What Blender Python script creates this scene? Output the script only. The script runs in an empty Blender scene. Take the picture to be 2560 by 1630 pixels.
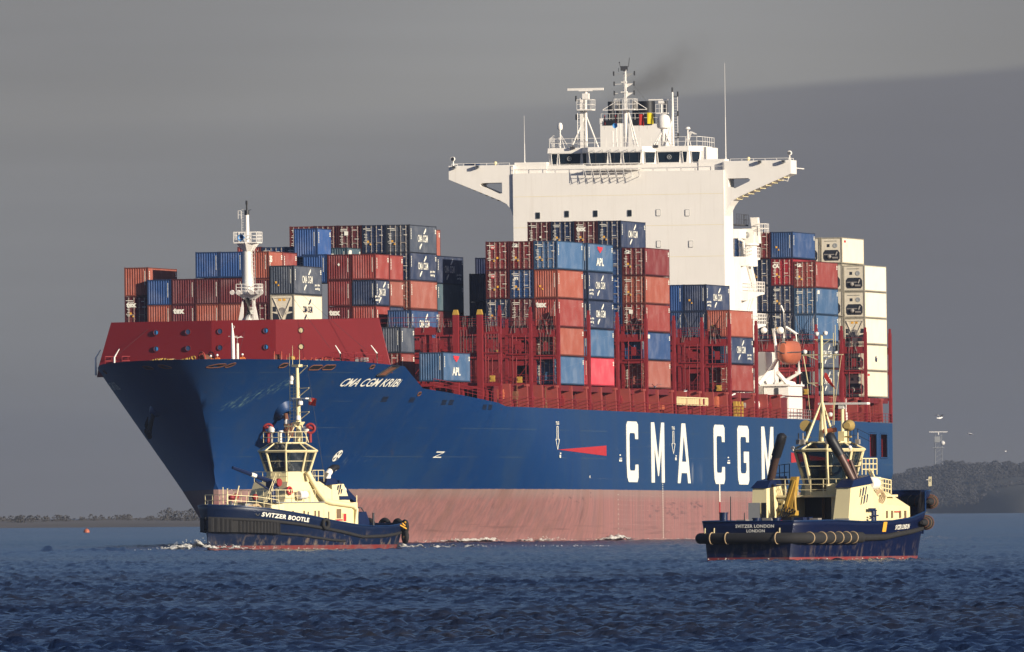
import bpy, bmesh, math, random
import numpy as np
from mathutils import Vector, Matrix, Euler, noise
from mathutils.geometry import tessellate_polygon
R = math.radians
sc = bpy.context.scene
COL = sc.collection
random.seed(7)
# ---------------------------------------------------------------- camera
cd = bpy.data.cameras.new('camera'); cam = bpy.data.objects.new('camera', cd); COL.objects.link(cam)
cd.sensor_width = 36; cd.lens = 598.0; cd.clip_start = 1; cd.clip_end = 40000
cam.location = (0, 0, 3.0)
cam.matrix_world = (Matrix.Translation((0, 0, 3.0)) @ Matrix.Rotation(R(90) + math.atan(437.5/40000), 4, 'X')
                    @ Matrix.Rotation(R(-0.4), 4, 'Z'))
sc.camera = cam
# ---------------------------------------------------------------- sun and sky
SUN_AZ, SUN_EL = 49.0, 16.0          # degrees to the right of straight behind the camera
sdir = Vector((math.sin(R(SUN_AZ))*math.cos(R(SUN_EL)), -math.cos(R(SUN_AZ))*math.cos(R(SUN_EL)), math.sin(R(SUN_EL))))
sl = bpy.data.lights.new('sun', 'SUN'); sl.energy = 4.9; sl.angle = R(0.5); sl.color = (1.0, 0.90, 0.74)
so = bpy.data.objects.new('sun', sl); COL.objects.link(so)
so.rotation_euler = (-sdir).to_track_quat('-Z', 'Y').to_euler()
so.location = sdir*500
W = bpy.data.worlds.new('World'); sc.world = W; W.use_nodes = True
nt = W.node_tree; nt.nodes.clear()
def nd(t, typ, **k):
    n = t.nodes.new(typ)
    for a, b in k.items(): setattr(n, a, b)
    return n
def lk(t, a, b): t.links.new(a, b)
def mth(t, op, a, b=None, c=None, clamp=False):
    n = nd(t, 'ShaderNodeMath', operation=op, use_clamp=clamp)
    for i, x in enumerate((a, b, c)):
        if x is None: continue
        if isinstance(x, (int, float)): n.inputs[i].default_value = x
        else: lk(t, x, n.inputs[i])
    return n.outputs[0]
def sstep(t, x, lo, hi):
    n = nd(t, 'ShaderNodeMapRange', interpolation_type='SMOOTHSTEP')
    lk(t, x, n.inputs[0]); n.inputs[1].default_value = lo; n.inputs[2].default_value = hi
    return n.outputs[0]
def mixc(t, f, a, b, mode='MIX'):
    n = nd(t, 'ShaderNodeMix', data_type='RGBA', blend_type=mode)
    for s, x in ((n.inputs[0], f), (n.inputs[6], a), (n.inputs[7], b)):
        if isinstance(x, (int, float)): s.default_value = x
        elif isinstance(x, tuple): s.default_value = tuple(x[:3]) + (1,)
        else: lk(t, x, s)
    return n.outputs[2]
def noi(t, vec, scale, detail=4, rough=.55, dist=0):
    n = nd(t, 'ShaderNodeTexNoise'); n.inputs['Scale'].default_value = scale
    n.inputs['Detail'].default_value = detail; n.inputs['Roughness'].default_value = rough
    n.inputs['Distortion'].default_value = dist
    if vec is not None: lk(t, vec, n.inputs['Vector'])
    return n.outputs['Fac']
def mapv(t, vec, scale=(1, 1, 1), loc=(0, 0, 0)):
    n = nd(t, 'ShaderNodeMapping'); n.inputs['Scale'].default_value = scale; n.inputs['Location'].default_value = loc
    lk(t, vec, n.inputs['Vector']); return n.outputs[0]
def srgb(r, g, b, k=1.0):
    f = lambda c: ((c/255+.055)/1.055)**2.4 if c > 10 else c/255/12.92
    return (f(r)*k, f(g)*k, f(b)*k)
EXPO = 0.46
KS = 1/2**EXPO
sky = nd(nt, 'ShaderNodeTexSky', sky_type='NISHITA', sun_disc=False, sun_elevation=R(SUN_EL), sun_rotation=R(180-SUN_AZ), air_density=1.0, dust_density=1.2)
tc = nd(nt, 'ShaderNodeTexCoord'); gen = tc.outputs['Generated']
sx = nd(nt, 'ShaderNodeSeparateXYZ'); lk(nt, gen, sx.inputs[0]); dx, dz = sx.outputs[0], sx.outputs[2]
wav = noi(nt, mapv(nt, gen, (60, 60, 260)), 1.0, 4, .5)
wav2 = noi(nt, mapv(nt, gen, (26, 26, 520), (3, 1, 2)), 1.0, 3, .45)
soft = noi(nt, mapv(nt, gen, (40, 40, 75), (7, 2, 5)), 1.0, 4, .5)
ec = mth(nt, 'ADD', mth(nt, 'MULTIPLY_ADD', dx, .0508, .02398), mth(nt, 'MULTIPLY', mth(nt, 'MULTIPLY', dx, dx), .56))
edge = mth(nt, 'SUBTRACT', mth(nt, 'ADD', dz, mth(nt, 'MULTIPLY', mth(nt, 'SUBTRACT', wav, .5), .0009)), ec)
sharp = sstep(nt, edge, -.0005, .0003); wide = sstep(nt, edge, -.0060, .0022)
side = sstep(nt, dx, -.012, .026)
up = mth(nt, 'ADD', mth(nt, 'MULTIPLY', sharp, mth(nt, 'MULTIPLY_ADD', side, .75, .12)), mth(nt, 'MULTIPLY', wide, mth(nt, 'MULTIPLY_ADD', side, -.75, .88)))
low = mixc(nt, sstep(nt, dx, -.03, .026), srgb(136, 136, 137, KS), srgb(119, 119, 124, KS))
low = mixc(nt, sstep(nt, dz, .012, .0), low, srgb(127, 125, 126, KS))
hi = mixc(nt, sstep(nt, mth(nt, 'ABSOLUTE', mth(nt, 'ADD', dx, -.004)), .0, .032), srgb(152, 151, 149, KS), srgb(138, 137, 136, KS))
hi = mixc(nt, sstep(nt, edge, .0, .0055), hi, mixc(nt, 1.0, hi, (.99, 1.0, 1.02), 'MULTIPLY'))
cl = mixc(nt, up, low, hi)
bands = mth(nt, 'MULTIPLY', mth(nt, 'SUBTRACT', wav2, .5), mth(nt, 'MULTIPLY_ADD', side, -.12, .17))
cl = mixc(nt, 1.0, cl, mth(nt, 'ADD', mth(nt, 'ADD', bands, 1.0), mth(nt, 'MULTIPLY', mth(nt, 'SUBTRACT', soft, .5), .12)), 'MULTIPLY')
cover = sstep(nt, mth(nt, 'ADD', dz, mth(nt, 'MULTIPLY', mth(nt, 'SUBTRACT', noi(nt, gen, 4, 4), .5), .04)), .075, .036)
b1 = nd(nt, 'ShaderNodeBackground'); lk(nt, mixc(nt, 1.0, sky.outputs[0], (.62, .74, 1.08), 'MULTIPLY'), b1.inputs[0]); b1.inputs[1].default_value = 0.062
b2 = nd(nt, 'ShaderNodeBackground'); lk(nt, cl, b2.inputs[0]); b2.inputs[1].default_value = 1.0
ms = nd(nt, 'ShaderNodeMixShader'); lk(nt, cover, ms.inputs[0]); lk(nt, b1.outputs[0], ms.inputs[1]); lk(nt, b2.outputs[0], ms.inputs[2])
wo = nd(nt, 'ShaderNodeOutputWorld'); lk(nt, ms.outputs[0], wo.inputs[0])
vs = sc.view_settings; vs.view_transform = 'Standard'; vs.look = 'None'; vs.exposure = EXPO; vs.gamma = 1; vs.use_curve_mapping = False
sc.cycles.max_bounces = 5; sc.cycles.volume_bounces = 0; sc.cycles.diffuse_bounces = 2; sc.cycles.glossy_bounces = 3
sc.cycles.transparent_max_bounces = 8; sc.cycles.use_denoising = True

# ---------------------------------------------------------------- helpers
class MB:
    """collects shapes; build() links them as ONE mesh object"""
    def __init__(s, T=None): s.v = []; s.f = []; s.m = []; s.T = T
    def add(s, vs, fs, mat=0):
        o = len(s.v); s.v += [tuple(p) for p in vs]
        for f in fs: s.f.append(tuple(i+o for i in f)); s.m.append(mat)
        return s
    def box(s, a, b, mat=0):
        (x0, y0, z0), (x1, y1, z1) = a, b
        return s.add([(x0,y0,z0),(x1,y0,z0),(x1,y1,z0),(x0,y1,z0),(x0,y0,z1),(x1,y0,z1),(x1,y1,z1),(x0,y1,z1)],
              [(0,3,2,1),(4,5,6,7),(0,1,5,4),(1,2,6,5),(2,3,7,6),(3,0,4,7)], mat)
    def bx(s, c, d, mat=0):
        return s.box([c[i]-d[i]/2 for i in range(3)], [c[i]+d[i]/2 for i in range(3)], mat)
    def hexa(s, p, mat=0):   # 8 corners: bottom loop, top loop
        return s.add(p, [(0,3,2,1),(4,5,6,7),(0,1,5,4),(1,2,6,5),(2,3,7,6),(3,0,4,7)], mat)
    def cyl(s, p0, p1, r0, r1=None, n=8, mat=0, cap=True):
        if r1 is None: r1 = r0
        p0 = Vector(p0); p1 = Vector(p1); d = p1-p0
        if d.length < 1e-6: return s
        q = d.to_track_quat('Z', 'Y'); vs = []
        for i in range(n):
            a = 2*math.pi*(i+.5)/n; e = Vector((math.cos(a), math.sin(a), 0))
            vs.append(p0+q@(e*r0))
        for i in range(n):
            a = 2*math.pi*(i+.5)/n; e = Vector((math.cos(a), math.sin(a), 0))
            vs.append(p1+q@(e*r1))
        fs = [(i, (i+1) % n, n+(i+1) % n, n+i) for i in range(n)]
        if cap: fs += [tuple(range(n-1, -1, -1)), tuple(range(n, 2*n))]
        return s.add(vs, fs, mat)
    def bar(s, p0, p1, w, h=None, mat=0):   # square bar
        return s.cyl(p0, p1, w*.707, None, 4, mat)
    def tube(s, pts, r, n=8, mat=0):
        rr = r if isinstance(r, (list, tuple)) else [r]*len(pts)
        pts = [Vector(p) for p in pts]; vs = []; fs = []
        for i, p in enumerate(pts):
            d = (pts[min(i+1, len(pts)-1)]-pts[max(i-1, 0)])
            q = d.to_track_quat('Z', 'Y')
            for k in range(n):
                a = 2*math.pi*k/n; vs.append(p+q@(Vector((math.cos(a), math.sin(a), 0))*rr[i]))
        for i in range(len(pts)-1):
            for k in range(n):
                fs.append((i*n+k, i*n+(k+1) % n, (i+1)*n+(k+1) % n, (i+1)*n+k))
        fs += [tuple(range(n-1, -1, -1)), tuple(range((len(pts)-1)*n, len(pts)*n))]
        return s.add(vs, fs, mat)
    def lathe(s, prof, o=(0, 0, 0), n=16, mat=0, axis=None):
        q = Vector(axis).to_track_quat('Z', 'Y') if axis else None
        vs = []; fs = []; o = Vector(o)
        for r, h in prof:
            for k in range(n):
                a = 2*math.pi*k/n; p = Vector((r*math.cos(a), r*math.sin(a), h))
                vs.append(o+(q@p if q else p))
        for i in range(len(prof)-1):
            for k in range(n): fs.append((i*n+k, i*n+(k+1) % n, (i+1)*n+(k+1) % n, (i+1)*n+k))
        if prof[0][0] > 1e-4: fs.append(tuple(range(n-1, -1, -1)))
        if prof[-1][0] > 1e-4: fs.append(tuple(range((len(prof)-1)*n, len(prof)*n)))
        return s.add(vs, fs, mat)
    def ball(s, c, r, n=10, mat=0, sq=(1, 1, 1)):
        prof = [(math.sin(math.pi*i/n*1.0), -math.cos(math.pi*i/n)) for i in range(n+1)]
        vs = []; fs = []; k = n+2
        for a, h in prof:
            for j in range(k):
                t = 2*math.pi*j/k; vs.append((c[0]+r*sq[0]*a*math.cos(t), c[1]+r*sq[1]*a*math.sin(t), c[2]+r*sq[2]*h))
        for i in range(n):
            for j in range(k): fs.append((i*k+j, i*k+(j+1) % k, (i+1)*k+(j+1) % k, (i+1)*k+j))
        return s.add(vs, fs, mat)
    def torus(s, c, R0, r, axis=(0, 0, 1), n=18, m=8, mat=0):
        q = Vector(axis).to_track_quat('Z', 'Y'); vs = []; fs = []; c = Vector(c)
        for i in range(n):
            a = 2*math.pi*i/n
            for j in range(m):
                b = 2*math.pi*j/m; d = R0+r*math.cos(b)
                vs.append(c+q@Vector((d*math.cos(a), d*math.sin(a), r*math.sin(b))))
        for i in range(n):
            for j in range(m): fs.append((i*m+j, ((i+1) % n)*m+j, ((i+1) % n)*m+(j+1) % m, i*m+(j+1) % m))
        return s.add(vs, fs, mat)
    def prism(s, loops, fn, d0, d1, mat=0, both=True):
        """loops of 2D points (first outer, others holes); fn(a,b,d)->point"""
        flat = [p for l in loops for p in l]; n = len(flat)
        tri = tessellate_polygon([[Vector((p[0], p[1], 0)) for p in l] for l in loops])
        vs = [fn(p[0], p[1], d0) for p in flat]+[fn(p[0], p[1], d1) for p in flat]
        fs = []
        if both: fs += [tuple(t) for t in tri]
        fs += [tuple(i+n for i in reversed(t)) for t in tri]
        o = 0
        for l in loops:
            k = len(l); fs += [(o+i, o+(i+1) % k, n+o+(i+1) % k, n+o+i) for i in range(k)]; o += k
        return s.add(vs, fs, mat)
    def mirror_y(s):
        n = len(s.v); s.v += [(x, -y, z) for x, y, z in s.v]
        s.f += [tuple(i+n for i in reversed(f)) for f in s.f]; s.m += list(s.m); return s
    def rail(s, pts, h=1.0, r=.03, step=1.5, rows=2, mat=0, n=4):
        """pipe railing along a polyline"""
        pts = [Vector(p) for p in pts]; up = Vector((0, 0, 1))
        for a, b in zip(pts, pts[1:]):
            L = (b-a).length; k = max(1, round(L/step))
            for i in range(k+1):
                p = a.lerp(b, i/k); s.cyl(p, p+up*h, r, None, n, mat, False)
            for j in range(rows):
                z = h*(j+1)/rows; s.cyl(a+up*z, b+up*z, r, None, n, mat, False)
        return s
    def build(s, name, mats, parent=None, smooth=None, world=None, link=True, color=None):
        vv = [s.T(*p) for p in s.v] if s.T else s.v
        me = bpy.data.meshes.new(name); me.from_pydata([tuple(p) for p in vv], [], s.f)
        if not isinstance(mats, (list, tuple)): mats = [mats]
        for m in mats: me.materials.append(m)
        me.polygons.foreach_set('material_index', s.m)
        bm = bmesh.new(); bm.from_mesh(me)
        bmesh.ops.remove_doubles(bm, verts=bm.verts, dist=1e-5)
        bmesh.ops.recalc_face_normals(bm, faces=bm.faces); bm.to_mesh(me); bm.free()
        if smooth is not None:
            me.polygons.foreach_set('use_smooth', [True]*len(me.polygons))
            if smooth < 180: me.set_sharp_from_angle(angle=R(smooth))
        me.update()
        if name in CHAIN: chain(me)
        if not link: return me
        return put(name, me, parent, color=color, world=world)
CHAIN = ('markings', 'hull_mark', 'draught_mark', 'emblem', 'louvre', 'sticker', 'grille', 'vent', 'freeing_port', 'thruster_mark')
def chain(me):
    """joins the separate flat pieces of one painted marking with hairline strips, so that it is one piece"""
    bm = bmesh.new(); bm.from_mesh(me); seen = set(); isl = []
    for v in bm.verts:
        if v in seen: continue
        st = [v]; seen.add(v); g = []
        while st:
            x = st.pop(); g.append(x)
            for e in x.link_edges:
                y = e.other_vert(x)
                if y not in seen: seen.add(y); st.append(y)
        isl.append(g)
    for a, b in zip(isl, isl[1:]):
        p, q = min(((x, y) for x in a for y in b), key=lambda t: (t[0].co-t[1].co).length_squared)
        bm.faces.new((p, q, bm.verts.new(q.co+Vector((0, 0, .002)))))
    bm.to_mesh(me); bm.free()
def put(name, me, parent=None, loc=None, color=None, world=None):
    o = bpy.data.objects.new(name, me); COL.objects.link(o)
    if parent: o.parent = parent
    if loc is not None: o.location = loc
    if world is not None: o.matrix_world = world
    if color: o.color = tuple(color)+(1,)
    return o
def tag(o, label=None, cat=None, group=None, kind=None):
    if label: o['label'] = label
    if cat: o['category'] = cat
    if group: o['group'] = group
    if kind: o['kind'] = kind
    return o
def thing(name, label, cat, mw=None, group=None):
    o = bpy.data.objects.new(name, None); COL.objects.link(o); o.empty_display_size = .5
    if mw is not None: o.matrix_world = mw
    return tag(o, label, cat, group)
def text_geo(txt, size=1.0, bold=.0, shear=0, sx=1.0, space=1.0):
    """lettering as flat 2D geometry: (verts, faces), centred"""
    cu = bpy.data.curves.new('lettering', 'FONT'); cu.body = txt; cu.size = size; cu.offset = bold; cu.shear = shear
    cu.align_x = 'CENTER'; cu.align_y = 'CENTER'; cu.resolution_u = 3; cu.space_character = space; cu.fill_mode = 'FRONT'
    o = bpy.data.objects.new('lettering', cu); COL.objects.link(o)
    dg = bpy.context.evaluated_depsgraph_get(); me = bpy.data.meshes.new_from_object(o.evaluated_get(dg))
    vs = [(v.co.x*sx, v.co.y) for v in me.vertices]; fs = [tuple(p.vertices) for p in me.polygons]
    bpy.data.objects.remove(o); bpy.data.curves.remove(cu); bpy.data.meshes.remove(me)
    return vs, fs

# ---------------------------------------------------------------- materials
M = {}
def pmat(name, col, rough=.5, metal=0.0, var=.18, scale=1.5, rust=0.0, rustcol=(.09, .035, .015), streak=0.0, spec=.4, objcol=False, bump=0.0):
    m = bpy.data.materials.new(name); m.use_nodes = True; t = m.node_tree; b = t.nodes['Principled BSDF']
    c = nd(t, 'ShaderNodeTexCoord').outputs['Object']
    oi = nd(t, 'ShaderNodeObjectInfo')
    vec = nd(t, 'ShaderNodeVectorMath', operation='ADD'); lk(t, c, vec.inputs[0])
    cb = nd(t, 'ShaderNodeCombineXYZ'); r10 = mth(t, 'MULTIPLY', oi.outputs['Random'], 37.0)
    for i in range(3): lk(t, r10, cb.inputs[i])
    lk(t, cb.outputs[0], vec.inputs[1]); v = vec.outputs[0]
    base = oi.outputs['Color'] if objcol else tuple(col)
    n1 = noi(t, v, scale, 5, .6)
    f = mth(t, 'MULTIPLY_ADD', mth(t, 'SUBTRACT', n1, .5), 2*var, 1.0)
    cc = mixc(t, 1.0, base, f, 'MULTIPLY')
    if streak:
        n2 = noi(t, mapv(t, v, (3.0, 3.0, .16)), 1.0, 4, .6)
        cc = mixc(t, mth(t, 'MULTIPLY', sstep(t, n2, .5, .75), streak), cc, rustcol)
    if rust:
        n3 = noi(t, mapv(t, v, (1.3, 1.3, .8)), 2.2, 6, .7)
        cc = mixc(t, mth(t, 'MULTIPLY', sstep(t, n3, .62-.1*rust, .74), rust), cc, rustcol)
    if bump:
        bn = nd(t, 'ShaderNodeBump'); bn.inputs['Strength'].default_value = bump; bn.inputs['Distance'].default_value = .05
        lk(t, n1, bn.inputs['Height']); lk(t, bn.outputs[0], b.inputs['Normal'])
    lk(t, cc, b.inputs['Base Color'])
    b.inputs['Roughness'].default_value = rough; b.inputs['Metallic'].default_value = metal
    b.inputs['Specular IOR Level'].default_value = spec
    M[name] = m; return m
pmat('white_paint', (.83, .78, .71), .45, var=.05, scale=.5, streak=.13, rustcol=(.45, .36, .26))
pmat('cream_paint', (.78, .66, .37), .45, var=.07, scale=.8, streak=.10, rustcol=(.35, .22, .10))
pmat('red_paint', (.20, .014, .017), .55, var=.18, scale=.5, rust=.25)
pmat('red_dark', (.13, .013, .015), .6, var=.25, scale=.8, rust=.35)
pmat('breakwater_red', (.20, .009, .012), .55, var=.07, scale=.25, streak=.12, rustcol=(.10, .01, .012))
pmat('rope', (.42, .30, .17), .9, var=.3, scale=3)
pmat('galvanised', (.30, .27, .24), .6, .3, var=.3, scale=2, rust=.5)
pmat('black_paint', (.012, .012, .014), .5, var=.3, scale=2)
pmat('rubber', (.016, .015, .015), .85, var=.4, scale=2.5, rust=.25, rustcol=(.08, .06, .045))
pmat('rust_steel', (.16, .06, .03), .8, var=.4, scale=2)
pmat('orange_paint', (.42, .115, .055), .5, var=.12, scale=1.2)
pmat('yellow_paint', (.42, .25, .04), .55, var=.25, scale=2, rust=.2)
pmat('navy_paint', (.005, .013, .052), .35, var=.2, scale=.8, rust=.15, rustcol=(.06, .05, .05))
pmat('tug_blue', (.006, .022, .07), .32, var=.2, scale=.7, rust=.12, rustcol=(.09, .07, .06))
pmat('mbl_hole', (.02, .045, .11), .7, var=.3)
pmat('horn_blue', (.05, .22, .50), .4)
pmat('grey_paint', (.30, .30, .29), .6, var=.15)
pmat('dark_grey', (.05, .05, .055), .6, var=.25)
pmat('teak', (.16, .10, .055), .8, var=.3)
pmat('letter_white', (.82, .79, .68), .5, var=.08, scale=1.0, rust=.08, rustcol=(.45, .38, .25))
pmat('letter_navy', (.012, .02, .06), .5)
pmat('letter_red', (.62, .04, .05), .5)
pmat('signal_red', (.42, .025, .03), .5, var=.2)
pmat('fitting_red', (.26, .022, .022), .6, var=.3, scale=3)
pmat('green_hi', (.25, .55, .06), .7)
pmat('skin', (.45, .25, .17), .6); pmat('boiler_suit', (.65, .17, .03), .8); pmat('helmet_white', (.8, .8, .78), .4); pmat('dark_cloth', (.02, .022, .03), .9)
pmat('feather_white', (.75, .73, .7), .8); pmat('feather_grey', (.22, .22, .23), .8)
def glass_mat():
    m = bpy.data.materials.new('window_glass'); m.use_nodes = True; b = m.node_tree.nodes['Principled BSDF']
    t = m.node_tree; n = noi(t, nd(t, 'ShaderNodeTexCoord').outputs['Object'], 1.2, 3)
    lk(t, mixc(t, n, (.003, .006, .012), (.012, .022, .032)), b.inputs['Base Color'])
    b.inputs['Roughness'].default_value = .06; b.inputs['Specular IOR Level'].default_value = .5; M['glass'] = m
glass_mat()
# ---------------------------------------------------------------- the container ship: frame of reference
A_ = R(12.5); HEEL = R(.35); TRIM = R(.17)
AFT = Vector((math.sin(A_), math.cos(A_), 0)); PRT = Vector((math.cos(A_), -math.sin(A_), 0)); UPV = Vector((0, 0, 1))
BP = PRT*math.cos(HEEL)+UPV*math.sin(HEEL); k_ = UPV*math.cos(HEEL)-PRT*math.sin(HEEL)
BA = AFT*math.cos(TRIM)-k_*math.sin(TRIM); BK = k_*math.cos(TRIM)+AFT*math.sin(TRIM)
SHIP = Matrix(((-BA.x, BP.x, BK.x, -28.86), (-BA.y, BP.y, BK.y, 1653.6), (-BA.z, BP.z, BK.z, .35), (0, 0, 0, 1)))
ST = lambda u, v, z: (-u, v, z)        # u: metres aft of the stem, v: to port, z: above the waterline
ship = thing('container_ship', 'huge blue and pink hulled container ship with white bridge, loaded with containers', 'ship', SHIP)
def SB(): return MB(ST)
def lerp(a, b, t): return a+(b-a)*t
def interp(x, tab):
    if x <= tab[0][0]: return tab[0][1]
    for (a, p), (b, q) in zip(tab, tab[1:]):
        if x <= b: return lerp(p, q, (x-a)/(b-a))
    return tab[-1][1]
def hb(u, z):
    s = min(max(z/17., 0), 1.06)
    u0 = -9*max(0, (s-.3)/.7)**1.3; uf = 95-50*s; p = 1.35+.55*s; q = 1-.5*s
    if u <= u0: return 0.
    b = 18.7 if u >= uf else 18.7*(1-((uf-u)/(uf-u0))**p)**q
    if u > 200 and z < 7.5:
        zk = -6+9.5*(u-200)/44
        b *= max(0, 1-((7.5-z)/(7.5-zk))**3)
    return b
ZD = [(-9, 17.6), (-2, 17.48), (5, 17.38), (9, 17.22), (15.5, 16.95), (22.6, 14.84), (31.4, 14.35), (45, 13.56), (47.8, 13.22), (244, 12.8)]
zd = lambda u: interp(u, ZD)
def hull_material():
    m = bpy.data.materials.new('hull_paint'); m.use_nodes = True; t = m.node_tree; b = t.nodes['Principled BSDF']
    c = nd(t, 'ShaderNodeTexCoord').outputs['Object']; s = nd(t, 'ShaderNodeSeparateXYZ'); lk(t, c, s.inputs[0])
    X, Y, Z = s.outputs
    big = noi(t, c, .06, 4); fine = noi(t, c, .9, 6, .65)
    vst = noi(t, mapv(t, c, (1.1, 1.1, .05)), 1.0, 5, .6)          # rain streaks
    fst = noi(t, mapv(t, c, (1.5, 1.5, .07)), 1.0, 4, .6)
    blue = mixc(t, sstep(t, X, -150, -40), (.010, .046, .130), (.003, .033, .125))
    blue = mixc(t, mth(t, 'MULTIPLY', sstep(t, big, .45, .7), .35), blue, (.020, .058, .125))
    blue = mixc(t, mth(t, 'MULTIPLY', sstep(t, vst, .5, .8), .22), blue, (.045, .062, .085))
    wid = noi(t, mapv(t, c, (.28, .28, .04)), 1.0, 4, .6)
    blue = mixc(t, mth(t, 'MULTIPLY', sstep(t, wid, .45, .75), .30), blue, (.026, .05, .095))
    blue = mixc(t, mth(t, 'MULTIPLY', sstep(t, wid, .42, .25), .35), blue, (.002, .024, .10))
    blue = mixc(t, mth(t, 'MULTIPLY', sstep(t, fine, .66, .8), .25), blue, (.05, .055, .06))
    # scrapes with a shape of their own
    def patch(u0, u1, z0, z1, soft):
        f = None
        for ax, a, d in ((X, -(u0+u1)/2, (u1-u0)/2), (Z, (z0+z1)/2, (z1-z0)/2)):
            g = sstep(t, mth(t, 'ABSOLUTE', mth(t, 'SUBTRACT', ax, a)), d, d*soft)
            f = g if f is None else mth(t, 'MULTIPLY', f, g)
        return mth(t, 'MULTIPLY', f, sstep(t, Y, 0, .5))
    zz = mth(t, 'ADD', Z, mth(t, 'MULTIPLY', X, .55))
    cz = nd(t, 'ShaderNodeCombineXYZ'); lk(t, X, cz.inputs[0]); lk(t, zz, cz.inputs[2])
    scr = noi(t, mapv(t, cz.outputs[0], (2.5, 1, .9)), 1.6, 6, .72)
    dd = mth(t, 'ABSOLUTE', mth(t, 'SUBTRACT', mth(t, 'ADD', Z, mth(t, 'MULTIPLY', X, .80)), 16.3))
    p1 = mth(t, 'MULTIPLY', patch(-5.2, .2, 12.4, 16.4, .6), sstep(t, dd, 1.3, .2))
    sc1 = mth(t, 'MULTIPLY', p1, sstep(t, scr, .50, .62))
    sc2 = mth(t, 'MULTIPLY', patch(16, 24, 7.2, 9.0, .5), sstep(t, scr, .56, .66))
    sc3 = mth(t, 'MULTIPLY', patch(134, 142, 5.5, 8.2, .3), sstep(t, vst, .42, .62))
    blue = mixc(t, mth(t, 'MULTIPLY', sc1, .6), blue, (.16, .26, .22))
    blue = mixc(t, mth(t, 'MULTIPLY', sc2, .35), blue, (.2, .27, .28))
    blue = mixc(t, mth(t, 'MULTIPLY', sc3, .5), blue, (.25, .27, .30))
    for zc in (16.3, 13.55, 11.0, 8.2):                            # weld seams
        ln = sstep(t, mth(t, 'ABSOLUTE', mth(t, 'SUBTRACT', Z, zc)), .05, .02)
        blue = mixc(t, mth(t, 'MULTIPLY', mth(t, 'MULTIPLY', ln, sstep(t, noi(t, c, .12, 2), .45, .6)), .4), blue, (.07, .10, .12))
    pink = mixc(t, sstep(t, fst, .3, .7), (.31, .140, .128), (.215, .105, .10))
    pink = mixc(t, mth(t, 'MULTIPLY', sstep(t, vst, .45, .72), .6), pink, (.20, .12, .115))
    pink = mixc(t, mth(t, 'MULTIPLY', sstep(t, Z, 3.7, 4.9), .55), pink, (.25, .19, .165))
    ho = mth(t, 'MULTIPLY', patch(112, 144, 2.0, 4.0, .8), sstep(t, noi(t, mapv(t, c, (.4, .4, 3.0)), 1.0, 5, .7), .54, .62))
    pink = mixc(t, mth(t, 'MULTIPLY', ho, .8), pink, (.10, .06, .065))
    s5 = mth(t, 'MULTIPLY', patch(60, 90, 3.4, 5.0, .7), sstep(t, noi(t, mapv(t, c, (.5, .5, 2.0)), 1.0, 5, .7), .58, .66))
    pink = mixc(t, mth(t, 'MULTIPLY', s5, .7), pink, (.09, .05, .055))
    pink = mixc(t, mth(t, 'MULTIPLY', sstep(t, wid, .48, .72), .55), pink, (.20, .105, .085))
    rst = noi(t, mapv(t, c, (.9, .9, .05), (11, 3, 2)), 1.0, 5, .65)
    pink = mixc(t, mth(t, 'MULTIPLY', sstep(t, rst, .60, .72), .55), pink, (.11, .055, .05))
    blue = mixc(t, mth(t, 'MULTIPLY', sstep(t, rst, .64, .76), .30), blue, (.06, .05, .045))
    lowb = noi(t, mapv(t, c, (.08, .08, 3.0)), 1.0, 4, .6)
    pink = mixc(t, mth(t, 'MULTIPLY', mth(t, 'MULTIPLY', sstep(t, lowb, .52, .7), sstep(t, Z, 2.4, 1.0)), .75), pink, (.16, .08, .075))
    zi = mth(t, 'ADD', Z, mth(t, 'MULTIPLY', mth(t, 'SUBTRACT', fst, .5), .10))
    isb = sstep(t, zi, 5.0, 5.07)
    col = mixc(t, isb, pink, blue)
    lk(t, col, b.inputs['Base Color'])
    b.inputs['Roughness'].default_value = .45; b.inputs['Specular IOR Level'].default_value = .35
    lk(t, mth(t, 'MULTIPLY_ADD', isb, -.28, .72), b.inputs['Roughness'])
    bn = nd(t, 'ShaderNodeBump'); bn.inputs['Strength'].default_value = .5; bn.inputs['Distance'].default_value = .06
    lk(t, noi(t, mapv(t, c, (.35, .35, .5)), 1.0, 3), bn.inputs['Height']); lk(t, bn.outputs[0], b.inputs['Normal'])
    M['hull'] = m
hull_material()
gu = [-9+9*0]  # station parameters
gu = [0, .03, .1, .22, .4, .7, 1.2, 1.8, 2.6, 3.5, 4.6, 5.8, 7, 8.2, 9.6, 11, 12.5, 14, 15.5, 17, 18.5, 20, 21.3, 22.6, 25, 28, 31.4, 35, 40, 45, 47.8, 52, 57, 62, 68, 75, 83, 92, 105, 120, 140, 160, 180, 200, 206, 212, 218, 224, 230.5, 234.9, 236.8, 240.9, 242.5, 244]
wt = [2, 5, 8, 11]
fr = sorted(set([round(i/26, 4) for i in range(27)]+[(8.95+1.5)/14.33, (11.6+1.5)/14.33]))
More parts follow.
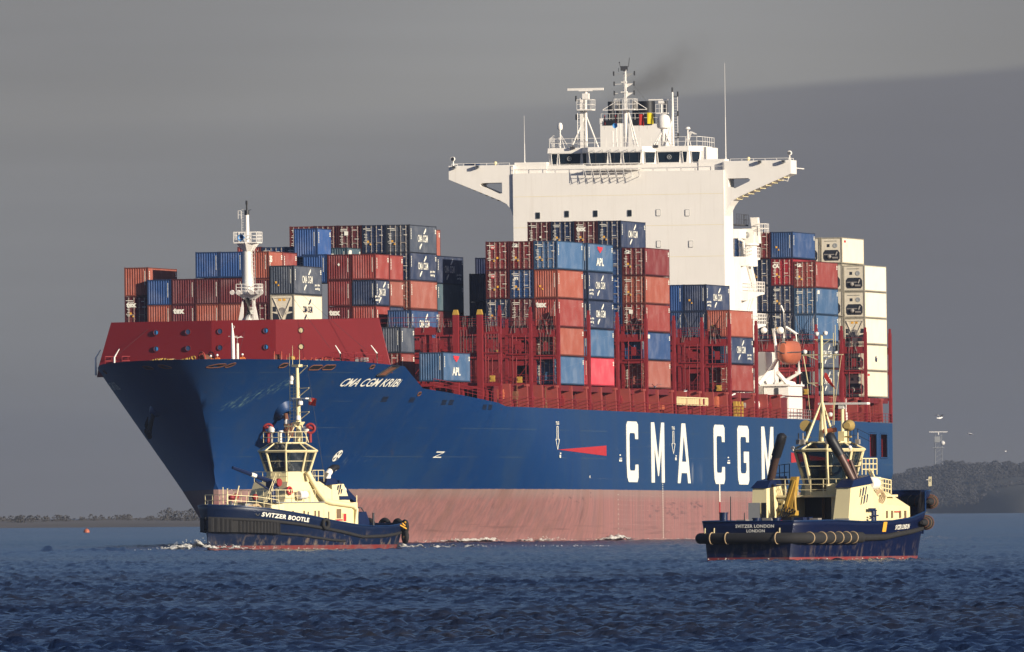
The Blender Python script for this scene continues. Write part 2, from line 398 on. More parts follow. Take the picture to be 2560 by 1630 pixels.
def build_hull():
    b = SB(); NU, NZ = len(gu), len(fr)
    for side in (1, -1):
        base = len(b.v)
        for k in fr:
            z0 = lerp(-1.5, 17.6, k); s = min(max(z0/17., 0), 1.06); u0 = -9*max(0, (s-.3)/.7)**1.3
            for g in gu:
                u = g+u0*max(0, 1-g/15.); z = lerp(-1.5, zd(u), k)
                v = hb(u, z) if g > 0 else 0.0
                if g == 0 and z < 5.5: v = .25        # blunt stem
                b.v.append((u, side*v, z))
        for i in range(NZ-1):
            for j in range(NU-1):
                if side == 1 and fr[i] > .72 and fr[i+1] < .93 and gu[j] in (230.5, 236.8): continue
                q = [base+i*NU+j, base+i*NU+j+1, base+(i+1)*NU+j+1, base+(i+1)*NU+j]
                b.f.append(tuple(q)); b.m.append(0)
    n = NU*NZ
    for i in range(NZ-1):
        a, c = i*NU+NU-1, (i+1)*NU+NU-1
        b.f.append((a, c, c+n, a+n)); b.m.append(0)
    for i in range(NZ-1):                                   # blunt stem strip
        a, c = i*NU, (i+1)*NU
        b.f.append((a, c, c+n, a+n)); b.m.append(0)
    return b.build('hull', M['hull'], ship, smooth=75)
hull = build_hull()
def surf(u, z, off=.04, side=1): return (u, side*(hb(u, z)+off), z)
def decal(name, vs, fs, mat, parent=hull, off=.04, side=1):
    b = SB(); b.add([surf(u, z, off, side) for u, z in vs], fs); return b.build(name, mat, parent)
# decks
b = SB()
for i in range(40):
    u = -7.6+i*(24.2/39)
    for s_ in (1, -1): b.v.append((u, s_*max(0.02, hb(u, 16.3)-.06), 16.3))
for i in range(39): b.f.append((2*i, 2*i+1, 2*i+3, 2*i+2)); b.m.append(0)
for i in range(60):
    u = 16+i*(227.8/59); z = zd(u)-.12 if u > 50 else 13.0
    for s_ in (1, -1): b.v.append((u, s_*max(.02, hb(u, z)-.06), z))
for i in range(59): k = 80+2*i; b.f.append((k, k+1, k+3, k+2)); b.m.append(0)
b.build('deck', M['red_dark'], ship)
# stern mooring recesses behind the two openings in the side
b = SB()
b.box((229.8, 15.6, 8.4), (241.8, 15.8, 12.2)); b.box((229.8, 15.8, 8.3), (241.8, 18.62, 8.42)); b.box((235.2, 15.8, 8.4), (236.4, 18.5, 12))
b.box((229.7, 15.8, 8.4), (229.9, 18.6, 12.2)); b.box((241.4, 15.8, 8.4), (241.6, 18.6, 12.2)); b.box((229.8, 15.8, 12.1), (241.8, 18.6, 12.2))
b.build('mooring_recess', M['red_paint'], hull)
b = SB()
for u in (231.2, 232.4, 233.6, 237.6, 239):
    b = SB(); b.cyl((u, 17.6, 8.4), (u, 17.6, 10.2), .35, None, 10); b.build('bollard', M['red_paint'], hull, smooth=40)
b = SB()
for u in (238.2, 240): b.rail([(u, 18.3, 8.4), (u, 17, 8.4)], 2.6, .05, 1.5, 4)
b.build('recess_rail', M['red_paint'], hull)
b = SB()
for (a, c) in ((230.5, 234.9), (236.8, 240.9)):
    z0, z1 = 8.95, 11.6
    for (p, q) in (((a, z0), (c, z0)), ((c, z0), (c, z1)), ((c, z1), (a, z1)), ((a, z1), (a, z0))):
        b.cyl((p[0], 18.72, p[1]), (q[0], 18.72, q[1]), .09, None, 6)
b.build('opening_rim', M['hull'], hull)
# ---------------------------------------------------------------- writing and marks on the hull
SH = {
 'C': [[(0,.06),(.1,0),(.88,0),(1,.05),(1,.29),(.76,.29),(.74,.22),(.68,.19),(.30,.19),(.25,.23),(.25,.77),(.30,.81),(.68,.81),(.74,.78),(.76,.71),(1,.71),(1,.92),(.9,1),(.15,1),(.05,.93),(0,.7)]],
 'M': [[(0,0),(.24,0),(.53,.62),(.78,0),(1,0),(1,1),(.78,1),(.78,.40),(.56,.89),(.50,.89),(.24,.40),(.24,1),(0,1)]],
 'A': [[(.34,0),(.62,0),(1,1),(.80,1),(.73,.83),(.29,.83),(.20,1),(0,1)], [(.49,.2),(.33,.64),(.68,.64)]],
 'G': [[(0,.06),(.1,0),(.88,0),(1,.06),(1,.28),(.78,.28),(.76,.22),(.70,.19),(.30,.19),(.25,.23),(.25,.77),(.30,.81),(.70,.81),(.78,.76),(.78,.63),(.55,.63),(.55,.44),(1,.44),(1,.93),(.9,1),(.12,1),(.04,.93),(0,.75)]]}
b = SB()
for ch, a, c in (('C',103.1,108.8),('M',115.3,121.8),('A',128.4,134.9),('C',146.9,152.5),('G',159.2,165.1),('M',171.8,178.1)):
    loops = [[(a+(c-a)*x, 12.1-6.25*y-(a-103)*.0015) for x, y in l] for l in SH[ch]]
    b = SB(); b.prism(loops, lambda p, q, d: (p, 18.7+d, q), .02, .05)
    b.build('company_letter', M['letter_white'], hull)
vs, fs = text_geo('CMA CGM KRIBI', 1.0, .012, .28)
w_ = max(v[0] for v in vs)-min(v[0] for v in vs); h_ = max(v[1] for v in vs)-min(v[1] for v in vs)
def girth(t):       # even spacing round the curve of the bow
    f = lambda u: .976*hb(u, 15.3)+.2164*u
    a, c = 6.1, 16.9; g = lerp(f(a), f(c), t)
    for _ in range(30):
        m_ = (a+c)/2
        if f(m_) < g: a = m_
        else: c = m_
    return a
decal('name_lettering', [(girth(.5+x/w_), 15.3+y*.78/h_) for x, y in vs], fs, M['letter_white'])
decal('name_lettering', [(girth(.5-x/w_), 15.3+y*.78/h_) for x, y in vs], fs, M['letter_white'], side=-1)
def quadpts(a, c, z0, z1): return [(a, z0), (c, z0), (c, z1), (a, z1)]
def marks(name, quads, mat, off=.04):
    vs = []; fs = []
    for q in quads:
        fs.append(tuple(range(len(vs), len(vs)+len(q)))); vs += q
    return decal(name, vs, fs, mat, off=off)
marks('tug_mark', [[(70.1, 9.02), (93.3, 8.49), (93.3, 9.55)]], M['signal_red']); marks('tug_mark', [[(187.5, 8.2), (211, 8.7), (187.5, 9.3)]], M['signal_red'])
Q = []
for u0 in (70.0, 126.4):                                        # outlined tug arrows
    zt = 11.4 if u0 < 100 else 11.25
    l = .12
    Q += [quadpts(u0-.45, u0-.45+l*2, zt-1.35, zt), quadpts(u0+.2, u0+.2+l*2, zt-1.35, zt), quadpts(u0-.45, u0+.45, zt-.06, zt), quadpts(u0-.9, u0-.3, zt-1.38, zt-1.3), quadpts(u0+.3, u0+.9, zt-1.38, zt-1.3)]
    Q += [[(u0-.95, zt-1.35), (u0-.7, zt-1.35), (u0+.1, zt-2.4), (u0-.1, zt-2.4)], [(u0+.95, zt-1.35), (u0+.7, zt-1.35), (u0-.1, zt-2.4), (u0+.1, zt-2.4)]]
    Q += [quadpts(u0+1, u0+1.6, 8.6, 8.72), quadpts(u0+.8, u0+1.5, 8.2, 8.5)]
for u0 in (99.6, 154.0): Q += [quadpts(u0, u0+.7, 8.55, 8.67), quadpts(u0, u0+1.2, 8.25, 8.32), quadpts(u0-.2, u0+1.2, 7.95, 8.15)]
for i in range(24): Q.append(quadpts(120.6, 120.95, .1+i*.24, .2+i*.24))
for i in range(9): Q.append(quadpts(98.6, 98.8, .5+i*.5, .58+i*.5)); Q.append(quadpts(178.4, 178.6, .5+i*.5, .58+i*.5))
Q.append(quadpts(149.45, 149.95, 3.9, 5.8)); Q.append(quadpts(85.0, 85.3, 6.2, 6.45))
Q += [quadpts(34.6, 36.4, 8.6, 8.72), [(36.2, 8.6), (36.4, 8.6), (35.0, 8.2), (34.7, 8.2)], quadpts(34.6, 36.4, 8.1, 8.2)]
marks('hull_mark', Q, M['letter_white'])
vs, fs = text_geo('TUG', 1.0, .03)
for u0 in (70.0, 126.4):
    decal('mark_lettering', [(u0+x*.75, (11.68 if u0 < 100 else 11.53)+y*.45) for x, y in vs], fs, M['letter_white'])
marks('draught_stripe', [quadpts(149.45, 149.95, .3, 3.9)], M['signal_red'])
circ = lambda u, z, r, n=20: [(u+r*math.cos(2*math.pi*i/n), z+r*math.sin(2*math.pi*i/n)) for i in range(n)]
marks('thruster_mark', [circ(15.5, 8.28, .55)], M['letter_white'])
marks('thruster_mark', [[(15.5+r*math.cos(a+d), 8.25+r*math.sin(a+d)) for r, d in ((.08, 0), (.48, -.28), (.48, .28))] for a in (R(45), R(135), R(225), R(315))], M['letter_navy'], off=.06)
# fairleads: rimmed dark slots in the bulwark
def fairlead(u, z, w, h, side=1):
    n = 20; pts = []
    for i in range(n):
        a = 2*math.pi*i/n; c, s_ = math.cos(a), math.sin(a)
        pts.append((max(-1, min(1, c*1.25))*w/2*(1 if abs(c) < .8 else 1), s_*h/2))
    pts = [((w/2-h/2)*(1 if x > 0 else -1)+(x*0)+math.cos(2*math.pi*i/n)*h/2 if w > h else math.cos(2*math.pi*i/n)*w/2, math.sin(2*math.pi*i/n)*h/2) for i, (x, y) in enumerate(pts)]
    b = SB(); b.add([surf(u+p, z+q, .03, side) for p, q in pts], [tuple(range(n))])
    f = b.build('fairlead', M['black_paint'], hull)
    b = SB(); P = [surf(u+p, z+q, .04, side) for p, q in pts]
    for p, q in zip(P, P[1:]+P[:1]): b.cyl(p, q, .05, None, 6)
    b.build('fairlead_rim', M['rust_steel'], f)
for u, z, w, h in ((-8.5, 16.95, .5, .36), (-8.0, 17.0, .3, .42), (-3.8, 16.95, .7, .42), (.3, 16.75, 1.5, .45), (2.1, 16.78, 1.6, .45), (9.1, 16.85, .7, .35), (22.5, 14.3, .6, .35)): fairlead(u, z, w, h)
for u, z, w, h in ((-8.2, 16.95, .5, .36), (-6.8, 16.9, .8, .3), (6, 16.7, 1.2, .3)): fairlead(u, z, w, h, -1)
Q = []
for u0, z0 in ((16.2, 13.75), (21.8, 13.7), (29.5, 13.5), (31.3, 13.5), (41, 13.1), (42.7, 13.1)):
    for i in range(4): Q.append([(u0-.55-i*.05, z0-.22+i*.13), (u0+.55-i*.05, z0-.22+i*.13), (u0+.55-i*.05, z0-.14+i*.13), (u0-.55-i*.05, z0-.14+i*.13)])
marks('louvre', Q, M['black_paint'])
# pilot/roller door hanging on the shoulder of the bow
b = SB(); P = [surf(11.1, 16.0, .06), surf(12.7, 16.0, .06), surf(14.2, 16.95, .06), surf(12.6, 16.95, .06)]
b.add(P, [(0, 1, 2, 3)]); hd = b.build('fairlead_frame', M['rust_steel'], hull)
b = SB()
for p, q in zip(P, P[1:]+P[:1]): b.cyl(p, q, .1, None, 6)
b.build('frame_rim', M['black_paint'], hd)
# anchor bolsters, with the anchors housed
for side in (1, -1):
    u0, z0 = 1.7, 12.7; k5 = .72 if side > 0 else .45; v0 = hb(u0, z0)
    du = (hb(u0+.5, z0)-hb(u0-.5, z0)); dzv = (hb(u0, z0+.5)-hb(u0, z0-.5))
    n_ = Vector((-du, 1, -dzv)).normalized()
    c0 = Vector((u0, v0, z0)); ax = (n_*.8+Vector((0, 0, -.25))).normalized()
    b = SB()
    pr = [(1.75, -.7), (1.45, .0), (1.2, .45), (.95, .8), (.8, .85), (.6, .6), (.5, .2)]
    q = ax.to_track_quat('Z', 'Y'); n = 20; vs = []; fs = []
    for r, h in pr:
        for k in range(n):
            a = 2*math.pi*k/n; p = c0+q@Vector((r*k5*math.cos(a), r*k5*math.sin(a), h*k5)); vs.append((p.x, side*p.y, p.z))
    for i in range(len(pr)-1):
        for k in range(n): fs.append((i*n+k, i*n+(k+1) % n, (i+1)*n+(k+1) % n, (i+1)*n+k))
    fs.append(tuple(range((len(pr)-1)*n, len(pr)*n))); b.add(vs, fs)
    bo = b.build('anchor_bolster', M['hull'], hull, smooth=50)
    b = SB(); t_ = c0+ax*.7*k5
    f3 = lambda p: (p.x, side*p.y, p.z)
    dn = Vector((-.35, .15, -1)).normalized(); sd = dn.cross(ax).normalized()
    b.cyl(f3(t_), f3(t_+dn*1.9+ax*.2), .22, .28, 8); h = t_+dn*1.8+ax*.25
    b.cyl(f3(h-sd*.8), f3(h+sd*.8), .3, None, 8)
    for s_ in (1, -1): b.tube([f3(h+sd*.75*s_), f3(h+sd*1.05*s_-dn*.7+ax*.25), f3(h+sd*.95*s_-dn*1.7+ax*.35)], [.26, .22, .06], 6)
    b.build('anchor', M['rust_steel' if side > 0 else 'black_paint'], bo, smooth=50)  # starboard anchor black: the shade of that side put into its colour
# ---------------------------------------------------------------- containers
def cont_mat():
    m = bpy.data.materials.new('container_paint'); m.use_nodes = True; t = m.node_tree; b = t.nodes['Principled BSDF']
    c = nd(t, 'ShaderNodeTexCoord').outputs['Object']; oi = nd(t, 'ShaderNodeObjectInfo')
    cb = nd(t, 'ShaderNodeCombineXYZ'); r = mth(t, 'MULTIPLY', oi.outputs['Random'], 91.0)
    for i in range(3): lk(t, r, cb.inputs[i])
    va = nd(t, 'ShaderNodeVectorMath', operation='ADD'); lk(t, c, va.inputs[0]); lk(t, cb.outputs[0], va.inputs[1]); v = va.outputs[0]
    n1 = noi(t, v, .5, 5, .6); n2 = noi(t, mapv(t, v, (2.2, 2.2, .3)), 1.0, 5, .65); n3 = noi(t, v, 2.6, 6, .7)
    col = mixc(t, 1.0, oi.outputs['Color'], mth(t, 'MULTIPLY_ADD', n1, .5, .75), 'MULTIPLY')
    col = mixc(t, mth(t, 'MULTIPLY', sstep(t, n1, .4, .75), .18), col, (.35, .33, .31))          # chalking
    amt = mth(t, 'MULTIPLY_ADD', oi.outputs['Random'], .5, .2)
    col = mixc(t, mth(t, 'MULTIPLY', sstep(t, n2, .55, .8), amt), col, (.07, .045, .03))
    col = mixc(t, mth(t, 'MULTIPLY', sstep(t, n3, .64, .72), amt), col, (.06, .025, .012))
    lk(t, col, b.inputs['Base Color']); b.inputs['Roughness'].default_value = .55; b.inputs['Specular IOR Level'].default_value = .3
    M['container'] = m
cont_mat()
pmat('container_frame', (1, 1, 1), .6, objcol=True, var=.4, scale=3, rust=.75, rustcol=(.05, .025, .015))
pmat('steel_rod', (.42, .36, .30), .5, var=.3, scale=4, rust=.3)
pmat('sticker_yellow', (.75, .38, .04), .6); pmat('reefer_dark', (.02, .022, .03), .5, var=.3); pmat('reefer_white', (.66, .59, .46), .5, var=.12, scale=2, rust=.35, rustcol=(.35, .17, .06), streak=.2)
HC, SD, WD = 2.88, 2.575, 2.438
def corr_profile(L, pitch, d, x0):
    pts = []; n = max(1, round(L/pitch)); p = L/n; x = x0
    for i in range(n): pts += [(x+p*.02, 0), (x+p*.36, 0), (x+p*.52, -d), (x+p*.86, -d)]; x += p
    return pts
def shell_mesh(L, H, end):
    b = MB(); w = WD/2; e = .10
    z0, z1 = .14, H-.10
    for s in (1, -1):
        pr = [(-L+e, 0)]+corr_profile(L-2*e, .29, .036, -L+e)+[(-e, 0)]
        vs = []
        for x, d in pr: vs += [(x, s*(w-.02+d), z0), (x, s*(w-.02+d), z1)]
        b.add(vs, [(2*i, 2*i+2, 2*i+3, 2*i+1) for i in range(len(pr)-1)])
    ends = [(-L+.02, 1)] + ([(-.03, 1)] if end == 'corr' else [])
    for k, (x, _) in enumerate(ends):
        pr = [(-w+e, 0)]+corr_profile(WD-2*e, .262, .045, -w+e)+[(w-e, 0)]
        vs = []
        for y, d in pr:
            xx = x+d if k == 1 else x-d
            vs += [(xx, y, z0), (xx, y, z1)]
        b.add(vs, [(2*i, 2*i+2, 2*i+3, 2*i+1) for i in range(len(pr)-1)])
    b.add([(-L+.03, -w+.04, H-.03), (-.03, -w+.04, H-.03), (-.03, w-.04, H-.03), (-L+.03, w-.04, H-.03)], [(0, 1, 2, 3)])
    b.add([(-L+.03, -w+.04, z0), (-.03, -w+.04, z0), (-.03, w-.04, z0), (-L+.03, w-.04, z0)], [(0, 1, 2, 3)])
    return b.build('shell', M['container'], link=False)
def frame_mesh(L, H):
    b = MB(); w = WD/2; p = .13
    for x in (-L, -p):
        for y in (-w, w-p): b.box((x, y, 0), (x+p, y+p, H))
        b.box((x+.01, -w+p, .01), (x+p-.01, w-p, .15)); b.box((x+.01, -w+p, H-.12), (x+p-.01, w-p, H-.01))
    for y in (-w+.005, w-.085):
        b.box((-L+p, y, .02), (-p, y+.08, .15)); b.box((-L+p, y, H-.09), (-p, y+.08, H-.012))
    for x in (-L-.005, -.175):                                      # corner castings
        for y in (-w-.004, w-.16):
            for z in (-.01, H-.11): b.box((x, y, z), (x+.18, y+.164, z+.12))
    return b.build('frame', M['container_frame'], link=False)
def door_mesh(H):
    b = MB(); w = 1.05; z0, z1 = .17, H-.13; n = 5; h = (z1-z0)/n
    pr = []
    for i in range(n): z = z0+i*h; pr += [(z, 0), (z+h*.12, -.04), (z+h*.75, -.04), (z+h*.9, 0)]
    pr.append((z1, 0)); vs = []
    for z, d in pr: vs += [(-.06+d, -w/2+.02, z), (-.06+d, w/2-.02, z)]
    b.add(vs, [(2*i, 2*i+1, 2*i+3, 2*i+2) for i in range(len(pr)-1)])
    return b.build('door', M['container'], link=False)
def rods_mesh(H):
    b = MB()
    for y in (-.27, .27):
        b.cyl((-.015, y, .1), (-.015, y, H-.06), .023, None, 6)
        for z in (.25, .9, 1.75, H-.25): b.box((-.04, y-.07, z), (.0, y+.07, z+.06))
        b.box((-.02, y-.02, 1.05), (.02, y+.28 if y < 0 else y-.28, 1.10)) if True else None
    return b.build('lock_rods', M['steel_rod'], link=False)
def datalines(H, seed):
    rnd = random.Random(seed); b = MB()
    def ln(y, z, w, h=.045): b.add([(-.005, y, z), (-.005, y-w, z), (-.005, y-w, z+h), (-.005, y, z+h)], [(0, 1, 2, 3)])
    for z in (H-.42, H-.58): ln(-.25-rnd.random()*.1, z, .55+rnd.random()*.2, .06)
    for k in range(7): ln(-.66-.02*rnd.random(), H-.95-k*.16, .2+.2*rnd.random(), .045)
    for k in range(2): ln(.95-rnd.random()*.4, H-.5-k*1.2*rnd.random(), .3+.2*rnd.random(), .05)
    return b.build('markings', M['letter_white'], link=False)
def side_data(L, H):      # vertical number on the port side's after end and small plates
    b = MB(); y = WD/2-.015+.02
    def sq(x, z, w, h): b.add([(x, y, z), (x-w, y, z), (x-w, y, z+h), (x, y, z+h)], [(0, 1, 2, 3)])
    for k in range(7): sq(-.45-.02*(k % 2), H-.5-k*.16, .28, .10)
    for k in range(3): sq(-L+.75, H-.45-k*.16, .5, .10)
    return b.build('markings', M['letter_white'], link=False)
def corr_data(H):         # vertical number on a corrugated end
    b = MB()
    for k in range(12): b.add([(.004, .92, H-.45-k*.12), (.004, .84, H-.45-k*.12), (.004, .84, H-.38-k*.12), (.004, .92, H-.38-k*.12)], [(0, 1, 2, 3)])
    return b.build('markings', M['letter_white'], link=False)
def flat(txt, size, bold=.02, sx=1.0, space=1.0): return text_geo(txt, size, bold, 0, sx, space)
_tx = {}
def T2(k, *a):
    if k not in _tx: _tx[k] = flat(*a)
    return _tx[k]
def side_mark(kind, L, H):
    """lettering on the port side; local x forward, the text reads bow to stern (left to right seen from port)"""
    y = WD/2+.012; cx = -L*.48 if L > 8 else -L*.46; out = []
    def P(vs, fs, x0, z0, kx=1, kz=1, mat='letter_white', nm='lettering'):
        b = MB(); b.add([(x0-a*kx, y, z0+c*kz) for a, c in vs], fs); out.append((nm, b.build(nm, M[mat], link=False)))
    def swoosh(x0, z0, s, mat):
        up = [(-.2, 0), (.2, .25), (.9, .62), (1.2, .64), (1.15, .35), (.6, .12), (.35, -.02)]
        for g in (1, -1):
            P([(a*g*s+.5*g*s, c*g*s+.02) for a, c in up], [tuple(range(len(up)))], x0, z0+g*.50, 1, 1, mat, 'emblem')
    if kind in ('cma', 'cmar', 'cmal'):
        vs, fs = T2('cma', 'CMA CGM', 1.0, .018, 1.0, 1.05)
        k = .60 if L > 8 else .60
        P(vs, fs, cx, H*.52, .95 if L > 8 else .62, 1.0); swoosh(cx, H*.52, .9, 'letter_white')
        if kind != 'cma':
            xx = -L*.83 if kind == 'cmar' else -L*.12
            for i, wd in enumerate(('ocean', 'container', 'group')):
                vs, fs = T2('l'+wd, {'ocean': 'com', 'container': 'rolin', 'group': 'gra'}[wd] if kind == 'cmal' else ('po rim', 'and ig', '')[i] or '-', .5, .02, 1.6)
                if kind == 'cmar' and i == 2: continue
                P(vs, fs, xx, H*.36-i*.36, 1, .62)
    elif kind == 'cmaw':
        vs, fs = T2('cma', 'CMA CGM', 1.0, .018, 1.0, 1.05); P(vs, fs, cx, H*.5, .85, .9, 'letter_navy'); swoosh(cx, H*.5, .9, 'letter_navy')
    elif kind == 'apl':
        vs, fs = T2('apl', 'APL', 1.5, .05, 1.25); P(vs, fs, cx, H*.34, 1.1, .72)
        e = [(-1.5, .42), (-1.2, .52), (-.3, .42), (.2, .5), (.9, .42), (1.6, .48), (1.3, .1), (.6, -.1), (.3, -.28), (-.2, -.28), (-.5, -.05), (-1.1, .05)]
        P(e, [tuple(range(len(e)))], cx, H*.76, .85, .8, 'letter_red', 'emblem')
    elif kind == 'num':
        vs, fs = T2('35', '35', 1.0, .05, 1.3); P(vs, fs, -.9, H*.72, .9, .8)
    elif kind == 'logo':
        e = [(-.9, -.1), (-.5, .35), (.2, .5), (.3, .1), (.9, .2), (.6, -.35), (-.2, -.4)]
        P(e, [tuple(range(len(e)))], cx, H*.45, .7, .8, 'letter_navy', 'emblem')
    elif kind == 'logor':
        e = [(-.6, -.15), (.6, -.15), (.6, .15), (-.6, .15)]
        P(e, [(0, 1, 2, 3)], -1.6, H*.85, .8, .8, 'letter_red', 'emblem')
    elif kind == 'sq':
        e = [(-.6, -.22), (.6, -.22), (.6, .22), (-.6, .22)]
        P(e, [(0, 1, 2, 3)], -1.4, H*.84, .9, .9, 'letter_white', 'emblem')
    return out
def front_mark(kind, H):
    out = []; x = .012
    def P(vs, fs, y0, z0, k=1, mat='letter_white', nm='lettering', kz=None):
        b = MB(); b.add([(x, y0+a*k, z0+c*(kz or k)) for a, c in vs], fs); out.append((nm, b.build(nm, M[mat], link=False)))
    sq = [(-.5, -.5), (.5, -.5), (.5, .5), (-.5, .5)]; F4 = [(0, 1, 2, 3)]
    tri = [(-.5, -.45), (.5, -.45), (0, .5)]
    if kind == 'tex': vs, fs = T2('tex', 'tex', .75, .05); P(vs, fs, -.55, H*.78)
    elif kind == 'texd': vs, fs = T2('tex', 'tex', .75, .05); P(vs, fs, -.55, H*.72, .9)
    elif kind == 'trit': P(sq, F4, -.5, H*.78, .34, 'letter_red', 'emblem'); vs, fs = T2('tri', 'TRI', .22, .01); x = .02; P(vs, fs, -.5, H*.78); x = .012
    elif kind == 'cai': vs, fs = T2('cai', 'CA', .5, .04); P(vs, fs, -.7, H*.72)
    elif kind == 'apld': vs, fs = T2('apl2', 'API', .3, .04); P(vs, fs, -.6, H*.7)
    elif kind == 'flor': P(sq, F4, -.62, H*.85, .36, 'letter_white', 'emblem'); x = .02; P([(-.4, -.3), (.4, .4), (-.3, .4)], [(0, 1, 2)], -.62, H*.85, .3, 'tug_blue', 'emblem'); x = .012
    elif kind == 'dot': vs = [(math.cos(a*.785)*.5, math.sin(a*.785)*.5) for a in range(8)]; P(vs, [tuple(range(8))], .15, H*.45, .22, 'letter_white', 'emblem')
    elif kind == 'dia': P([(-.5, 0), (0, -.7), (.5, 0), (0, .7)], F4, -.05, H*.6, .25, 'letter_white', 'emblem')
    elif kind == 'lbl': P(sq, F4, -.35, H*.72, .4, 'letter_white', 'emblem')
    if kind in ('stk', 'flor', 'texd', 'apld', 'cai', 'trit', 'plain'):
        P(sq, F4, -.6 if kind != 'trit' else .0, H*.42, .20, 'sticker_yellow', 'sticker')
        P(tri, [(0, 1, 2)], -.35, H*.33, .22, 'sticker_yellow', 'sticker')
    return out
def reefer_front(H, kind):
    ps = []; w = WD/2-.14
    b = MB(); b.box((-.12, -w, .16), (-.05, w, H-.14)); ps.append(('machinery_panel', b.build('machinery_panel', M['reefer_white'], link=False), None))
    if kind == 'v':
        b = MB()
        for a, c in (((-.9, H-.35), (0, .45)), ((.9, H-.35), (0, .45)), ((-.95, H-.3), (.95, H-.3))): b.bar((-.0, a[0], a[1]), (-.0, c[0], c[1]), .06)
        ps.append(('panel_rib', b.build('panel_rib', M['reefer_white'], link=False), None))
        b = MB(); b.lathe([(.42, 0), (.42, .05), (.34, .06), (.1, .03)], (-.05, 0, H*.42), 18, 0, (1, 0, 0)); ps.append(('fan', b.build('fan', M['galvanised'], link=False), None))
        b = MB()
        for s in (1, -1): b.add([(-.04, s*1.0, .3), (-.04, s*.25, .3), (-.04, s*.45, .95), (-.04, s*1.0, 1.1)], [(0, 1, 2, 3)]); b.add([(-.04, s*1.0, 1.2), (-.04, s*.6, 1.2), (-.04, s*.7, 1.7), (-.04, s*1.0, 1.7)], [(0, 1, 2, 3)])
        ps.append(('grille', b.build('grille', M['reefer_dark'], link=False), None))
        b = MB()
        for y in (-.25, .2): b.box((-.05, y-.14, H-.62), (-.03, y+.14, H-.4))
        ps.append(('sticker', b.build('sticker', M['sticker_yellow'], link=False), None))
    else:
        b = MB(); o = [(-.92, .55), (-.75, .32), (.75, .32), (.92, .55), (.92, 1.2), (.7, 1.5), (-.7, 1.5), (-.92, 1.2)]
        b.prism([o], lambda y, z, d: (d, y, z), -.06, -.03); ps.append(('compressor_bay', b.build('compressor_bay', M['reefer_dark'], link=False), None))
        b = MB()
        b.ball((-.02, -.25, .78), .24, 8); b.cyl((-.0, .1, .62), (-.0, .7, .62), .12); b.box((-.04, -.85, .95), (.0, .35, 1.05)); b.cyl((0, .45, .9), (0, .62, 1.3), .09)
        ps.append(('compressor', b.build('compressor', M['galvanised'], link=False), None))
        b = MB(); b.lathe([(.27, 0), (.27, .03), (.2, .04), (.06, .02)], (-.05, .42, 1.98), 14, 0, (1, 0, 0)); ps.append(('fan', b.build('fan', M['grey_paint'], link=False), None))
        b = MB(); b.box((-.05, -.5, 1.82), (-.03, -.2, 2.15)); b.box((-.05, -.8, 2.45), (-.035, .6, 2.5)); ps.append(('controller', b.build('controller', M['reefer_dark'], link=False), None))
    return ps
CC = {'mar': ((.11, .015, .020), 'maroon'), 'mrd': ((.165, .020, .021), 'dark red'), 'red': ((.25, .038, .030), 'brick red'), 'org': ((.33, .082, .050), 'salmon orange'), 'brn': ((.29, .085, .06), 'dusty red brown'),
      'nav': ((.016, .030, .076), 'navy'), 'nvd': ((.008, .012, .030), 'blackish navy'), 'gry': ((.050, .062, .088), 'faded grey navy'), 'blu': ((.020, .068, .21), 'bright blue'), 'mbl': ((.02, .055, .15), 'mid blue'),
      'lbl': ((.046, .108, .215), 'light steel blue'), 'tea': ((.045, .085, .11), 'dull teal'), 'wht': ((.74, .66, .50), 'cream'), 'cri': ((.62, .045, .07), 'bright crimson'), 'cai': ((.30, .012, .022), 'deep red'), 'dnv': ((.008, .016, .06), 'shaded dark blue')}  # dnv: shade in the gaps between stacks put into the colour
_mc = {}
def cache(k, f):
    if k not in _mc: _mc[k] = f()
    return _mc[k]
NCONT = 0
def container(u, vp, ztop, L, H, front, col, side, fm, label, group):
    """u: front face, vp: port face, ztop: top"""
    global NCONT
    NCONT += 1
    z0 = ztop-H
    t = thing('shipping_container', label, 'container', SHIP @ Matrix.Translation((-u, vp-WD/2, z0)), group)
    c = CC[col][0]; j = random.Random(NCONT).uniform(.88, 1.12); c = tuple(x*j for x in c)
    fk = 'corr' if front == 'corr' else 'open'
    put('shell', cache(('sh', L, H, fk), lambda: shell_mesh(L, H, fk)), t, color=c)
    put('frame', cache(('fr', L, H), lambda: frame_mesh(L, H)), t, color=tuple(x*.42 for x in c))  # frame darkened so the shade between boxes sits in its colour
    put('markings', cache(('sd', L, H), lambda: side_data(L, H)), t) if col != 'wht' else None
    if front == 'door':
        for y in (-.535, .535):
            d = put('door', cache(('dr', H), lambda: door_mesh(H)), t, (0, y, 0), color=c)
            put('lock_rods', cache(('rd', H), lambda: rods_mesh(H)), d)
        k = NCONT % 4; put('markings', cache(('dl', H, k), lambda: datalines(H, k)), t, (.01, 0, 0))
    elif front == 'corr': put('markings', cache(('cd', H), lambda: corr_data(H)), t)
    else:
        pk = cache(('rf', H, front), lambda: reefer_front(H, front)); root = None
        for nm, me, _ in pk:
            o = put(nm, me, root or t)
            if root is None: root = o
    for nm, me in cache(('sm', side, L, H), lambda: side_mark(side, L, H)): put(nm, me, t)
    for nm, me in cache(('fm', fm, H), lambda: front_mark(fm, H)): put(nm, me, t)
    return t
ORD = ['top', 'second from top', 'third from top', 'fourth from top', 'fifth from top', 'bottom']
FR = {'corr': 'ribbed-end', 'door': 'door-end', 'v': 'refrigerated', 'r': 'refrigerated'}
SM = {'cma': ' with white lettering', 'cmar': ' with white lettering', 'cmal': ' with white lettering', 'cmaw': ' with dark lettering', 'apl': ' with white letters under a red emblem'}
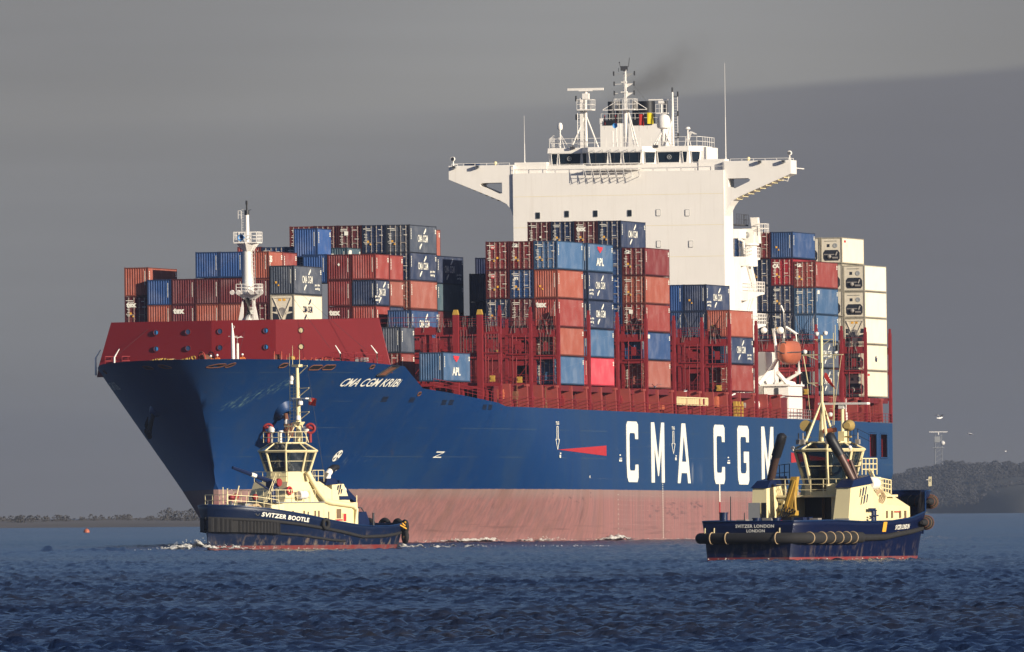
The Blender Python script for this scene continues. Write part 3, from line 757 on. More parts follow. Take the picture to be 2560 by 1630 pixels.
def stack(bay, bayname, u, vp, stackname, rows, L=12.19):
    """rows from the top: (ztop, front, colour, side mark, front mark)"""
    n = len(rows)
    for i, r in enumerate(rows):
        zt, fr, col, sm, fmk = r[:5]; zn = rows[i+1][0] if i+1 < n else (r[5] if len(r) > 5 else zt-HC-.02)
        H = HC if zt-zn > 2.74 else SD
        pos = '' if n == 1 else (', bottom of' if i == n-1 and n > 1 else ', '+ORD[i]+' of' if i == 0 else ', '+ORD[i]+' in')
        lab = f"{CC[col][1]} {FR[fr]} container{SM.get(sm, '')}{pos if pos else ','} {stackname}, {bayname}"
        if len(lab.split()) > 16: lab = f"{CC[col][1]} container{SM.get(sm, '')}{pos if pos else ','} {stackname}, {bayname}"
        if len(lab.split()) > 16: lab = f"{CC[col][1]} container{pos if pos else ','} {stackname}, {bayname}"
        if len(lab.split()) > 16: lab = lab.replace(' from bow', '').replace(' of the bridge', ' of bridge').replace('bay ahead', 'bay ahead')
        container(u, vp, zt, L, H, fr, col, sm, fmk, lab, 'containers stacked on deck')
B1 = 'foremost bay'; B2 = 'second bay from bow'; a = 'bay1'
T1 = (28.77, 26.15, 23.6, 20.98)
stack(a, B1, 31.4, -14.2, 'starboardmost stack', [(27.37, 'corr', 'org', '', ''), (24.47, 'door', 'mar', '', 'texd')])
stack(a, B1, 30.7, -11.7, 'second stack from starboard', [(26.12, 'corr', 'blu', '', ''), (23.6, 'corr', 'org', '', '')])
stack(a, B1, 30.7, -9.2, 'third stack from starboard', [(26.15, 'corr', 'mar', '', ''), (23.6, 'corr', 'mar', '', 'tex')])
stack(a, B1, 30.7, -6.75, 'fourth stack from starboard', [(28.77, 'corr', 'blu', '', ''), (26.15, 'corr', 'mar', '', ''), (23.6, 'corr', 'org', '', '')])
stack(a, B1, 30.7, -4.3, 'stack left of foremast', [(28.77, 'corr', 'blu', '', ''), (26.15, 'corr', 'mar', '', ''), (23.6, 'corr', 'org', '', '')])
stack(a, B1, 30.7, -1.72, 'stack behind the foremast', [(28.77, 'corr', 'org', 'num', '')], 6.06)
stack(a, B1, 36.9, -1.72, 'slot aft of the foremast', [(28.77, 'corr', 'red', '', '')], 6.06)
stack(a, B1, 30.7, -1.72, 'lower stack behind the foremast', [(26.15, 'corr', 'mar', '', ''), (23.6, 'door', 'mar', '', 'texd')])
stack(a, B1, 30.7, .82, 'stack right of the foremast', [(27.32, 'corr', 'gry', 'cmar', 'plain'), (24.42, 'v', 'wht', 'cmaw', '')])
stack('bay2', B2, 47.0, .36, 'low behind the faded grey navy stack', [(28.7, 'corr', 'blu', '', '')], 6.06)
stack('bay2', B2, 47.0, -.55, 'high behind the faded grey navy stack', [(31.3, 'corr', 'blu', '', '')], 6.06)
N20 = 'front slot of the twenty-foot stack'
stack('bay2', B2, 47.0, 2.87, 'second twenty-foot stack from port', [(28.65, 'corr', 'mrd', '', 'dia'), (26.05, 'corr', 'mrd', '', ''), (23.45, 'corr', 'mar', '', 'tex')], 6.06)
stack('bay2', B2, 47.0, 5.38, 'front twenty-foot stack behind breakwater end', [(28.65, 'corr', 'red', '', ''), (26.05, 'corr', 'nav', 'cmal', ''), (23.45, 'corr', 'red', '', '')], 6.06)
stack('bay2', B2, 53.3, 5.38, 'rear twenty-foot stack behind breakwater end', [(28.65, 'corr', 'red', '', ''), (26.05, 'corr', 'brn', '', ''), (23.45, 'corr', 'nav', 'cma', '')], 6.06)
stack(a, B1, 33.6, 10.95, 'low stack at breakwater end', [(21.1, 'corr', 'gry', '', ''), (18.5, 'door', 'red', '', '')], 6.06)
stack(a, B1, 31.0, 15.8, 'alone by the port rail', [(18.5, 'corr', 'lbl', 'apl', '')])
B2 = 'second bay from bow'
stack('bay2', B2, 47.6, 8.85, 'in shadow behind the breakwater end', [(23.0, 'corr', 'mbl', 'cma', '')])
stack('bay2', B2, 53.4, 1.0, 'low between the taller stacks', [(29.45, 'corr', 'tea', 'sq', 'lbl')], 6.06)
stack('bay2', B2, 47.6, -6.5, 'peeping over the blue pair', [(29.55, 'corr', 'red', '', '')])
stack('bay2', B2, 47.6, -4.0, 'second peeping over the blue pair', [(29.5, 'door', 'mbl', '', '')])
stack('bay2', B2, 47.6, -1.5, 'third peeping over, behind foremast', [(29.5, 'door', 'lbl', '', '')])
B3 = 'third bay from bow'
stack('bay3', B3, 60.7, 5.8, 'port stack', [(31.82, 'door', 'gry', 'cma', 'plain'), (29.05, 'door', 'nav', 'cmar', ''), (26.2, 'door', 'brn', '', ''), (23.36, 'door', 'mar', '', '')])
stack('bay3', B3, 60.7, 3.3, 'second stack from port', [(31.82, 'door', 'nav', '', 'plain')])
stack('bay3', B3, 60.7, .8, 'third stack from port', [(31.82, 'door', 'mar', '', 'lbl')])
stack('bay3', B3, 60.7, -1.7, 'fourth stack from port', [(31.82, 'door', 'mar', '', 'plain')])
stack('bay3', B3, 60.7, -4.2, 'fifth stack from port', [(31.8, 'door', 'red', '', '')])
B4 = 'fourth bay from bow'
stack('bay4', B4, 72.9, 18.3, 'outermost port stack', [(30.2, 'door', 'lbl', 'num2', 'plain'), (27.28, 'corr', 'org', '', 'stk'), (24.37, 'corr', 'red', '', 'tex'), (21.45, 'door', 'org', '', ''), (18.53, 'door', 'lbl', '', '')])
stack('bay4', B4, 72.9, 15.8, 'second stack from port', [(30.2, 'door', 'mrd', '', 'flor'), (27.28, 'door', 'mbl', '', 'apld'), (24.37, 'door', 'mar', '', '')])
stack('bay4', B4, 72.9, 13.3, 'third stack from port', [(30.2, 'door', 'mrd', '', 'trit'), (27.28, 'door', 'mrd', '', 'trit'), (24.37, 'door', 'nav', '', 'plain')])
stack('bay4', B4, 72.9, 5.8, 'inner stack past the gap', [(28.9, 'corr', 'nav', 'cmar', ''), (26.1, 'corr', 'tea', '', ''), (23.3, 'corr', 'mar', '', '')])
stack('bay4', B4, 73.5, 3.3, 'tip showing past the grey navy top', [(31.75, 'corr', 'org', '', '')])
B5 = 'fifth bay from bow'
stack('bay5', B5, 87.5, 18.3, 'outermost port stack', [(30.2, 'corr', 'lbl', 'apl', ''), (27.28, 'corr', 'nav', 'cmal', ''), (24.37, 'corr', 'nav', 'cmal', ''), (21.45, 'corr', 'lbl', '', ''), (18.53, 'corr', 'cri', '', '')])
stack('bay5', B5, 87.5, 8.3, 'inner stack seen through the gap', [(27.25, 'corr', 'dnv', '', ''), (24.35, 'corr', 'dnv', '', ''), (21.45, 'corr', 'mar', '', '')])
stack('bay6', 'sixth bay from bow', 101.5, 5.8, 'stack seen through the gap', [(29.15, 'corr', 'dnv', '', ''), (26.25, 'corr', 'dnv', '', '')])
B7 = 'bay before the white bridge windows'
B7 = 'seventh bay from bow'
stack('bay7', B7, 115.4, 18.3, 'outermost port stack', [(30.2, 'door', 'mrd', '', 'flor'), (27.28, 'door', 'org', '', 'plain'), (24.37, 'door', 'red', '', 'lbl'), (21.45, 'corr', 'mbl', 'sq', ''), (18.53, 'door', 'brn', '', '')])
stack('bay7', B7, 115.4, 15.8, 'second stack from port', [(33.05, 'door', 'nav', 'cma', 'plain'), (30.15, 'door', 'mbl', '', ''), (27.25, 'door', 'blu', '', ''), (24.35, 'door', 'blu', '', '')])
stack('bay7', B7, 115.4, 13.3, 'third stack from port', [(33.05, 'door', 'mar', '', 'texd')])
stack('bay7', B7, 115.4, 10.8, 'fourth stack from port', [(33.05, 'door', 'nav', '', 'stk')])
stack('bay7', B7, 115.4, 8.3, 'fifth stack from port', [(33.05, 'door', 'mar', '', 'dot')])
B10 = 'bay just ahead of the white bridge'
B10 = 'bay ahead of the bridge'
stack('bay10', B10, 158, 18.3, 'outermost port stack', [(24.3, 'corr', 'org', '', 'stk'), (21.45, 'corr', 'nav', 'cmar', ''), (18.53, 'door', 'red', '', '')])
stack('bay10', B10, 158, 15.8, 'second stack from port', [(27.05, 'corr', 'nav', 'cmal', 'stk'), (24.2, 'corr', 'nav', '', '')])
stack('bay10', B10, 158, 13.3, 'third stack from port', [(27.05, 'corr', 'blu', '', ''), (24.2, 'corr', 'mbl', '', '')])
B11 = 'bay behind the bridge'
stack('bay11', B11, 204.2, 18.3, 'outermost port stack', [(30.2, 'door', 'red', '', 'flor'), (27.3, 'door', 'lbl', 'sq', ''), (24.4, 'corr', 'lbl', '', ''), (21.5, 'corr', 'gry', 'cma', ''), (18.55, 'corr', 'gry', 'cma', '')])
stack('bay11', B11, 204.2, 15.8, 'second stack from port', [(33.45, 'corr', 'mbl', 'logoy', 'stk'), (30.5, 'door', 'cai', '', 'cai'), (27.6, 'door', 'nav', '', 'plain'), (24.65, 'door', 'nav', '', 'stk')])
stack('bay11', B11, 204.2, 13.3, 'third stack from port', [(33.45, 'door', 'mrd', '', 'flor'), (30.5, 'door', 'nav', '', 'plain'), (27.6, 'door', 'nav', '', ''), (24.65, 'door', 'nav', '', '')])
stack('bay11', B11, 204.2, 10.8, 'fourth stack, behind the deck crane', [(33.4, 'door', 'mbl', '', '')])
B12 = 'aftmost bay'
stack('bay12', B12, 231.4, 18.3, 'outermost port stack', [(30.2, 'r', 'wht', '', ''), (27.28, 'r', 'wht', '', ''), (24.37, 'v', 'wht', '', ''), (21.45, 'r', 'wht', 'logo', ''), (18.53, 'r', 'wht', 'logor', '')])
stack('bay12', B12, 231.4, 15.8, 'second stack from port', [(33.3, 'r', 'wht', 'logor', ''), (30.35, 'r', 'wht', '', ''), (27.45, 'r', 'wht', '', ''), (24.5, 'r', 'wht', '', '')])
stack('bay12', B12, 231.4, 13.3, 'third stack from port', [(33.3, 'r', 'wht', '', '')])
pmat('orange_red', (.34, .05, .03), .6, var=.3, rust=.3); pmat('rod_grey', (.16, .14, .13), .6, .2, var=.4, scale=3); pmat('stanchion_red', (.26, .045, .035), .65, var=.3, scale=1.2, rust=.4)
# ---------------------------------------------------------------- breakwater, masts and gear on the forecastle
def wallpanel(b, pts, th):       # pts: (u,v,z) loop of a flat wall, thickened aft
    n = len(pts); vs = list(pts)+[(u+th, v, z) for u, v, z in pts]
    fs = [tuple(range(n)), tuple(range(2*n-1, n-1, -1))]+[(i, (i+1) % n, n+(i+1) % n, n+i) for i in range(n)]
    b.add(vs, fs)
b = SB(); ZB, ZT = 16.3, 21.65
wallpanel(b, [(11, -2.9, ZB), (11, 3.55, ZB), (11, 3.55, ZT), (11, -2.9, ZT)], .15)
wallpanel(b, [(11, 3.552, ZB), (13.6, 14.6, ZB), (13.6, 14.45, 17.1), (13.4, 13.35, ZT), (11, 3.552, ZT)], .15)
wallpanel(b, [(11, -2.902, ZB), (13.6, -15.15, ZB), (13.6, -14.95, 17.4), (13.4, -13.6, ZT), (11, -2.902, ZT)], .15)
bw = b.build('breakwater', M['breakwater_red'], ship)
b = SB()
for k in range(7):
    v = -12+k*3.8
    w0 = 11.3+max(0, abs(v+.3)-3.2)*.235; b.hexa([(w0, v, ZB), (16, v, ZB), (16, v+.15, ZB), (w0, v+.15, ZB), (w0, v, 21), (w0+.5, v, 21), (w0+.5, v+.15, 21), (w0, v+.15, 21)])
b.build('breakwater_stiffener', M['red_dark'], bw)
for v in (-8.77, -5.38, -2.04, 2.58, 6.0):
    for z in (20.58, 18.98):
        u = 10.97 if -2.9 < v < 3.55 else 11+(v-3.552)*.2353-.04 if v > 0 else 11+(-v-2.902)*.2122-.04
        lit = v > 5  # discs painted as the view through: cream where sunlit, else dark blue
        b = SB(); b.lathe([(.26, 0), (.26, .05)], (u-.03, v, z), 18, 0, (1, 0, 0))
        p = b.build('porthole', M['cream_paint'] if lit else M['mbl_hole'] if 'mbl_hole' in M else M['tug_blue'], bw, smooth=40)
        b = SB(); b.torus((u-.05, v, z), .27, .035, (1, 0, 0), 18, 6); b.build('porthole_rim', M['red_dark'], p, smooth=60)
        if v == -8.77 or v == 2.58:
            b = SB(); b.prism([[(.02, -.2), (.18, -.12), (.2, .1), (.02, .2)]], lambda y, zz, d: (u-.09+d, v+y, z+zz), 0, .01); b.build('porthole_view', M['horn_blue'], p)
# foremast
b = SB()
b.tube([(13.5, .25, 21.3), (13.5, .25, 24.2), (13.5, .22, 28.7)], [.62, .58, .48], 16)
b.tube([(13.5, .22, 28.7), (13.5, .2, 32)], [.24, .20], 10)
for s in (1, -1): b.hexa([(13.4, .25+s*1.0, 21.65), (13.6, .25+s*1.0, 21.65), (13.6, .25+s*.5, 21.65), (13.4, .25+s*.5, 21.65), (13.4, .25+s*.6, 23.6), (13.6, .25+s*.6, 23.6), (13.6, .25+s*.5, 23.6), (13.4, .25+s*.5, 23.6)])
fm = b.build('foremast', M['white_paint'], ship, smooth=50)
b = SB()
b.lathe([(.5, 28.4), (1.15, 29.2), (1.15, 29.28)], (13.5, .28, 0), 8); b.box((12.4, -.9, 29.2), (14.6, 1.45, 29.3))
b.rail([(12.4, -.9, 29.3), (12.4, 1.45, 29.3), (14.6, 1.45, 29.3), (14.6, -.9, 29.3), (12.4, -.9, 29.3)], 1.0, .035, .6, 3)
b.build('mast_platform', M['white_paint'], fm)
b = SB()
b.hexa([(13.2, -.1, 23.7), (13.8, -.1, 23.7), (13.8, .9, 23.7), (13.2, .9, 23.7), (12.8, -.75, 24.2), (14.2, -.75, 24.2), (14.2, 1.5, 24.2), (12.8, 1.5, 24.2)])
b.rail([(12.6, -.75, 24.2), (12.6, 1.5, 24.2), (14.4, 1.5, 24.2), (14.4, -.75, 24.2)], 1.0, .035, .6, 3); b.cyl((12.8, -1.1, 24.3), (12.8, 1.9, 24.3), .05)
b.build('mast_platform', M['white_paint'], fm)
for v in (-1.1, -.5, .85, 1.5, 1.8):
    b = SB(); b.lathe([(.12, -.2), (.24, .1), (.24, .2)], (12.5, v, 24.45), 10, 0, (-1, 0, -.4)); b.build('floodlight', M['white_paint'], fm, smooth=40)
b = SB(); b.lathe([(.08, -.5), (.12, -.2), (.34, .35), (.34, .38), (.24, .3), (.1, -.1)], (12.6, -.05, 29.75), 16, 0, (-1, -.25, 0)); b.build('whistle_horn', M['horn_blue'], fm, smooth=50)
b = SB()
b.cyl((13.5, .2, 32), (13.5, .2, 32.45), .24, None, 10); b.cyl((13.5, .2, 32.45), (13.5, .2, 33.0), .08); b.cyl((13.5, .2, 33.0), (13.5, .2, 33.4), .12)
b.bar((13.5, .2, 32.4), (13.5, .65, 32.5), .05); b.build('masthead_light', M['black_paint'], fm)
b = SB()
for z in [21.7+i*.38 for i in range(20)]: b.bar((13.2, .72, z), (13.2, 1.02, z), .03)
b.bar((13.2, .72, 21.6), (13.2, .72, 29.2), .035); b.bar((13.2, 1.02, 21.6), (13.2, 1.02, 29.2), .035)
for z in [30+i*.25 for i in range(11)]: b.bar((13.2, -.25, z), (13.2, -.05, z), .025)
b.bar((13.2, -.25, 29.3), (13.2, -.25, 32.4), .03); b.rail([(13.2, -.3, 31.6), (13.2, -.6, 31.6)], .8, .03, .3, 2)
b.build('ladder', M['white_paint'], fm)
# small bow light mast
b = SB(); b.tube([(6, .45, 16.3), (6, .42, 19.9), (6, .36, 21.3)], [.20, .18, .05], 10); b.bar((6, .0, 20), (6, .9, 20), .05)
b.tube([(6.2, .85, 16.3), (6.2, .85, 19.3)], .12, 8); b.tube([(6.2, .85, 19.3), (6.2, .8, 19.8), (6.2, 1.25, 20.0)], .05, 6); b.bar((6.2, .6, 19.9), (6.2, 1.4, 19.9), .05)
b.torus((6, .5, 20.9), .12, .02, (1, 0, 0), 10, 5); b.build('bow_mast', M['white_paint'], ship, smooth=40)
# windlasses and rope drums (fixed to the deck)
def drum(u, v, z, r, L, m, ax=(0, 1, 0), spokes=True):
    b = SB(); A = Vector(ax).normalized(); c = Vector((u, v, z))
    for s in (-1, 1):
        b.torus(c+A*L/2*s, r, r*.10, A, 22, 6)
        e = A.orthogonal().normalized(); g = A.cross(e)
        for k in range(6): d = e*math.cos(k*math.pi/3)+g*math.sin(k*math.pi/3); b.bar(c+A*L/2*s, c+A*L/2*s+d*r, .07)
    w = b.build('winch_drum', M['orange_red'], ship, smooth=40)  # lighter orange red puts the lit wheel edges into the colour
    b = SB(); b.cyl(c-A*L/2, c+A*L/2, r*.72, None, 14); b.build('rope_coil', M[m], w, smooth=50)  # rust-brown core of some drums stands in for their dark interior
drum(7.5, -2.6, 17.7, .85, 1.0, 'rust_steel', (.75, 1, 0)); drum(8.2, 4.4, 17.6, .85, .7, 'rust_steel', (.2, 1, 0)); drum(8.3, 5.6, 17.4, .7, .7, 'rust_steel', (.2, 1, 0))
for i, v in enumerate((6.3, 7.6, 8.6, 9.5)): drum(7+i*.5, v, 17.2, .6, .7, 'rope' if i != 2 else 'letter_white')
drum(8, -6, 17.1, .55, .9, 'rust_steel')
b = SB()
for i in range(26):
    t = i/25; b.torus((6+t*1.0, -8.0+t*4.3, 17.55+.15*math.sin(t*7)+t*.35), .16, .06, (math.sin(i*1.3), math.cos(i*1.3), .4), 8, 5)
b.build('anchor_chain', M['yellow_paint'], ship, smooth=60)
b = SB(); rnd = random.Random(5)
for i in range(5):
    P = [(6.5+rnd.random()*2, -7.8+j*.6+rnd.random()*.3, 17.5+rnd.random()*.4) for j in range(6)]; b.tube(P, .07, 6)
b.build('mooring_rope', M['rope'], ship, smooth=60)
for (u, v) in ((3, 3.9), (5.5, 7.4), (10, -9), (4.5, -5)):
    b = SB(); b.cyl((u, v, 16.3), (u, v, 17.5), .28, None, 12); b.cyl((u, v, 17.5), (u, v, 17.65), .36, None, 12); b.build('bollard', M['red_paint'], ship, smooth=40)
b = SB(); b.ball((5.5, 6.5, 17.75), .26, 8); b.build('ventilator_cap', M['yellow_paint'], ship, smooth=60)
def rails(name, pts, h=1.05, r=.03, step=1.4, rows=3, mat='red_paint', par=None):
    b = SB(); b.rail(pts, h, r, step, rows); return b.build(name, M[mat], par or ship)
rails('guard_rail', [(9.5, 11.8, 16.9), (11.5, 12.6, 16.9), (11.5, 9.4, 16.9), (9.5, 9.4, 16.9), (9.5, 11.8, 16.9)], 1.4, .04, 1.0)
rails('guard_rail', [(12, -13.9, 17), (14, -12.4, 17), (14, -10.9, 17), (12, -12.2, 17)], 1.3, .05, .8)
rails('guard_rail', [(7, 11.2, 17.3), (12.6, 13.9, 17.0)], 1.0, .03, 1.2, 2)
for (u, v, dv) in ((8.5, 10.6, -.5), (12.3, 13.4, -.6), (10.5, -12.6, .5), (14.2, -15.4, .5)):
    b = SB(); b.tube([(u, v, 16.5), (u, v, 18.2), (u, v+dv, 19.0)], [.11, .09, .05], 8); b.build('davit_post', M['white_paint'], ship, smooth=50)
b = SB(); b.box((10.6, 11.6, 17.4), (11.6, 12.7, 17.8)); b.box((10.9, 11.8, 16.4), (11.3, 12.4, 17.4)); b.build('winch_control_stand', M['grey_paint'], ship)
# stays from the foremast
for p, q in (((13.4, .2, 30), (10, 9.2, 18.8)), ((13.4, .2, 28.8), (11.6, 12.4, 18.6)), ((13.4, .2, 21.8), (6.2, .9, 18)), ((13.4, .2, 29), (12.2, -13, 18.2))):
    b = SB(); b.cyl(p, q, .014, None, 4); b.build('wire_stay', M['dark_grey'], ship)
# ---------------------------------------------------------------- hatch covers, coamings and lashing bridges
for u0, u1, z, vs_, ve in ((30.2, 45.9, 17.3, -15.2, 8.6), (47.4, 60, 20.3, -15, 9), (60.6, 73, 20.6, -15, 8), (72.8, 85.2, 15.55, -18.3, 18.3), (72.8, 85.2, 20.5, -15, 6.5), (87.4, 99.8, 15.55, -18.3, 18.3), (87.4, 99.7, 18.4, -12, 9), (101.4, 113.8, 15.5, -18, 17.5), (101.4, 113.7, 23.2, -12, 6), (115.3, 127.7, 15.55, -18.3, 18.3), (115.3, 127.6, 21.3, -12, 15.6), (115.3, 127.5, 30.0, 5.9, 13.2), (129.6, 142, 15.4, -18, 17.5), (143.6, 156, 15.4, -18, 17.5), (157.9, 170.2, 15.55, -18.3, 18.3), (157.9, 170.1, 21.5, -12, 15.6), (204.1, 216.4, 15.55, -18.3, 18.3), (204.1, 216.3, 21.6, -12, 15.7), (218, 230, 15.4, -18, 17.5), (231.3, 243.6, 15.55, -18.3, 18.3), (231.3, 243.5, 21.5, -12, 15.6)):
    b = SB(); b.box((u0, vs_, 15.0 if z < 16 else 15.56), (u1, ve, z))
    b.build('hatch_cover', M['red_dark'], ship)
b = SB(); b.box((47, 17.0, 13.0), (243.8, 17.15, 15.1)); b.box((47, 16.6, 15.1), (243.8, 17.2, 15.25)); cm = b.build('hatch_coaming', M['red_dark'], ship)  # darker red puts the shade behind the stanchions into the paint
rnd = random.Random(4)
for i in range(70):
    u = 49+i*2.7+rnd.random(); z = 13.1+rnd.random()*.5; w, h = .5+rnd.random()*.7, .8+rnd.random()*.8
    if 186 < u < 203: continue
    b = SB(); b.box((u, 17.15, z), (u+w, 17.17, z+h)); b.build('coaming_panel', M[rnd.choice(('black_paint', 'dark_grey', 'red_paint', 'stanchion_red'))], cm)  # scattered panels; the dark ones paint in the shaded gaps between lockers
rnd = random.Random(11)
for i in range(28):
    u = 50+i*7.0
    if 186 < u < 203: continue
    w = .42 if i % 3 == 0 else .3; vb = min(18.62, hb(u, 13)-.1)
    b = SB(); b.hexa([(u, 17.2, 12.95), (u+w, 17.2, 12.95), (u+w, vb, 12.95), (u, vb, 12.95), (u-.1, 17.2, 15.5), (u+w+.1, 17.2, 15.5), (u+w+.1, vb-.1, 15.5), (u-.1, vb-.1, 15.5)])
    if i % 2: b.box((u-.5, 18.3, 15.3), (u+1.0, 18.55, 15.52))
    b.build('stanchion', M['stanchion_red'], ship)
for i in range(96):
    u = 49+i*2.0+rnd.random()
    if 186 < u < 203: continue
    z = 13.0+rnd.choice((0, .5, 1.0)); w, h = .5+rnd.random()*.9, .4+rnd.random()*.7
    k = rnd.choice(('red_paint', 'red_paint', 'red_paint', 'red_dark', 'galvanised', 'white_paint', 'rust_steel', 'orange_paint'))
    b = SB(); b.box((u, 17.16, z), (u+w, 17.7, z+h)); b.box((u+w*.2, 17.7, z+h*.2), (u+w*.8, 17.76, z+h*.7)); b.cyl((u+w+.2, 17.5, 13), (u+w+.2, 17.5, 15.4), .06, None, 6); b.build('deck_locker', M[k], ship)
rails('guard_rail', [(49, 18.62, 13.15), (188, 18.62, 12.98), (244, 18.62, 12.8)], 1.05, .028, 1.75, 3)
rails('guard_rail', [(24, 16.4, 14.8), (31, 17.3, 14.36), (47, 18.5, 13.4)], 1.0, .028, 1.6, 3)
b = SB(); b.box((49, 17.2, 15.42), (243, 17.5, 15.5)); b.build('walkway', M['red_dark'], ship)
def beam(b, u, v0, v1, z, h, w=.4): b.box((u-w/2, v0, z-h), (u+w/2, v1, z))
def lashing_bridge(u, vmin, inner, arch, tall=True):
    b = SB()
    n = int((18.5-vmin)/2.5)
    for z, h in ((21.2, .75), (18.55, .35), (15.6, .3)): beam(b, u, vmin, 18.2, z, h, .7)
    lb = b.build('lashing_bridge', M['red_paint'], ship)
    for k in range(n+1):
        v = 18.5-2.5*k
        top = 22.8 if k == 0 else 22.1 if k == 1 else 21.3
        w = .27 if k < 2 else .22; v = min(v, hb(u, 13.3)-.25)
        b = SB(); zb = 12.9
        if k == 0:      # slotted guide post: two cheeks and rungs
            b.box((u-.34, v-w/2, zb), (u-.14, v+w/2, top)); b.box((u+.14, v-w/2, zb), (u+.34, v+w/2, top))
            for i in range(6): z = 14+i*1.7; b.box((u-.14, v-w/2+.02, z), (u+.14, v+w/2-.02, z+.8))
        else: b.box((u-.25, v-w/2, zb), (u+.25, v+w/2, top))
        b.build('guide_post', M['red_paint'], lb)
    for k in range(1, n):
        v1 = 18.5-2.5*k-.17; v0 = v1-2.16
        if k in inner:
            b = SB(); b.box((u-.08, v0, 15.6), (u+.08, v1, 20.45))
            for zz in (17.2, 19.4): b.box((u-.14, v0, zz), (u-.08, v1, zz+.1))
            b.build('bulkhead_plate', M['red_dark'], lb)
        elif k in arch:
            hole = [(v0+.35, 15.9), (v1-.35, 15.9), (v1-.35, 17.6), (v0+.35, 17.6)]
            h2 = [(v0+.3, 18.7), (v1-.3, 18.7), (v1-.3, 19.7), (v1-.6, 20.15), (v0+.6, 20.15), (v0+.3, 19.7)]
            b = SB(); b.prism([[(v0, 15.6), (v1, 15.6), (v1, 20.45), (v0, 20.45)], hole, h2], lambda y, z, d: (u+d, y, z), -.08, .08); b.build('arch_plate', M['red_paint'], lb)
    rnd = random.Random(int(u*10))
    for k in range(n):
        v1 = 18.5-2.5*k-.15; v0 = v1-2.2; b = SB()
        b.cyl((u-.36, v0+.5, 15.6), (u-.36, v0+.5, 20.5), .05); b.cyl((u-.36, v1-.35, 15.6), (u-.36, v1-.35, 20.5), .04)
        b.bar((u-.2, v0, 15.6), (u-.2, v1, 18.3), .05) if k % 2 else b.bar((u-.2, v1, 18.6), (u-.2, v0, 20.6), .05)
        b.box((u-.5, v0+.1, 18.5), (u-.3, v1-.1, 18.62)); b.box((u-.42, v0+.8, 19.0), (u-.3, v0+1.3, 19.9)); b.build('bridge_brace', M['red_paint'], lb)
    b = SB(); b.rail([(u-.4, vmin, 21.2), (u-.4, 18.2, 21.2)], 1.0, .028, 1.25, 2); b.rail([(u-.4, max(vmin, 8), 18.55), (u-.4, 18.2, 18.55)], 1.0, .028, 1.25, 2); b.rail([(u-.4, max(vmin, 8), 15.6), (u-.4, 18.2, 15.6)], .9, .028, 1.25, 2)
    b.build('guard_rail', M['red_paint'], lb)
    b = SB()                                        # stowed lashing rods and turnbuckles
    for k in range(n):
        v = 18.5-2.5*k-1.25
        for j in range(5):
            y = v+rnd.uniform(-.9, .9); t = rnd.uniform(-.45, .45)
            b.cyl((u-.45, y, 20.6+rnd.random()*.5), (u-.5, y+t, 21.8+rnd.random()*.8), .016, None, 4)
            if j % 3 == 0: b.cyl((u-.45, y, 20.7), (u-.46, y+t*.4, 21.4), .035, None, 5)
        if rnd.random() < .5:
            for j in range(4): y = v-.6+j*.3; b.cyl((u-.42, y, 18.7), (u-.42, y+.03, 20.9), .025, None, 4)
    tag(b.build('lashing_rod', M['rod_grey'], lb), kind='stuff')
    for k in range(n):
        v = 18.5-2.5*k-1.2
        if rnd.random() < .4:
            z = rnd.choice((15.7, 18.65, 21.25)); b = SB(); b.box((u-.55, v-.2, z), (u-.25, v+.3, z+.6)); b.box((u-.6, v-.1, z+.2), (u-.55, v+.15, z+.45)); b.build('lashing_gear_bin', M['yellow_paint'], lb)
    return lb
lashing_bridge(46.7, 1.0, (), (3, 5))
lashing_bridge(59.2, 1.0, (2, 3, 4, 5, 6), ())
lashing_bridge(72.2, 3.5, (2, 3, 4, 5), (1,))
lashing_bridge(86.7, 8.5, (), (1,))
lashing_bridge(100.6, 8.5, (2, 3), (1,))
lashing_bridge(114.7, 8.5, (2,), (1,))
lashing_bridge(128.6, 8.5, (2, 3), (1,))
lashing_bridge(142.9, 8.5, (2, 3), (1,))
lashing_bridge(157.0, 8.5, (3,), (1, 2))
lashing_bridge(171.0, 11, (), (1,))
lashing_bridge(203.3, 11, (), (1, 2))
lashing_bridge(217.2, 11, (2,), (1,))
lashing_bridge(230.5, 11, (), (1,))
lashing_bridge(244.4, 13.5, (), (), True)
for u, v in ((46.0, 13.75), (46.0, 16.2)):
    b = SB(); b.box((u-.25, v-.28, 13), (u+.25, v+.28, 22.4)); p = b.build('hose_post', M['red_paint'], ship)
    b = SB(); b.hexa([(u-.27, v-.3, 22.4), (u+.27, v-.3, 22.4), (u+.27, v+.3, 22.4), (u-.27, v+.3, 22.4), (u-.27, v-.18, 22.9), (u+.27, v-.18, 22.9), (u+.27, v+.18, 22.9), (u-.27, v+.18, 22.9)]); b.build('post_cap', M['yellow_paint'], p)
# crossed lashings in front of the stacks
for u, vl, z0, z1 in ((72.5, (18.3, 15.8, 13.3), 21.3, 24.2), (115.0, (18.3, 15.8), 21.3, 24.2), (157.6, (18.3, 15.8, 13.3), 21.3, 24.0), (203.9, (18.3, 15.8, 13.3), 21.3, 24.4), (231.0, (18.3, 15.8), 21.3, 24.3)):
    b = SB()
    for v in vl:
        for s in (-1, 1):
            c = v-1.22
            b.cyl((u-.35, c+s*.15, z0), (u+.0, c+s*1.12, z1), .018, None, 4); b.cyl((u-.35, c-s*.3, z0), (u+.0, c+s*1.1, z1-.1), .016, None, 4)
    tag(b.build('crossed_lashing', M['rod_grey'], ship), kind='stuff')
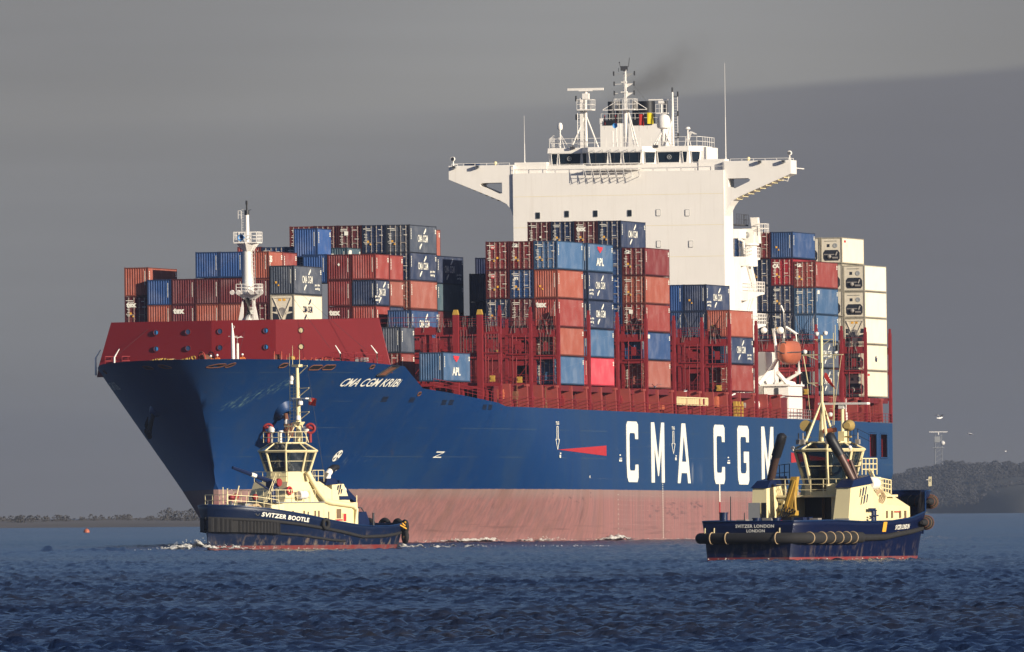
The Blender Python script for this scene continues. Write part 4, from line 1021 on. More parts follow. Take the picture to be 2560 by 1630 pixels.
# gangway stowed along the side and other deck fittings
b = SB(); b.box((129.3, 18.35, 14.0), (145, 18.6, 14.12)); b.box((129.3, 18.35, 14.75), (145, 18.6, 14.85))
for i in range(18): u = 129.3+i*.92; b.box((u, 18.4, 14.1), (u+.12, 18.58, 14.8)); b.box((u+.3, 18.42, 14.15), (u+.75, 18.46, 14.7))
b.build('gangway', M['cream_paint'], ship)
for u in (159.8, 161.5, 163): b = SB(); b.box((u, 18.2, 13), (u+.7, 18.5, 14.6)); b.box((u+.1, 18.5, 13.3), (u+.6, 18.56, 14.3)); b.build('hose_reel', M['yellow_paint'], ship)
b = SB(); b.tube([(158.5, 18.2, 13), (158.5, 18.2, 15.2), (159.8, 18.4, 15.4)], .1, 6); b.build('davit_post', M['white_paint'], ship, smooth=40)
b = SB()
for z in [13+i*.4 for i in range(7)]: b.bar((236, 18.3, z), (238, 18.3, z), .06)
b.bar((236, 18.3, 12.9), (236, 18.3, 15.6), .07); b.bar((238, 18.3, 12.9), (238, 18.3, 15.6), .07); b.build('ladder', M['red_paint'], ship)
# ---------------------------------------------------------------- bridge superstructure
FU = 188.2
vz = lambda a, c, d: (d, a, c)
b = SB(); b.box((FU, -11.75, 12.9), (192.9, 11.55, 39.85)); hs = b.build('accommodation_block', M['white_paint'], ship)
b = SB(); b.box((192.9, -11.3, 12.9), (201.5, 11.2, 29.6))
b.prism([[(29.6, 192.9), (29.6, 199.5), (28.2, 201.0), (27.2, 201.5), (13, 201.5), (13, 192.9)]], lambda z, u, d: (u, d, z), 11.21, 12.3)
b.build('after_house', M['white_paint'], hs)
b = SB()
for z in (37.35, 34.0, 30.6, 27.3): b.box((FU-.015, -11.7, z), (FU-.001, 11.5, z+.035))
b.build('plate_seam', M['cream_paint'], hs)
def wing(s):
    v0 = 11.56 if s > 0 else 11.76
    o = [(v0, 40.85), (18.9, 40.85), (18.9, 39.38), (18.3, 39.12), (13.2, 37.0), (12.5, 36.6), (12.05, 36.0), (v0, 35.0)]
    h = [(11.98+.25*(s < 0), 38.97), (14.2, 38.97), (14.42, 38.8), (14.3, 38.6), (12.75, 37.9), (11.98+.25*(s < 0), 38.1)]
    if s < 0: h = [(13.0, 38.95), (15.2, 38.95), (15.45, 38.8), (15.35, 38.62), (13.3, 37.75), (13.0, 37.8)]
    b = SB(); b.prism([o, h], lambda a, c, d: (d, s*a, c), FU+.25, FU+3.4)
    return b.build('bridge_wing', M['white_paint'], hs)
wl, wr = wing(-1), wing(1)
b = SB(); b.box((FU+3.4, -18.8, 40.0), (FU+8, 18.8, 40.1)); b.build('bridge_deck', M['white_paint'], hs)
for s, w_ in ((1, wr), (-1, wl)):
    b = SB()
    for i in range(9): t = i/8; v = 12.9+t*5.2; z = 36.85+t*2.25; b.box((FU+.4, s*v-.04, z-.14), (FU+3.2, s*v+.04, z-.0))
    b.build('wing_bracket', M['cream_paint'], w_)
    b = SB(); b.rail([(FU+.5, s*12.2, 40.85), (FU+.5, s*18.6, 40.85), (FU+3.3, s*18.6, 40.85)], .22, .03, 1.2, 1); b.build('wing_rail', M['white_paint'], w_)
    for v, z in ((18.2, 40.55), (15.6, 40.55)):
        b = SB(); b.box((FU-.35, s*v-.2, z), (FU+.1, s*v+.2, z+.3)); b.cyl((FU-.1, s*v, z+.3), (FU+.3, s*v, z+.0), .05); b.box((FU-.37, s*v-.15, z+.04), (FU-.35, s*v+.15, z+.26), 1); b.build('floodlight', [M['grey_paint'], M['dark_grey']], w_)
    b = SB(); b.ball((FU+1.5, s*14.0, 41.1), .2, 8); b.cyl((FU+1.5, s*14, 40.85), (FU+1.5, s*14, 41.05), .1); b.build('antenna_dome', M['cream_paint'], w_, smooth=60)
    b = SB(); b.cyl((FU+1.2, s*18.6, 40.8), (FU+1.2, s*18.6, 41.35), .07); b.lathe([(.12, -.25), (.26, 0), (.26, .25)], (FU+1.2, s*18.6, 41.6), 12, 0, (-1, .3*s, .1)); b.lathe([(.2, 0), (.2, .01)], (FU+.93, s*18.6, 41.6), 12, 1, (-1, .3*s, .1)); b.build('searchlight', [M['white_paint'], M['dark_grey']], w_, smooth=40)
b = SB(); b.box((FU+.6, -17.2, 40.85), (FU+2.4, -15.9, 41.1)); b.build('wing_cover', M['tug_blue'], wl)
b = SB(); b.tube([(FU+2, 17.2, 38.9), (FU+2, 18.2, 38.6), (FU+2, 18.35, 39.3)], .05, 6); b.build('wing_tip_rail', M['white_paint'], wr)
for a_, c_ in ((-11.75, -8.21), (8.61, 11.5)): b = SB(); b.box((FU+.9, a_, 39.9), (FU+3.2, c_, 41.1)); b.build('bridge_side_bulwark', M['white_paint'], hs)
b = SB(); b.rail([(FU+.05, -11.7, 39.85), (FU+.05, 11.5, 39.85)], .95, .028, 1.5, 2); b.build('guard_rail', M['white_paint'], hs)
b = SB(); b.box((FU, -11.75, 39.85), (FU+3, 11.55, 39.9)); b.box((FU+1.0, -8.2, 39.9), (196, 8.6, 40.74)); b.build('bridge_front', M['white_paint'], hs)
# wheelhouse: stepped footprint, sill, window band, deep roof edge
foot = [(190.4, -8.2), (190.4, -4.5), (189.0, -3.55), (189.0, 2.45), (190.4, 3.65), (190.4, 7.3), (191.6, 8.4), (197, 8.4), (197, -8.2)]
def ring(off): # offset footprint outwards (front faces only)
    return [(u-off if u < 192 else u, v+(off if v > 8 else -off if v < -8 else 0)) for u, v in foot]
def loft(b, lo, z0, hi, z1, cap=True):
    n = len(lo); vs = [(u, v, z0) for u, v in lo]+[(u, v, z1) for u, v in hi]
    b.add(vs, [(i, (i+1) % n, n+(i+1) % n, n+i) for i in range(n)]+([tuple(range(n, 2*n)), tuple(range(n-1, -1, -1))] if cap else []))
b = SB(); loft(b, ring(-.05), 40.75, ring(.0), 42.06); wh = b.build('wheelhouse', M['white_paint'], hs)
b = SB(); loft(b, ring(.13), 42.07, ring(.08), 42.62); b.build('wheelhouse_roof', M['white_paint'], wh)
def win(p, q, z0, z1, inset=.06, wiper=0):
    (u0, v0), (u1, v1) = p, q; d = Vector((u1-u0, v1-v0)).normalized(); nrm = Vector((-abs(d.y), -d.x if d.y > 0 else d.x)); nrm = Vector((-d.y, d.x)) if -d.y < 0 else Vector((d.y, -d.x))
    a = Vector((u0, v0))+d*inset; c = Vector((u1, v1))-d*inset
    P = lambda e, z, o: (e.x+nrm.x*o, e.y+nrm.y*o, z)
    t = Vector((0, 0)); sl = .05
    b = SB(); b.add([P(a+d*.12, z0, .03), P(c-d*.12, z0, .03), P(c, z1, .08), P(a, z1, .08)], [(0, 1, 2, 3)])
    w = b.build('window', M['glass'], wh)
    b = SB()
    Q = [P(a+d*.12, z0, .05), P(c-d*.12, z0, .05), P(c, z1, .1), P(a, z1, .1)]
    for i in range(4): b.cyl(Q[i], Q[(i+1) % 4], .035, None, 4)
    b.build('window_frame', M['white_paint'], w)
    for k in range(wiper):
        b = SB(); e = a.lerp(c, .35+.5*k); b.cyl(P(e, z0, .1), P(e+d*.05, z1-.05, .14), .018, None, 4); b.build('wiper', M['dark_grey'], w)
    return w, a, c, P
W0, W1 = 40.80, 42.02
win((190.4, -8.0), (190.4, -7.15), W0-.1, W1); w2 = win((190.4, -7.15), (190.4, -4.55), W0-.1, W1)
win((190.35, -4.42), (189.05, -3.6), W0-.08, W1)
for a, c, k in ((-3.5, -1.3, 2), (-1.2, .18, 1), (.25, 2.38, 2)): win((189.0, a), (189.0, c), W0, W1, .06, k)
win((189.1, 2.55), (190.3, 3.6), W0, W1); w3 = win((190.4, 3.75), (190.4, 6.4), W0, W1); win((190.4, 6.5), (190.4, 7.2), W0, W1); win((190.5, 7.42), (191.5, 8.3), W0, W1)
for w_, v in ((w2, -5.9), (w3, 5.15)):
    b = SB(); b.torus((190.2, v, 41.45), .22, .035, (1, 0, 0), 16, 6); b.lathe([(.1, 0), (.1, .02)], (190.2, v, 41.45), 10, 0, (1, 0, 0)); b.build('clear_view_screen', M['grey_paint'], w_[0], smooth=50)
b = SB()                                                # awning brackets over the front windows
for i in range(7): v = -3.3+i*.92; b.cyl((188.7, v, 42.05), (188.7, v+.45, 42.35), .02, None, 4); b.cyl((188.7, v+.45, 42.35), (188.85, v+.5, 42.0), .02, None, 4)
b.build('wiper_motor_guard', M['grey_paint'], wh)
b = SB(); b.box((187.2, -3.7, 40.15), (189.0, 2.4, 40.2))  # window-washing gallery
b.rail([(187.25, -3.7, 39.3), (187.25, 2.4, 39.3)], 1.5, .03, .9, 3)
for i in range(8): v = -3.6+i*.85; b.cyl((187.2, v, 39.2), (188.2, v, 39.4), .03, None, 4); b.cyl((187.2, v, 40.2), (187.2, v+.25, 39.25), .03, None, 4)
b.build('window_gallery', M['white_paint'], wh)
b = SB(); b.rail([(190.3, -8.1, 42.62), (190.3, 8.2, 42.62), (192, 8.5, 42.62), (198, 8.5, 42.62)], 1.0, .03, 1.3, 2); b.build('guard_rail', M['white_paint'], wh)
b = SB(); b.box((191.6, 7.5, 41.0), (197.5, 9.0, 42.5)); b.build('bridge_side_house', M['white_paint'], wh)
# windows in the accommodation front
for v, z, dark in ((-9.0, 35.3, 1), (-5.8, 35.42, 1), (-2.63, 35.41, 1), (1.14, 35.40, 1), (4.30, 35.40, 0), (7.5, 35.33, 0), (4.3, 32.0, 0), (7.86, 31.95, 0)):
    w, h = .25, .37; n = 16
    o = [(v+max(-w, min(w, 1.5*w*math.cos(2*math.pi*(i+.5)/n))), z+max(-h, min(h, 1.35*h*math.sin(2*math.pi*(i+.5)/n)))) for i in range(n)]
    b = SB(); b.prism([o], vz, FU-.05, FU-.002); f = b.build('window_frame', M['grey_paint'], hs)
    o2 = [(v+(a-v)*.82, z+(c-z)*.86) for a, c in o]
    b = SB(); b.prism([o2], vz, FU-.07, FU-.052); b.build('window_pane', M['glass'] if dark else M['white_paint'], f)
# ---------------------------------------------------------------- radar masts, domes and aerials on the wheelhouse roof
RZ = 42.62
b = SB(); b.cyl((191, -4.2, RZ), (191, -4.2, 47.9), .18, .16, 10)
for v in (-5.75, -2.75): b.cyl((190.6, v, RZ), (191, -4.2, 46.2), .09, None, 6)
b.cyl((193, -5.2, RZ), (191, -4.2, 46.2), .09, None, 6); b.box((190.2, -5.0, 46.65), (192, -3.35, 46.78)); b.rail([(190.2, -5, 46.78), (190.2, -3.35, 46.78), (192, -3.35, 46.78), (192, -5, 46.78), (190.2, -5, 46.78)], 1.05, .025, .6, 2)
b.box((190.8, -4.8, RZ), (191.2, -4.45, 48.0))
for z in [43+i*.4 for i in range(10)]: b.bar((190.7, -5.0, z), (190.7, -4.75, z), .025)
b.cyl((190.7, -5.05, RZ), (190.7, -5.05, 46.7), .04); rm = b.build('radar_mast', M['white_paint'], ship, smooth=40)
b = SB(); b.box((190.7, -4.5, 47.9), (191.3, -3.8, 48.5)); b.cyl((191, -4.15, 48.5), (191, -4.15, 48.75), .18); b.box((190.75, -4.9, 48.74), (191.2, -3.4, 48.82)); b.box((190.8, -6.15, 48.82), (191.1, -2.2, 49.08)); b.build('radar_scanner', M['white_paint'], rm)
for z in (47.9, 45.9, 43.7):
    b = SB(); b.bar((191, -4.5, z-.2), (190.8, -5.15, z-.2), .06); b.cyl((190.8, -5.2, z-.25), (190.8, -5.2, z+.35), .10, None, 8); b.build('signal_light', M['black_paint'], rm)
b = SB(); b.cyl((190.7, -7.0, 44.4), (190.7, -7.0, 44.9), .10); b.lathe([(.22, 44.6), (.28, 44.75), (.28, 45.1), (.2, 45.32), (0, 45.4)], (190.7, -7.0, 0), 14)
b.cyl((190.7, -7.0, RZ), (190.7, -7, 44.5), .07)
for v in (-6.0, -6.5): b.cyl((190.6, v, RZ), (190.7, -7, 44.2), .035)
b.build('satellite_dome', M['white_paint'], ship, smooth=50)
b = SB(); b.cyl((191.5, .15, RZ), (191.5, .1, 46.6), .30, .26, 12); b.cyl((191.5, .1, 46.7), (191.5, .05, 49.3), .22, .14, 10); b.cyl((191.5, .05, 49.3), (191.5, .05, 51.3), .16, .10, 8); b.box((191.3, -.3, 49.6), (191.6, .3, 49.75)); b.box((191.3, -.35, 48.5), (191.7, .35, 48.65)); b.cyl((191.3, .3, 46.7), (191.3, .25, 51.0), .035)
for v in (1.6, 1.2): b.cyl((190.7, v, RZ), (191.5, .4, 46.6), .08, None, 6)
b.box((190.6, -.95, 46.62), (192.4, 1.25, 46.74)); b.cyl((191, -2.3, 46.65), (191, 2.6, 46.65), .05)
b.cyl((191, -2.3, 46.7), (191, -.9, 47.5), .04); b.cyl((191, 2.6, 46.7), (191, 1.2, 47.6), .04)
b.rail([(190.6, -.95, 46.74), (190.6, 1.25, 46.74), (192.4, 1.25, 46.74), (192.4, -.95, 46.74), (190.6, -.95, 46.74)], 1.1, .025, .55, 2)
for z in [46.8+i*.3 for i in range(14)]: b.bar((191.2, -.05, z), (191.2, .25, z), .025)
mm = b.build('signal_mast', M['white_paint'], ship, smooth=40)
for z, w, k in ((48.45, 1.1, 0), (49.45, 1.1, 0), (50.55, 1.15, 1)):
    b = SB(); b.bar((191.5, -w, z), (191.5, w, z+.05), .045); b.prism([[(.1, z), (w*.85, z+.02), (.1, z-.5)]], lambda v, zz, d: (d, v, zz), 191.48, 191.52)
    y = b.build('mast_yard', M['white_paint' if not k else 'grey_paint'], mm)
    for v in (-w, w):
        b = SB(); b.cyl((191.5, v, z-.18), (191.5, v, z+.30), .085, None, 8); b.build('signal_light', M['black_paint'], y)
b = SB(); b.tube([(191.5, .05, 51.2), (191.5, .5, 51.35), (191.5, .62, 52.3)], .04, 6); b.tube([(191.5, .05, 51.2), (191.5, -.4, 51.3), (191.5, -.5, 51.8)], .035, 6); b.box((191.3, -.35, 50.9), (191.6, .4, 51.4)); b.ball((191.5, -.5, 51.8), .08, 6); b.bar((191.5, -.6, 50.8), (191.5, -.6, 51.2), .04); b.build('wind_gauge', M['dark_grey'], mm)
for p, q in (((191.5, -1, 48.4), (191.4, -1.7, 46.8)), ((191.5, 1.0, 49.4), (192, 2.6, 47.2))):
    b = SB(); b.cyl(p, q, .015, None, 4); b.build('wire_stay', M['dark_grey'], mm)
b = SB(); b.lathe([(.06, -.4), (.1, -.15), (.28, .3), (.28, .33), (.18, .2)], (190.9, -.85, 44.95), 16, 0, (-1, -.1, 0)); b.build('whistle_horn', M['horn_blue'], mm, smooth=50)
b = SB(); b.cyl((191.2, -.85, 42.6), (191.2, -.85, 44.9), .06); b.cyl((191.2, -.4, 42.6), (191.2, -.4, 45.2), .05); b.cyl((191.3, -1.3, 42.6), (191.3, -1.3, 44.4), .07); b.build('horn_post', M['white_paint'], mm)
b = SB(); b.lathe([(.3, 44.5), (.68, 44.65), (.74, 45.0), (.74, 45.5), (.6, 45.9), (.3, 46.1), (0, 46.15)], (191.5, 4.3, 0), 18); b.cyl((191.5, 4.3, RZ), (191.5, 4.3, 44.6), .28, None, 12)
for v in (3.2, 3.5, 5.2): b.cyl((190.9, v, RZ), (191.5, 4.3, 44.6), .07)
b.build('satellite_dome', M['white_paint'], ship, smooth=50)
b = SB(); b.cyl((191.8, 5.25, RZ), (191.8, 5.25, 48.5), .16, .10, 8); b.cyl((191.8, 5.8, RZ), (191.8, 5.8, 48.2), .03)
for z in [43+i*.3 for i in range(17)]: b.bar((191.8, 5.45, z), (191.8, 5.8, z), .022)
b.cyl((192.4, 3.9, RZ), (192.4, 3.9, 47.4), .10); b.box((191.7, 3.4, 46.2), (193, 4.6, 46.3)); b.rail([(191.7, 3.4, 46.3), (191.7, 4.6, 46.3)], .9, .022, .4, 2); b.cyl((191.0, 4.6, RZ), (191.8, 5.2, 45.5), .08)
rr = b.build('radar_mast', M['white_paint'], ship, smooth=40)
b = SB(); b.box((192.2, 3.6, 47.3), (192.6, 4.2, 47.6)); b.box((192.3, 2.5, 47.66), (192.5, 5.1, 47.78)); b.build('radar_scanner', M['white_paint'], rr)
for v, z in ((5.25, 48.75), (5.85, 48.3), (5.85, 46.2), (5.85, 43.8)):
    b = SB(); b.cyl((191.8, v, z-.3), (191.8, v, z+.25), .09, None, 8); b.bar((191.8, 5.3, z-.3), (191.8, v, z-.25), .05); b.build('signal_light', M['black_paint'], rr)
b = SB(); b.cyl((192, 6.85, RZ), (192, 6.85, 44.5), .08); b.lathe([(.28, 44.45), (.3, 44.55), (.2, 44.7), (0, 44.72)], (192, 6.85, 0), 12)
for k in range(3): b.tube([(192, 6.7+k*.15, 43.3), (192, 7.1+k*.1, 44.2), (192, 7.6+k*.12, 43.9)], .04, 6)
for v in (6.5, 7.2): b.cyl((192, v, RZ), (192, 6.85, 44.0), .04)
b.build('satellite_dome', M['white_paint'], ship, smooth=50)
b = SB()
for k in range(8): b.cyl((191, -8.1+k*.13, RZ), (191, -8.15+k*.14, 43.7+.08*(k % 3)), .03)
b.tube([(191, -8.3, 43.6), (191, -7.8, 44.0), (191, -7.2, 43.7)], .03, 6); b.build('pipe_cluster', M['white_paint'], ship)
for v, z0, z1 in ((-10.85, 40.8, 46.2), (11.4, 40.8, 51.5)):
    b = SB(); b.cyl((FU+2, v, z0), (FU+2, v, z0+(z1-z0)*.45), .06, .04, 6); b.cyl((FU+2, v, z0+(z1-z0)*.45), (FU+2, v, z1), .03, .012, 6); b.ball((FU+2, v, z0+.3), .12, 6); b.build('whip_aerial', M['white_paint'], ship)
for v in (-5.5, 3.7): b = SB(); b.box((189.9, v-.25, 42.5), (190.3, v+.25, 42.75)); b.cyl((190.1, v, 42.6), (190.3, v, 42.95), .05); b.build('floodlight', M['dark_grey'], ship)
# ---------------------------------------------------------------- funnel
b = SB(); b.hexa([(203, -5.2, 28), (210, -5.2, 28), (210, 2.2, 28), (203, 2.2, 28), (203, -5.2, 45.6), (209.5, -5.2, 45.6), (209.5, 1.6, 45.4), (203, 1.6, 45.4)]); b.box((203, -5.25, 45.5), (203.3, -4.95, 46.1)); fn = b.build('funnel_casing', M['white_paint'], ship)
for v, u, r, z0, z1, m in ((-4.2, 204.2, .38, 45.2, 47.95, 'black_paint'), (-3.5, 204.8, .32, 45.2, 47.95, 'black_paint'), (-.45, 205.2, .90, 45.2, 47.95, 'black_paint'), (-1.9, 206, .35, 45.2, 48, 'black_paint'), (1.7, 205, .24, 45.2, 47.95, 'dark_grey')):
    b = SB(); b.lathe([(r, z0), (r, z1), (r*.9, z1), (r*.88, z1-.5)], (u, v, 0), 18); b.build('exhaust_pipe', M[m], fn, smooth=40)
b = SB(); b.box((202.9, -4.8, 45.35), (203.0, -3.3, 45.9)); b.box((202.9, -1.6, 45.3), (203.0, .6, 45.9)); b.build('soot_band', M['black_paint'], fn)
b = SB(); b.rail([(203.1, -5.1, 45.6), (203.1, 1.5, 45.6)], 1.0, .025, 1.0, 2); b.build('guard_rail', M['white_paint'], fn)
# stair towers and platforms on the port side behind the bridge
for z, u1, v1 in ((30.5, 200.6, 12.9), (26.75, 201.8, 13.1), (23.3, 202.4, 13.1)):
    b = SB(); b.prism([[(193, z+.1), (u1, z+.1), (u1, z-.12), (u1-2.5, z-.25), (193, z-.9)]], lambda u, zz, d: (u, d, zz), 11.25, v1); p = b.build('side_platform', M['white_paint'], ship)
    b = SB(); b.rail([(193.4, v1, z+.1), (u1, v1, z+.1), (u1, 11.3, z+.1)], 1.1, .04, .9, 3); b.build('guard_rail', M['white_paint'], p)
for (u0, z0), (u1, z1) in (((199.5, 26.85), (195, 30.5)), ((195.5, 23.4), (200, 26.8))):
    b = SB(); b.bar((u0, 12.4, z0), (u1, 12.4, z1), .12); b.bar((u0, 11.8, z0), (u1, 11.8, z1), .12); b.bar((u0, 12.4, z0+1), (u1, 12.4, z1+1), .05)
    for i in range(10): t = i/9; b.bar((lerp(u0, u1, t), 11.8, lerp(z0, z1, t)), (lerp(u0, u1, t), 12.4, lerp(z0, z1, t)), .06)
    b.build('stairway', M['white_paint'], ship)
b = SB(); b.box((193, 11.2, 34.0), (199, 12.0, 34.15)); b.rail([(193, 11.9, 34.15), (199.5, 11.9, 34.15), (200.5, 11.2, 34.15)], 1.1, .03, .9, 2); b.build('side_platform', M['dark_grey'], ship)
b = SB(); b.box((193, 11.3, 32.6), (198, 12.2, 33.6)); b.tube([(193, 12.2, 32.5), (195, 12.2, 32.3), (195.5, 12.2, 31)], .15, 6); b.build('side_platform', M['white_paint'], ship)
# deck crane
b = SB(); b.cyl((197.5, 12.3, 29.6), (197.5, 12.3, 31.9), .95, .9, 16); b.lathe([(1.0, 31.8), (1.15, 31.9), (1.15, 32.1)], (197.5, 12.3, 0), 16)
b.box((196.8, 11.7, 32.1), (198.3, 13.0, 33.7)); b.hexa([(197, 12.9, 32.1), (198.4, 12.9, 32.1), (198.4, 13.5, 32.1), (197, 13.5, 32.1), (197, 12.6, 34.9), (198, 12.6, 34.9), (198, 13.4, 34.9), (197, 13.4, 34.9)])
cr = b.build('deck_crane', M['white_paint'], ship, smooth=40)
b = SB()
for k in range(4): b.torus((196.6, 12.2, 33.0), .35-.05*k, .03, (1, .2*k, .1), 14, 5)
b.build('cable_loop', M['grey_paint'], cr, smooth=60)
b = SB(); b.rail([(196.5, 13.6, 33.2), (198.6, 13.6, 33.2), (198.6, 14.3, 33.2), (196.5, 14.3, 33.2), (196.5, 13.6, 33.2)], 1.0, .035, .7, 2); b.build('guard_rail', M['white_paint'], cr)
# port-side deckhouses under the lifeboat
b = SB(); b.box((193.5, 14.6, 13.0), (201, 17.3, 16.6)); b.box((193.2, 14.5, 16.55), (201.2, 17.5, 16.75)); dh = b.build('deckhouse', M['white_paint'], ship)
b = SB()
o = [(16.0+.22*max(-1, min(1, 1.5*math.cos(a*.3927+.2))), 15.6+.75*max(-1, min(1, 1.3*math.sin(a*.3927+.2)))) for a in range(16)]
b.prism([o], vz, 193.44, 193.49); b.build('door', M['dark_grey'], dh)
b = SB(); b.box((193.44, 14.9, 13.2), (193.49, 15.5, 15.2)); b.build('door', M['grey_paint'], dh)
b = SB(); b.box((196, 11.5, 13.0), (203, 14.3, 20.3)); b.box((195, 11.5, 15.6), (196, 14.2, 17.6)); b.build('deckhouse', M['white_paint'], ship)
b = SB(); b.box((193, 15.0, 12.7), (200, 18.4, 13.0)); b.rail([(193, 18.4, 13.0), (200, 18.4, 13.0)], 1.0, .04, 1.2, 3); b.build('embarkation_platform', M['grey_paint'], ship)
b = SB(); b.tube([(192, 14.3, 16.7), (194, 15.2, 18.2), (196, 15.6, 19.5), (196, 15.2, 22.8)], [.25, .25, .22, .18], 8); b.tube([(199, 15, 16.7), (199, 17.4, 18.0), (199, 17.2, 22.2), (199, 16.0, 23.0)], [.22, .2, .18, .15], 8)
b.tube([(196, 16.4, 21.6), (196, 16.4, 24.6), (196, 16.1, 25.3)], .09, 6); b.ball((196, 16, 22.6), .4, 8); b.ball((194, 14.6, 22.6), .35, 8)
b.tube([(199.8, 17.5, 16.7), (199.8, 17.5, 18.0), (199.8, 16.8, 18.1)], .1, 6); b.tube([(194, 16, 18.0), (196, 16.5, 17.0), (198, 17.0, 16.8)], .25, 6)
b.build('boat_davit', M['white_paint'], ship, smooth=50)
# ---------------------------------------------------------------- lifeboat hung in its davits
lbt = thing('lifeboat', 'enclosed orange lifeboat hung in white davits beside the ship bridge', 'lifeboat', SHIP @ Matrix.Translation((-194.5, 17.25, 20.2)))
b = MB(); n = 14; prof = []
for x, s in ((-3.4, .45), (-3.0, .8), (-2.2, .98), (0, 1.0), (2.2, .95), (3.0, .78), (3.5, .35)):
    loop = []
    for i in range(n):
        a = 2*math.pi*i/n; c, q = math.cos(a), math.sin(a)
        y = .88*s*(abs(c)**.6)*(1 if c > 0 else -1); z = (1.25 if q > 0 else 1.35)*(abs(q)**.75)*(1 if q > 0 else -1)*(s if q < 0 else .55+.45*s)
        loop.append((x, y*(1 if q > -.5 else .75), z))
    prof.append(loop)
vs = [p for l in prof for p in l]; fs = []
for i in range(len(prof)-1):
    for k in range(n): fs.append((i*n+k, i*n+(k+1) % n, (i+1)*n+(k+1) % n, (i+1)*n+k))
fs += [tuple(range(n)), tuple(range(len(vs)-n, len(vs)))]
b.add(vs, fs); b.build('hull', M['orange_paint'], lbt, smooth=50)
b = MB(); b.box((3.15, -.3, .75), (3.32, .3, 1.05)); b.build('hatch', M['dark_grey'], lbt)
b = MB(); b.tube([(3.3, -.7, .1), (3.6, 0, -.15), (3.0, .82, -.05), (0, .95, .0), (-3, .8, .05)], .06, 6); b.build('fender_rope', M['dark_grey'], lbt, smooth=60)
b = MB()
for x in (3.0, -2.8): b.box((x-.15, -.12, 1.0), (x+.15, .12, 1.5))
b.build('lifting_hook', M['galvanised'], lbt)
# ---------------------------------------------------------------- flags at the funnel
def flag(name, label, v, z, w, h, mat, u=190.8):
    t = thing(name, label, 'flag', SHIP @ Matrix.Translation((-u, v, z)))
    b = MB(); N = 8
    for i in range(N+1):
        for j in range(5):
            x = i/N; b.v.append((.10*math.sin(x*7+j*.5)*x, x*w, -j/4*h-.1*x*x))
    for i in range(N):
        for j in range(4): b.f.append((i*5+j, (i+1)*5+j, (i+1)*5+j+1, i*5+j+1)); b.m.append(0)
    b.build('cloth', M[mat], t, smooth=60); b = MB(); b.cyl((0, -.02, .6), (0, -.02, -h-.6), .012, None, 4); b.build('halyard', M['dark_grey'], t)
pmat('flag_red', (.45, .03, .02), .8); pmat('flag_yellow', (.80, .62, .02), .8)
flag('signal_flag', 'red signal flag hoisted beside the wide black funnel', 1.75, 46.15, .55, 1.2, 'flag_red')
flag('signal_flag', 'yellow signal flag hoisted right of the red one by the funnel', 2.65, 46.3, .7, 1.2, 'flag_yellow')
flag('signal_flag', 'narrow dark red flag at the left edge of the funnel', -2.1, 46.1, .12, .95, 'flag_red')
flag('signal_flag', 'narrow dark red flag between the thin and wide funnel pipes', -.9, 46.1, .14, 1.0, 'flag_red')
# ---------------------------------------------------------------- funnel smoke
def smoke():
    m = bpy.data.materials.new('smoke'); m.use_nodes = True; t = m.node_tree; t.nodes.clear()
    c = nd(t, 'ShaderNodeTexCoord').outputs['Object']
    n = noi(t, mapv(t, c, (1, 1, 1)), .32, 5, .6)
    gr = nd(t, 'ShaderNodeSeparateXYZ'); lk(t, c, gr.inputs[0])
    # density falls off with distance from a bent centre line and along the plume
    X, Y, Z = gr.outputs
    yy = mth(t, 'MAXIMUM', Y, 0.0)
    dzz = mth(t, 'SUBTRACT', Z, mth(t, 'MULTIPLY_ADD', yy, .40, .7))
    rad = mth(t, 'MULTIPLY_ADD', yy, .42, 1.5)
    d = mth(t, 'SQRT', mth(t, 'ADD', mth(t, 'MULTIPLY', dzz, dzz), mth(t, 'MULTIPLY', X, X)))
    f = sstep(t, mth(t, 'DIVIDE', d, rad), 1.0, .05)
    fade = mth(t, 'MULTIPLY', sstep(t, Y, -2.2, .6), sstep(t, Y, 11.5, 1.0))
    de = mth(t, 'MULTIPLY', mth(t, 'MULTIPLY', f, fade), mth(t, 'MULTIPLY', sstep(t, n, .25, .80), .27))
    pv = nd(t, 'ShaderNodeVolumePrincipled'); pv.inputs['Color'].default_value = (.17, .15, .13, 1); lk(t, de, pv.inputs['Density'])
    o = nd(t, 'ShaderNodeOutputMaterial'); lk(t, pv.outputs[0], o.inputs['Volume'])
    b = MB(); b.box((-6.5, -2.4, -.3), (6.5, 12, 11))
    ob = b.build('smoke', m); ob.matrix_world = SHIP @ Matrix.Translation((-205, -3.6, 47.95))
    tag(ob, 'thin dark smoke drifting right from the ship funnel', 'smoke', None, 'stuff')
smoke()
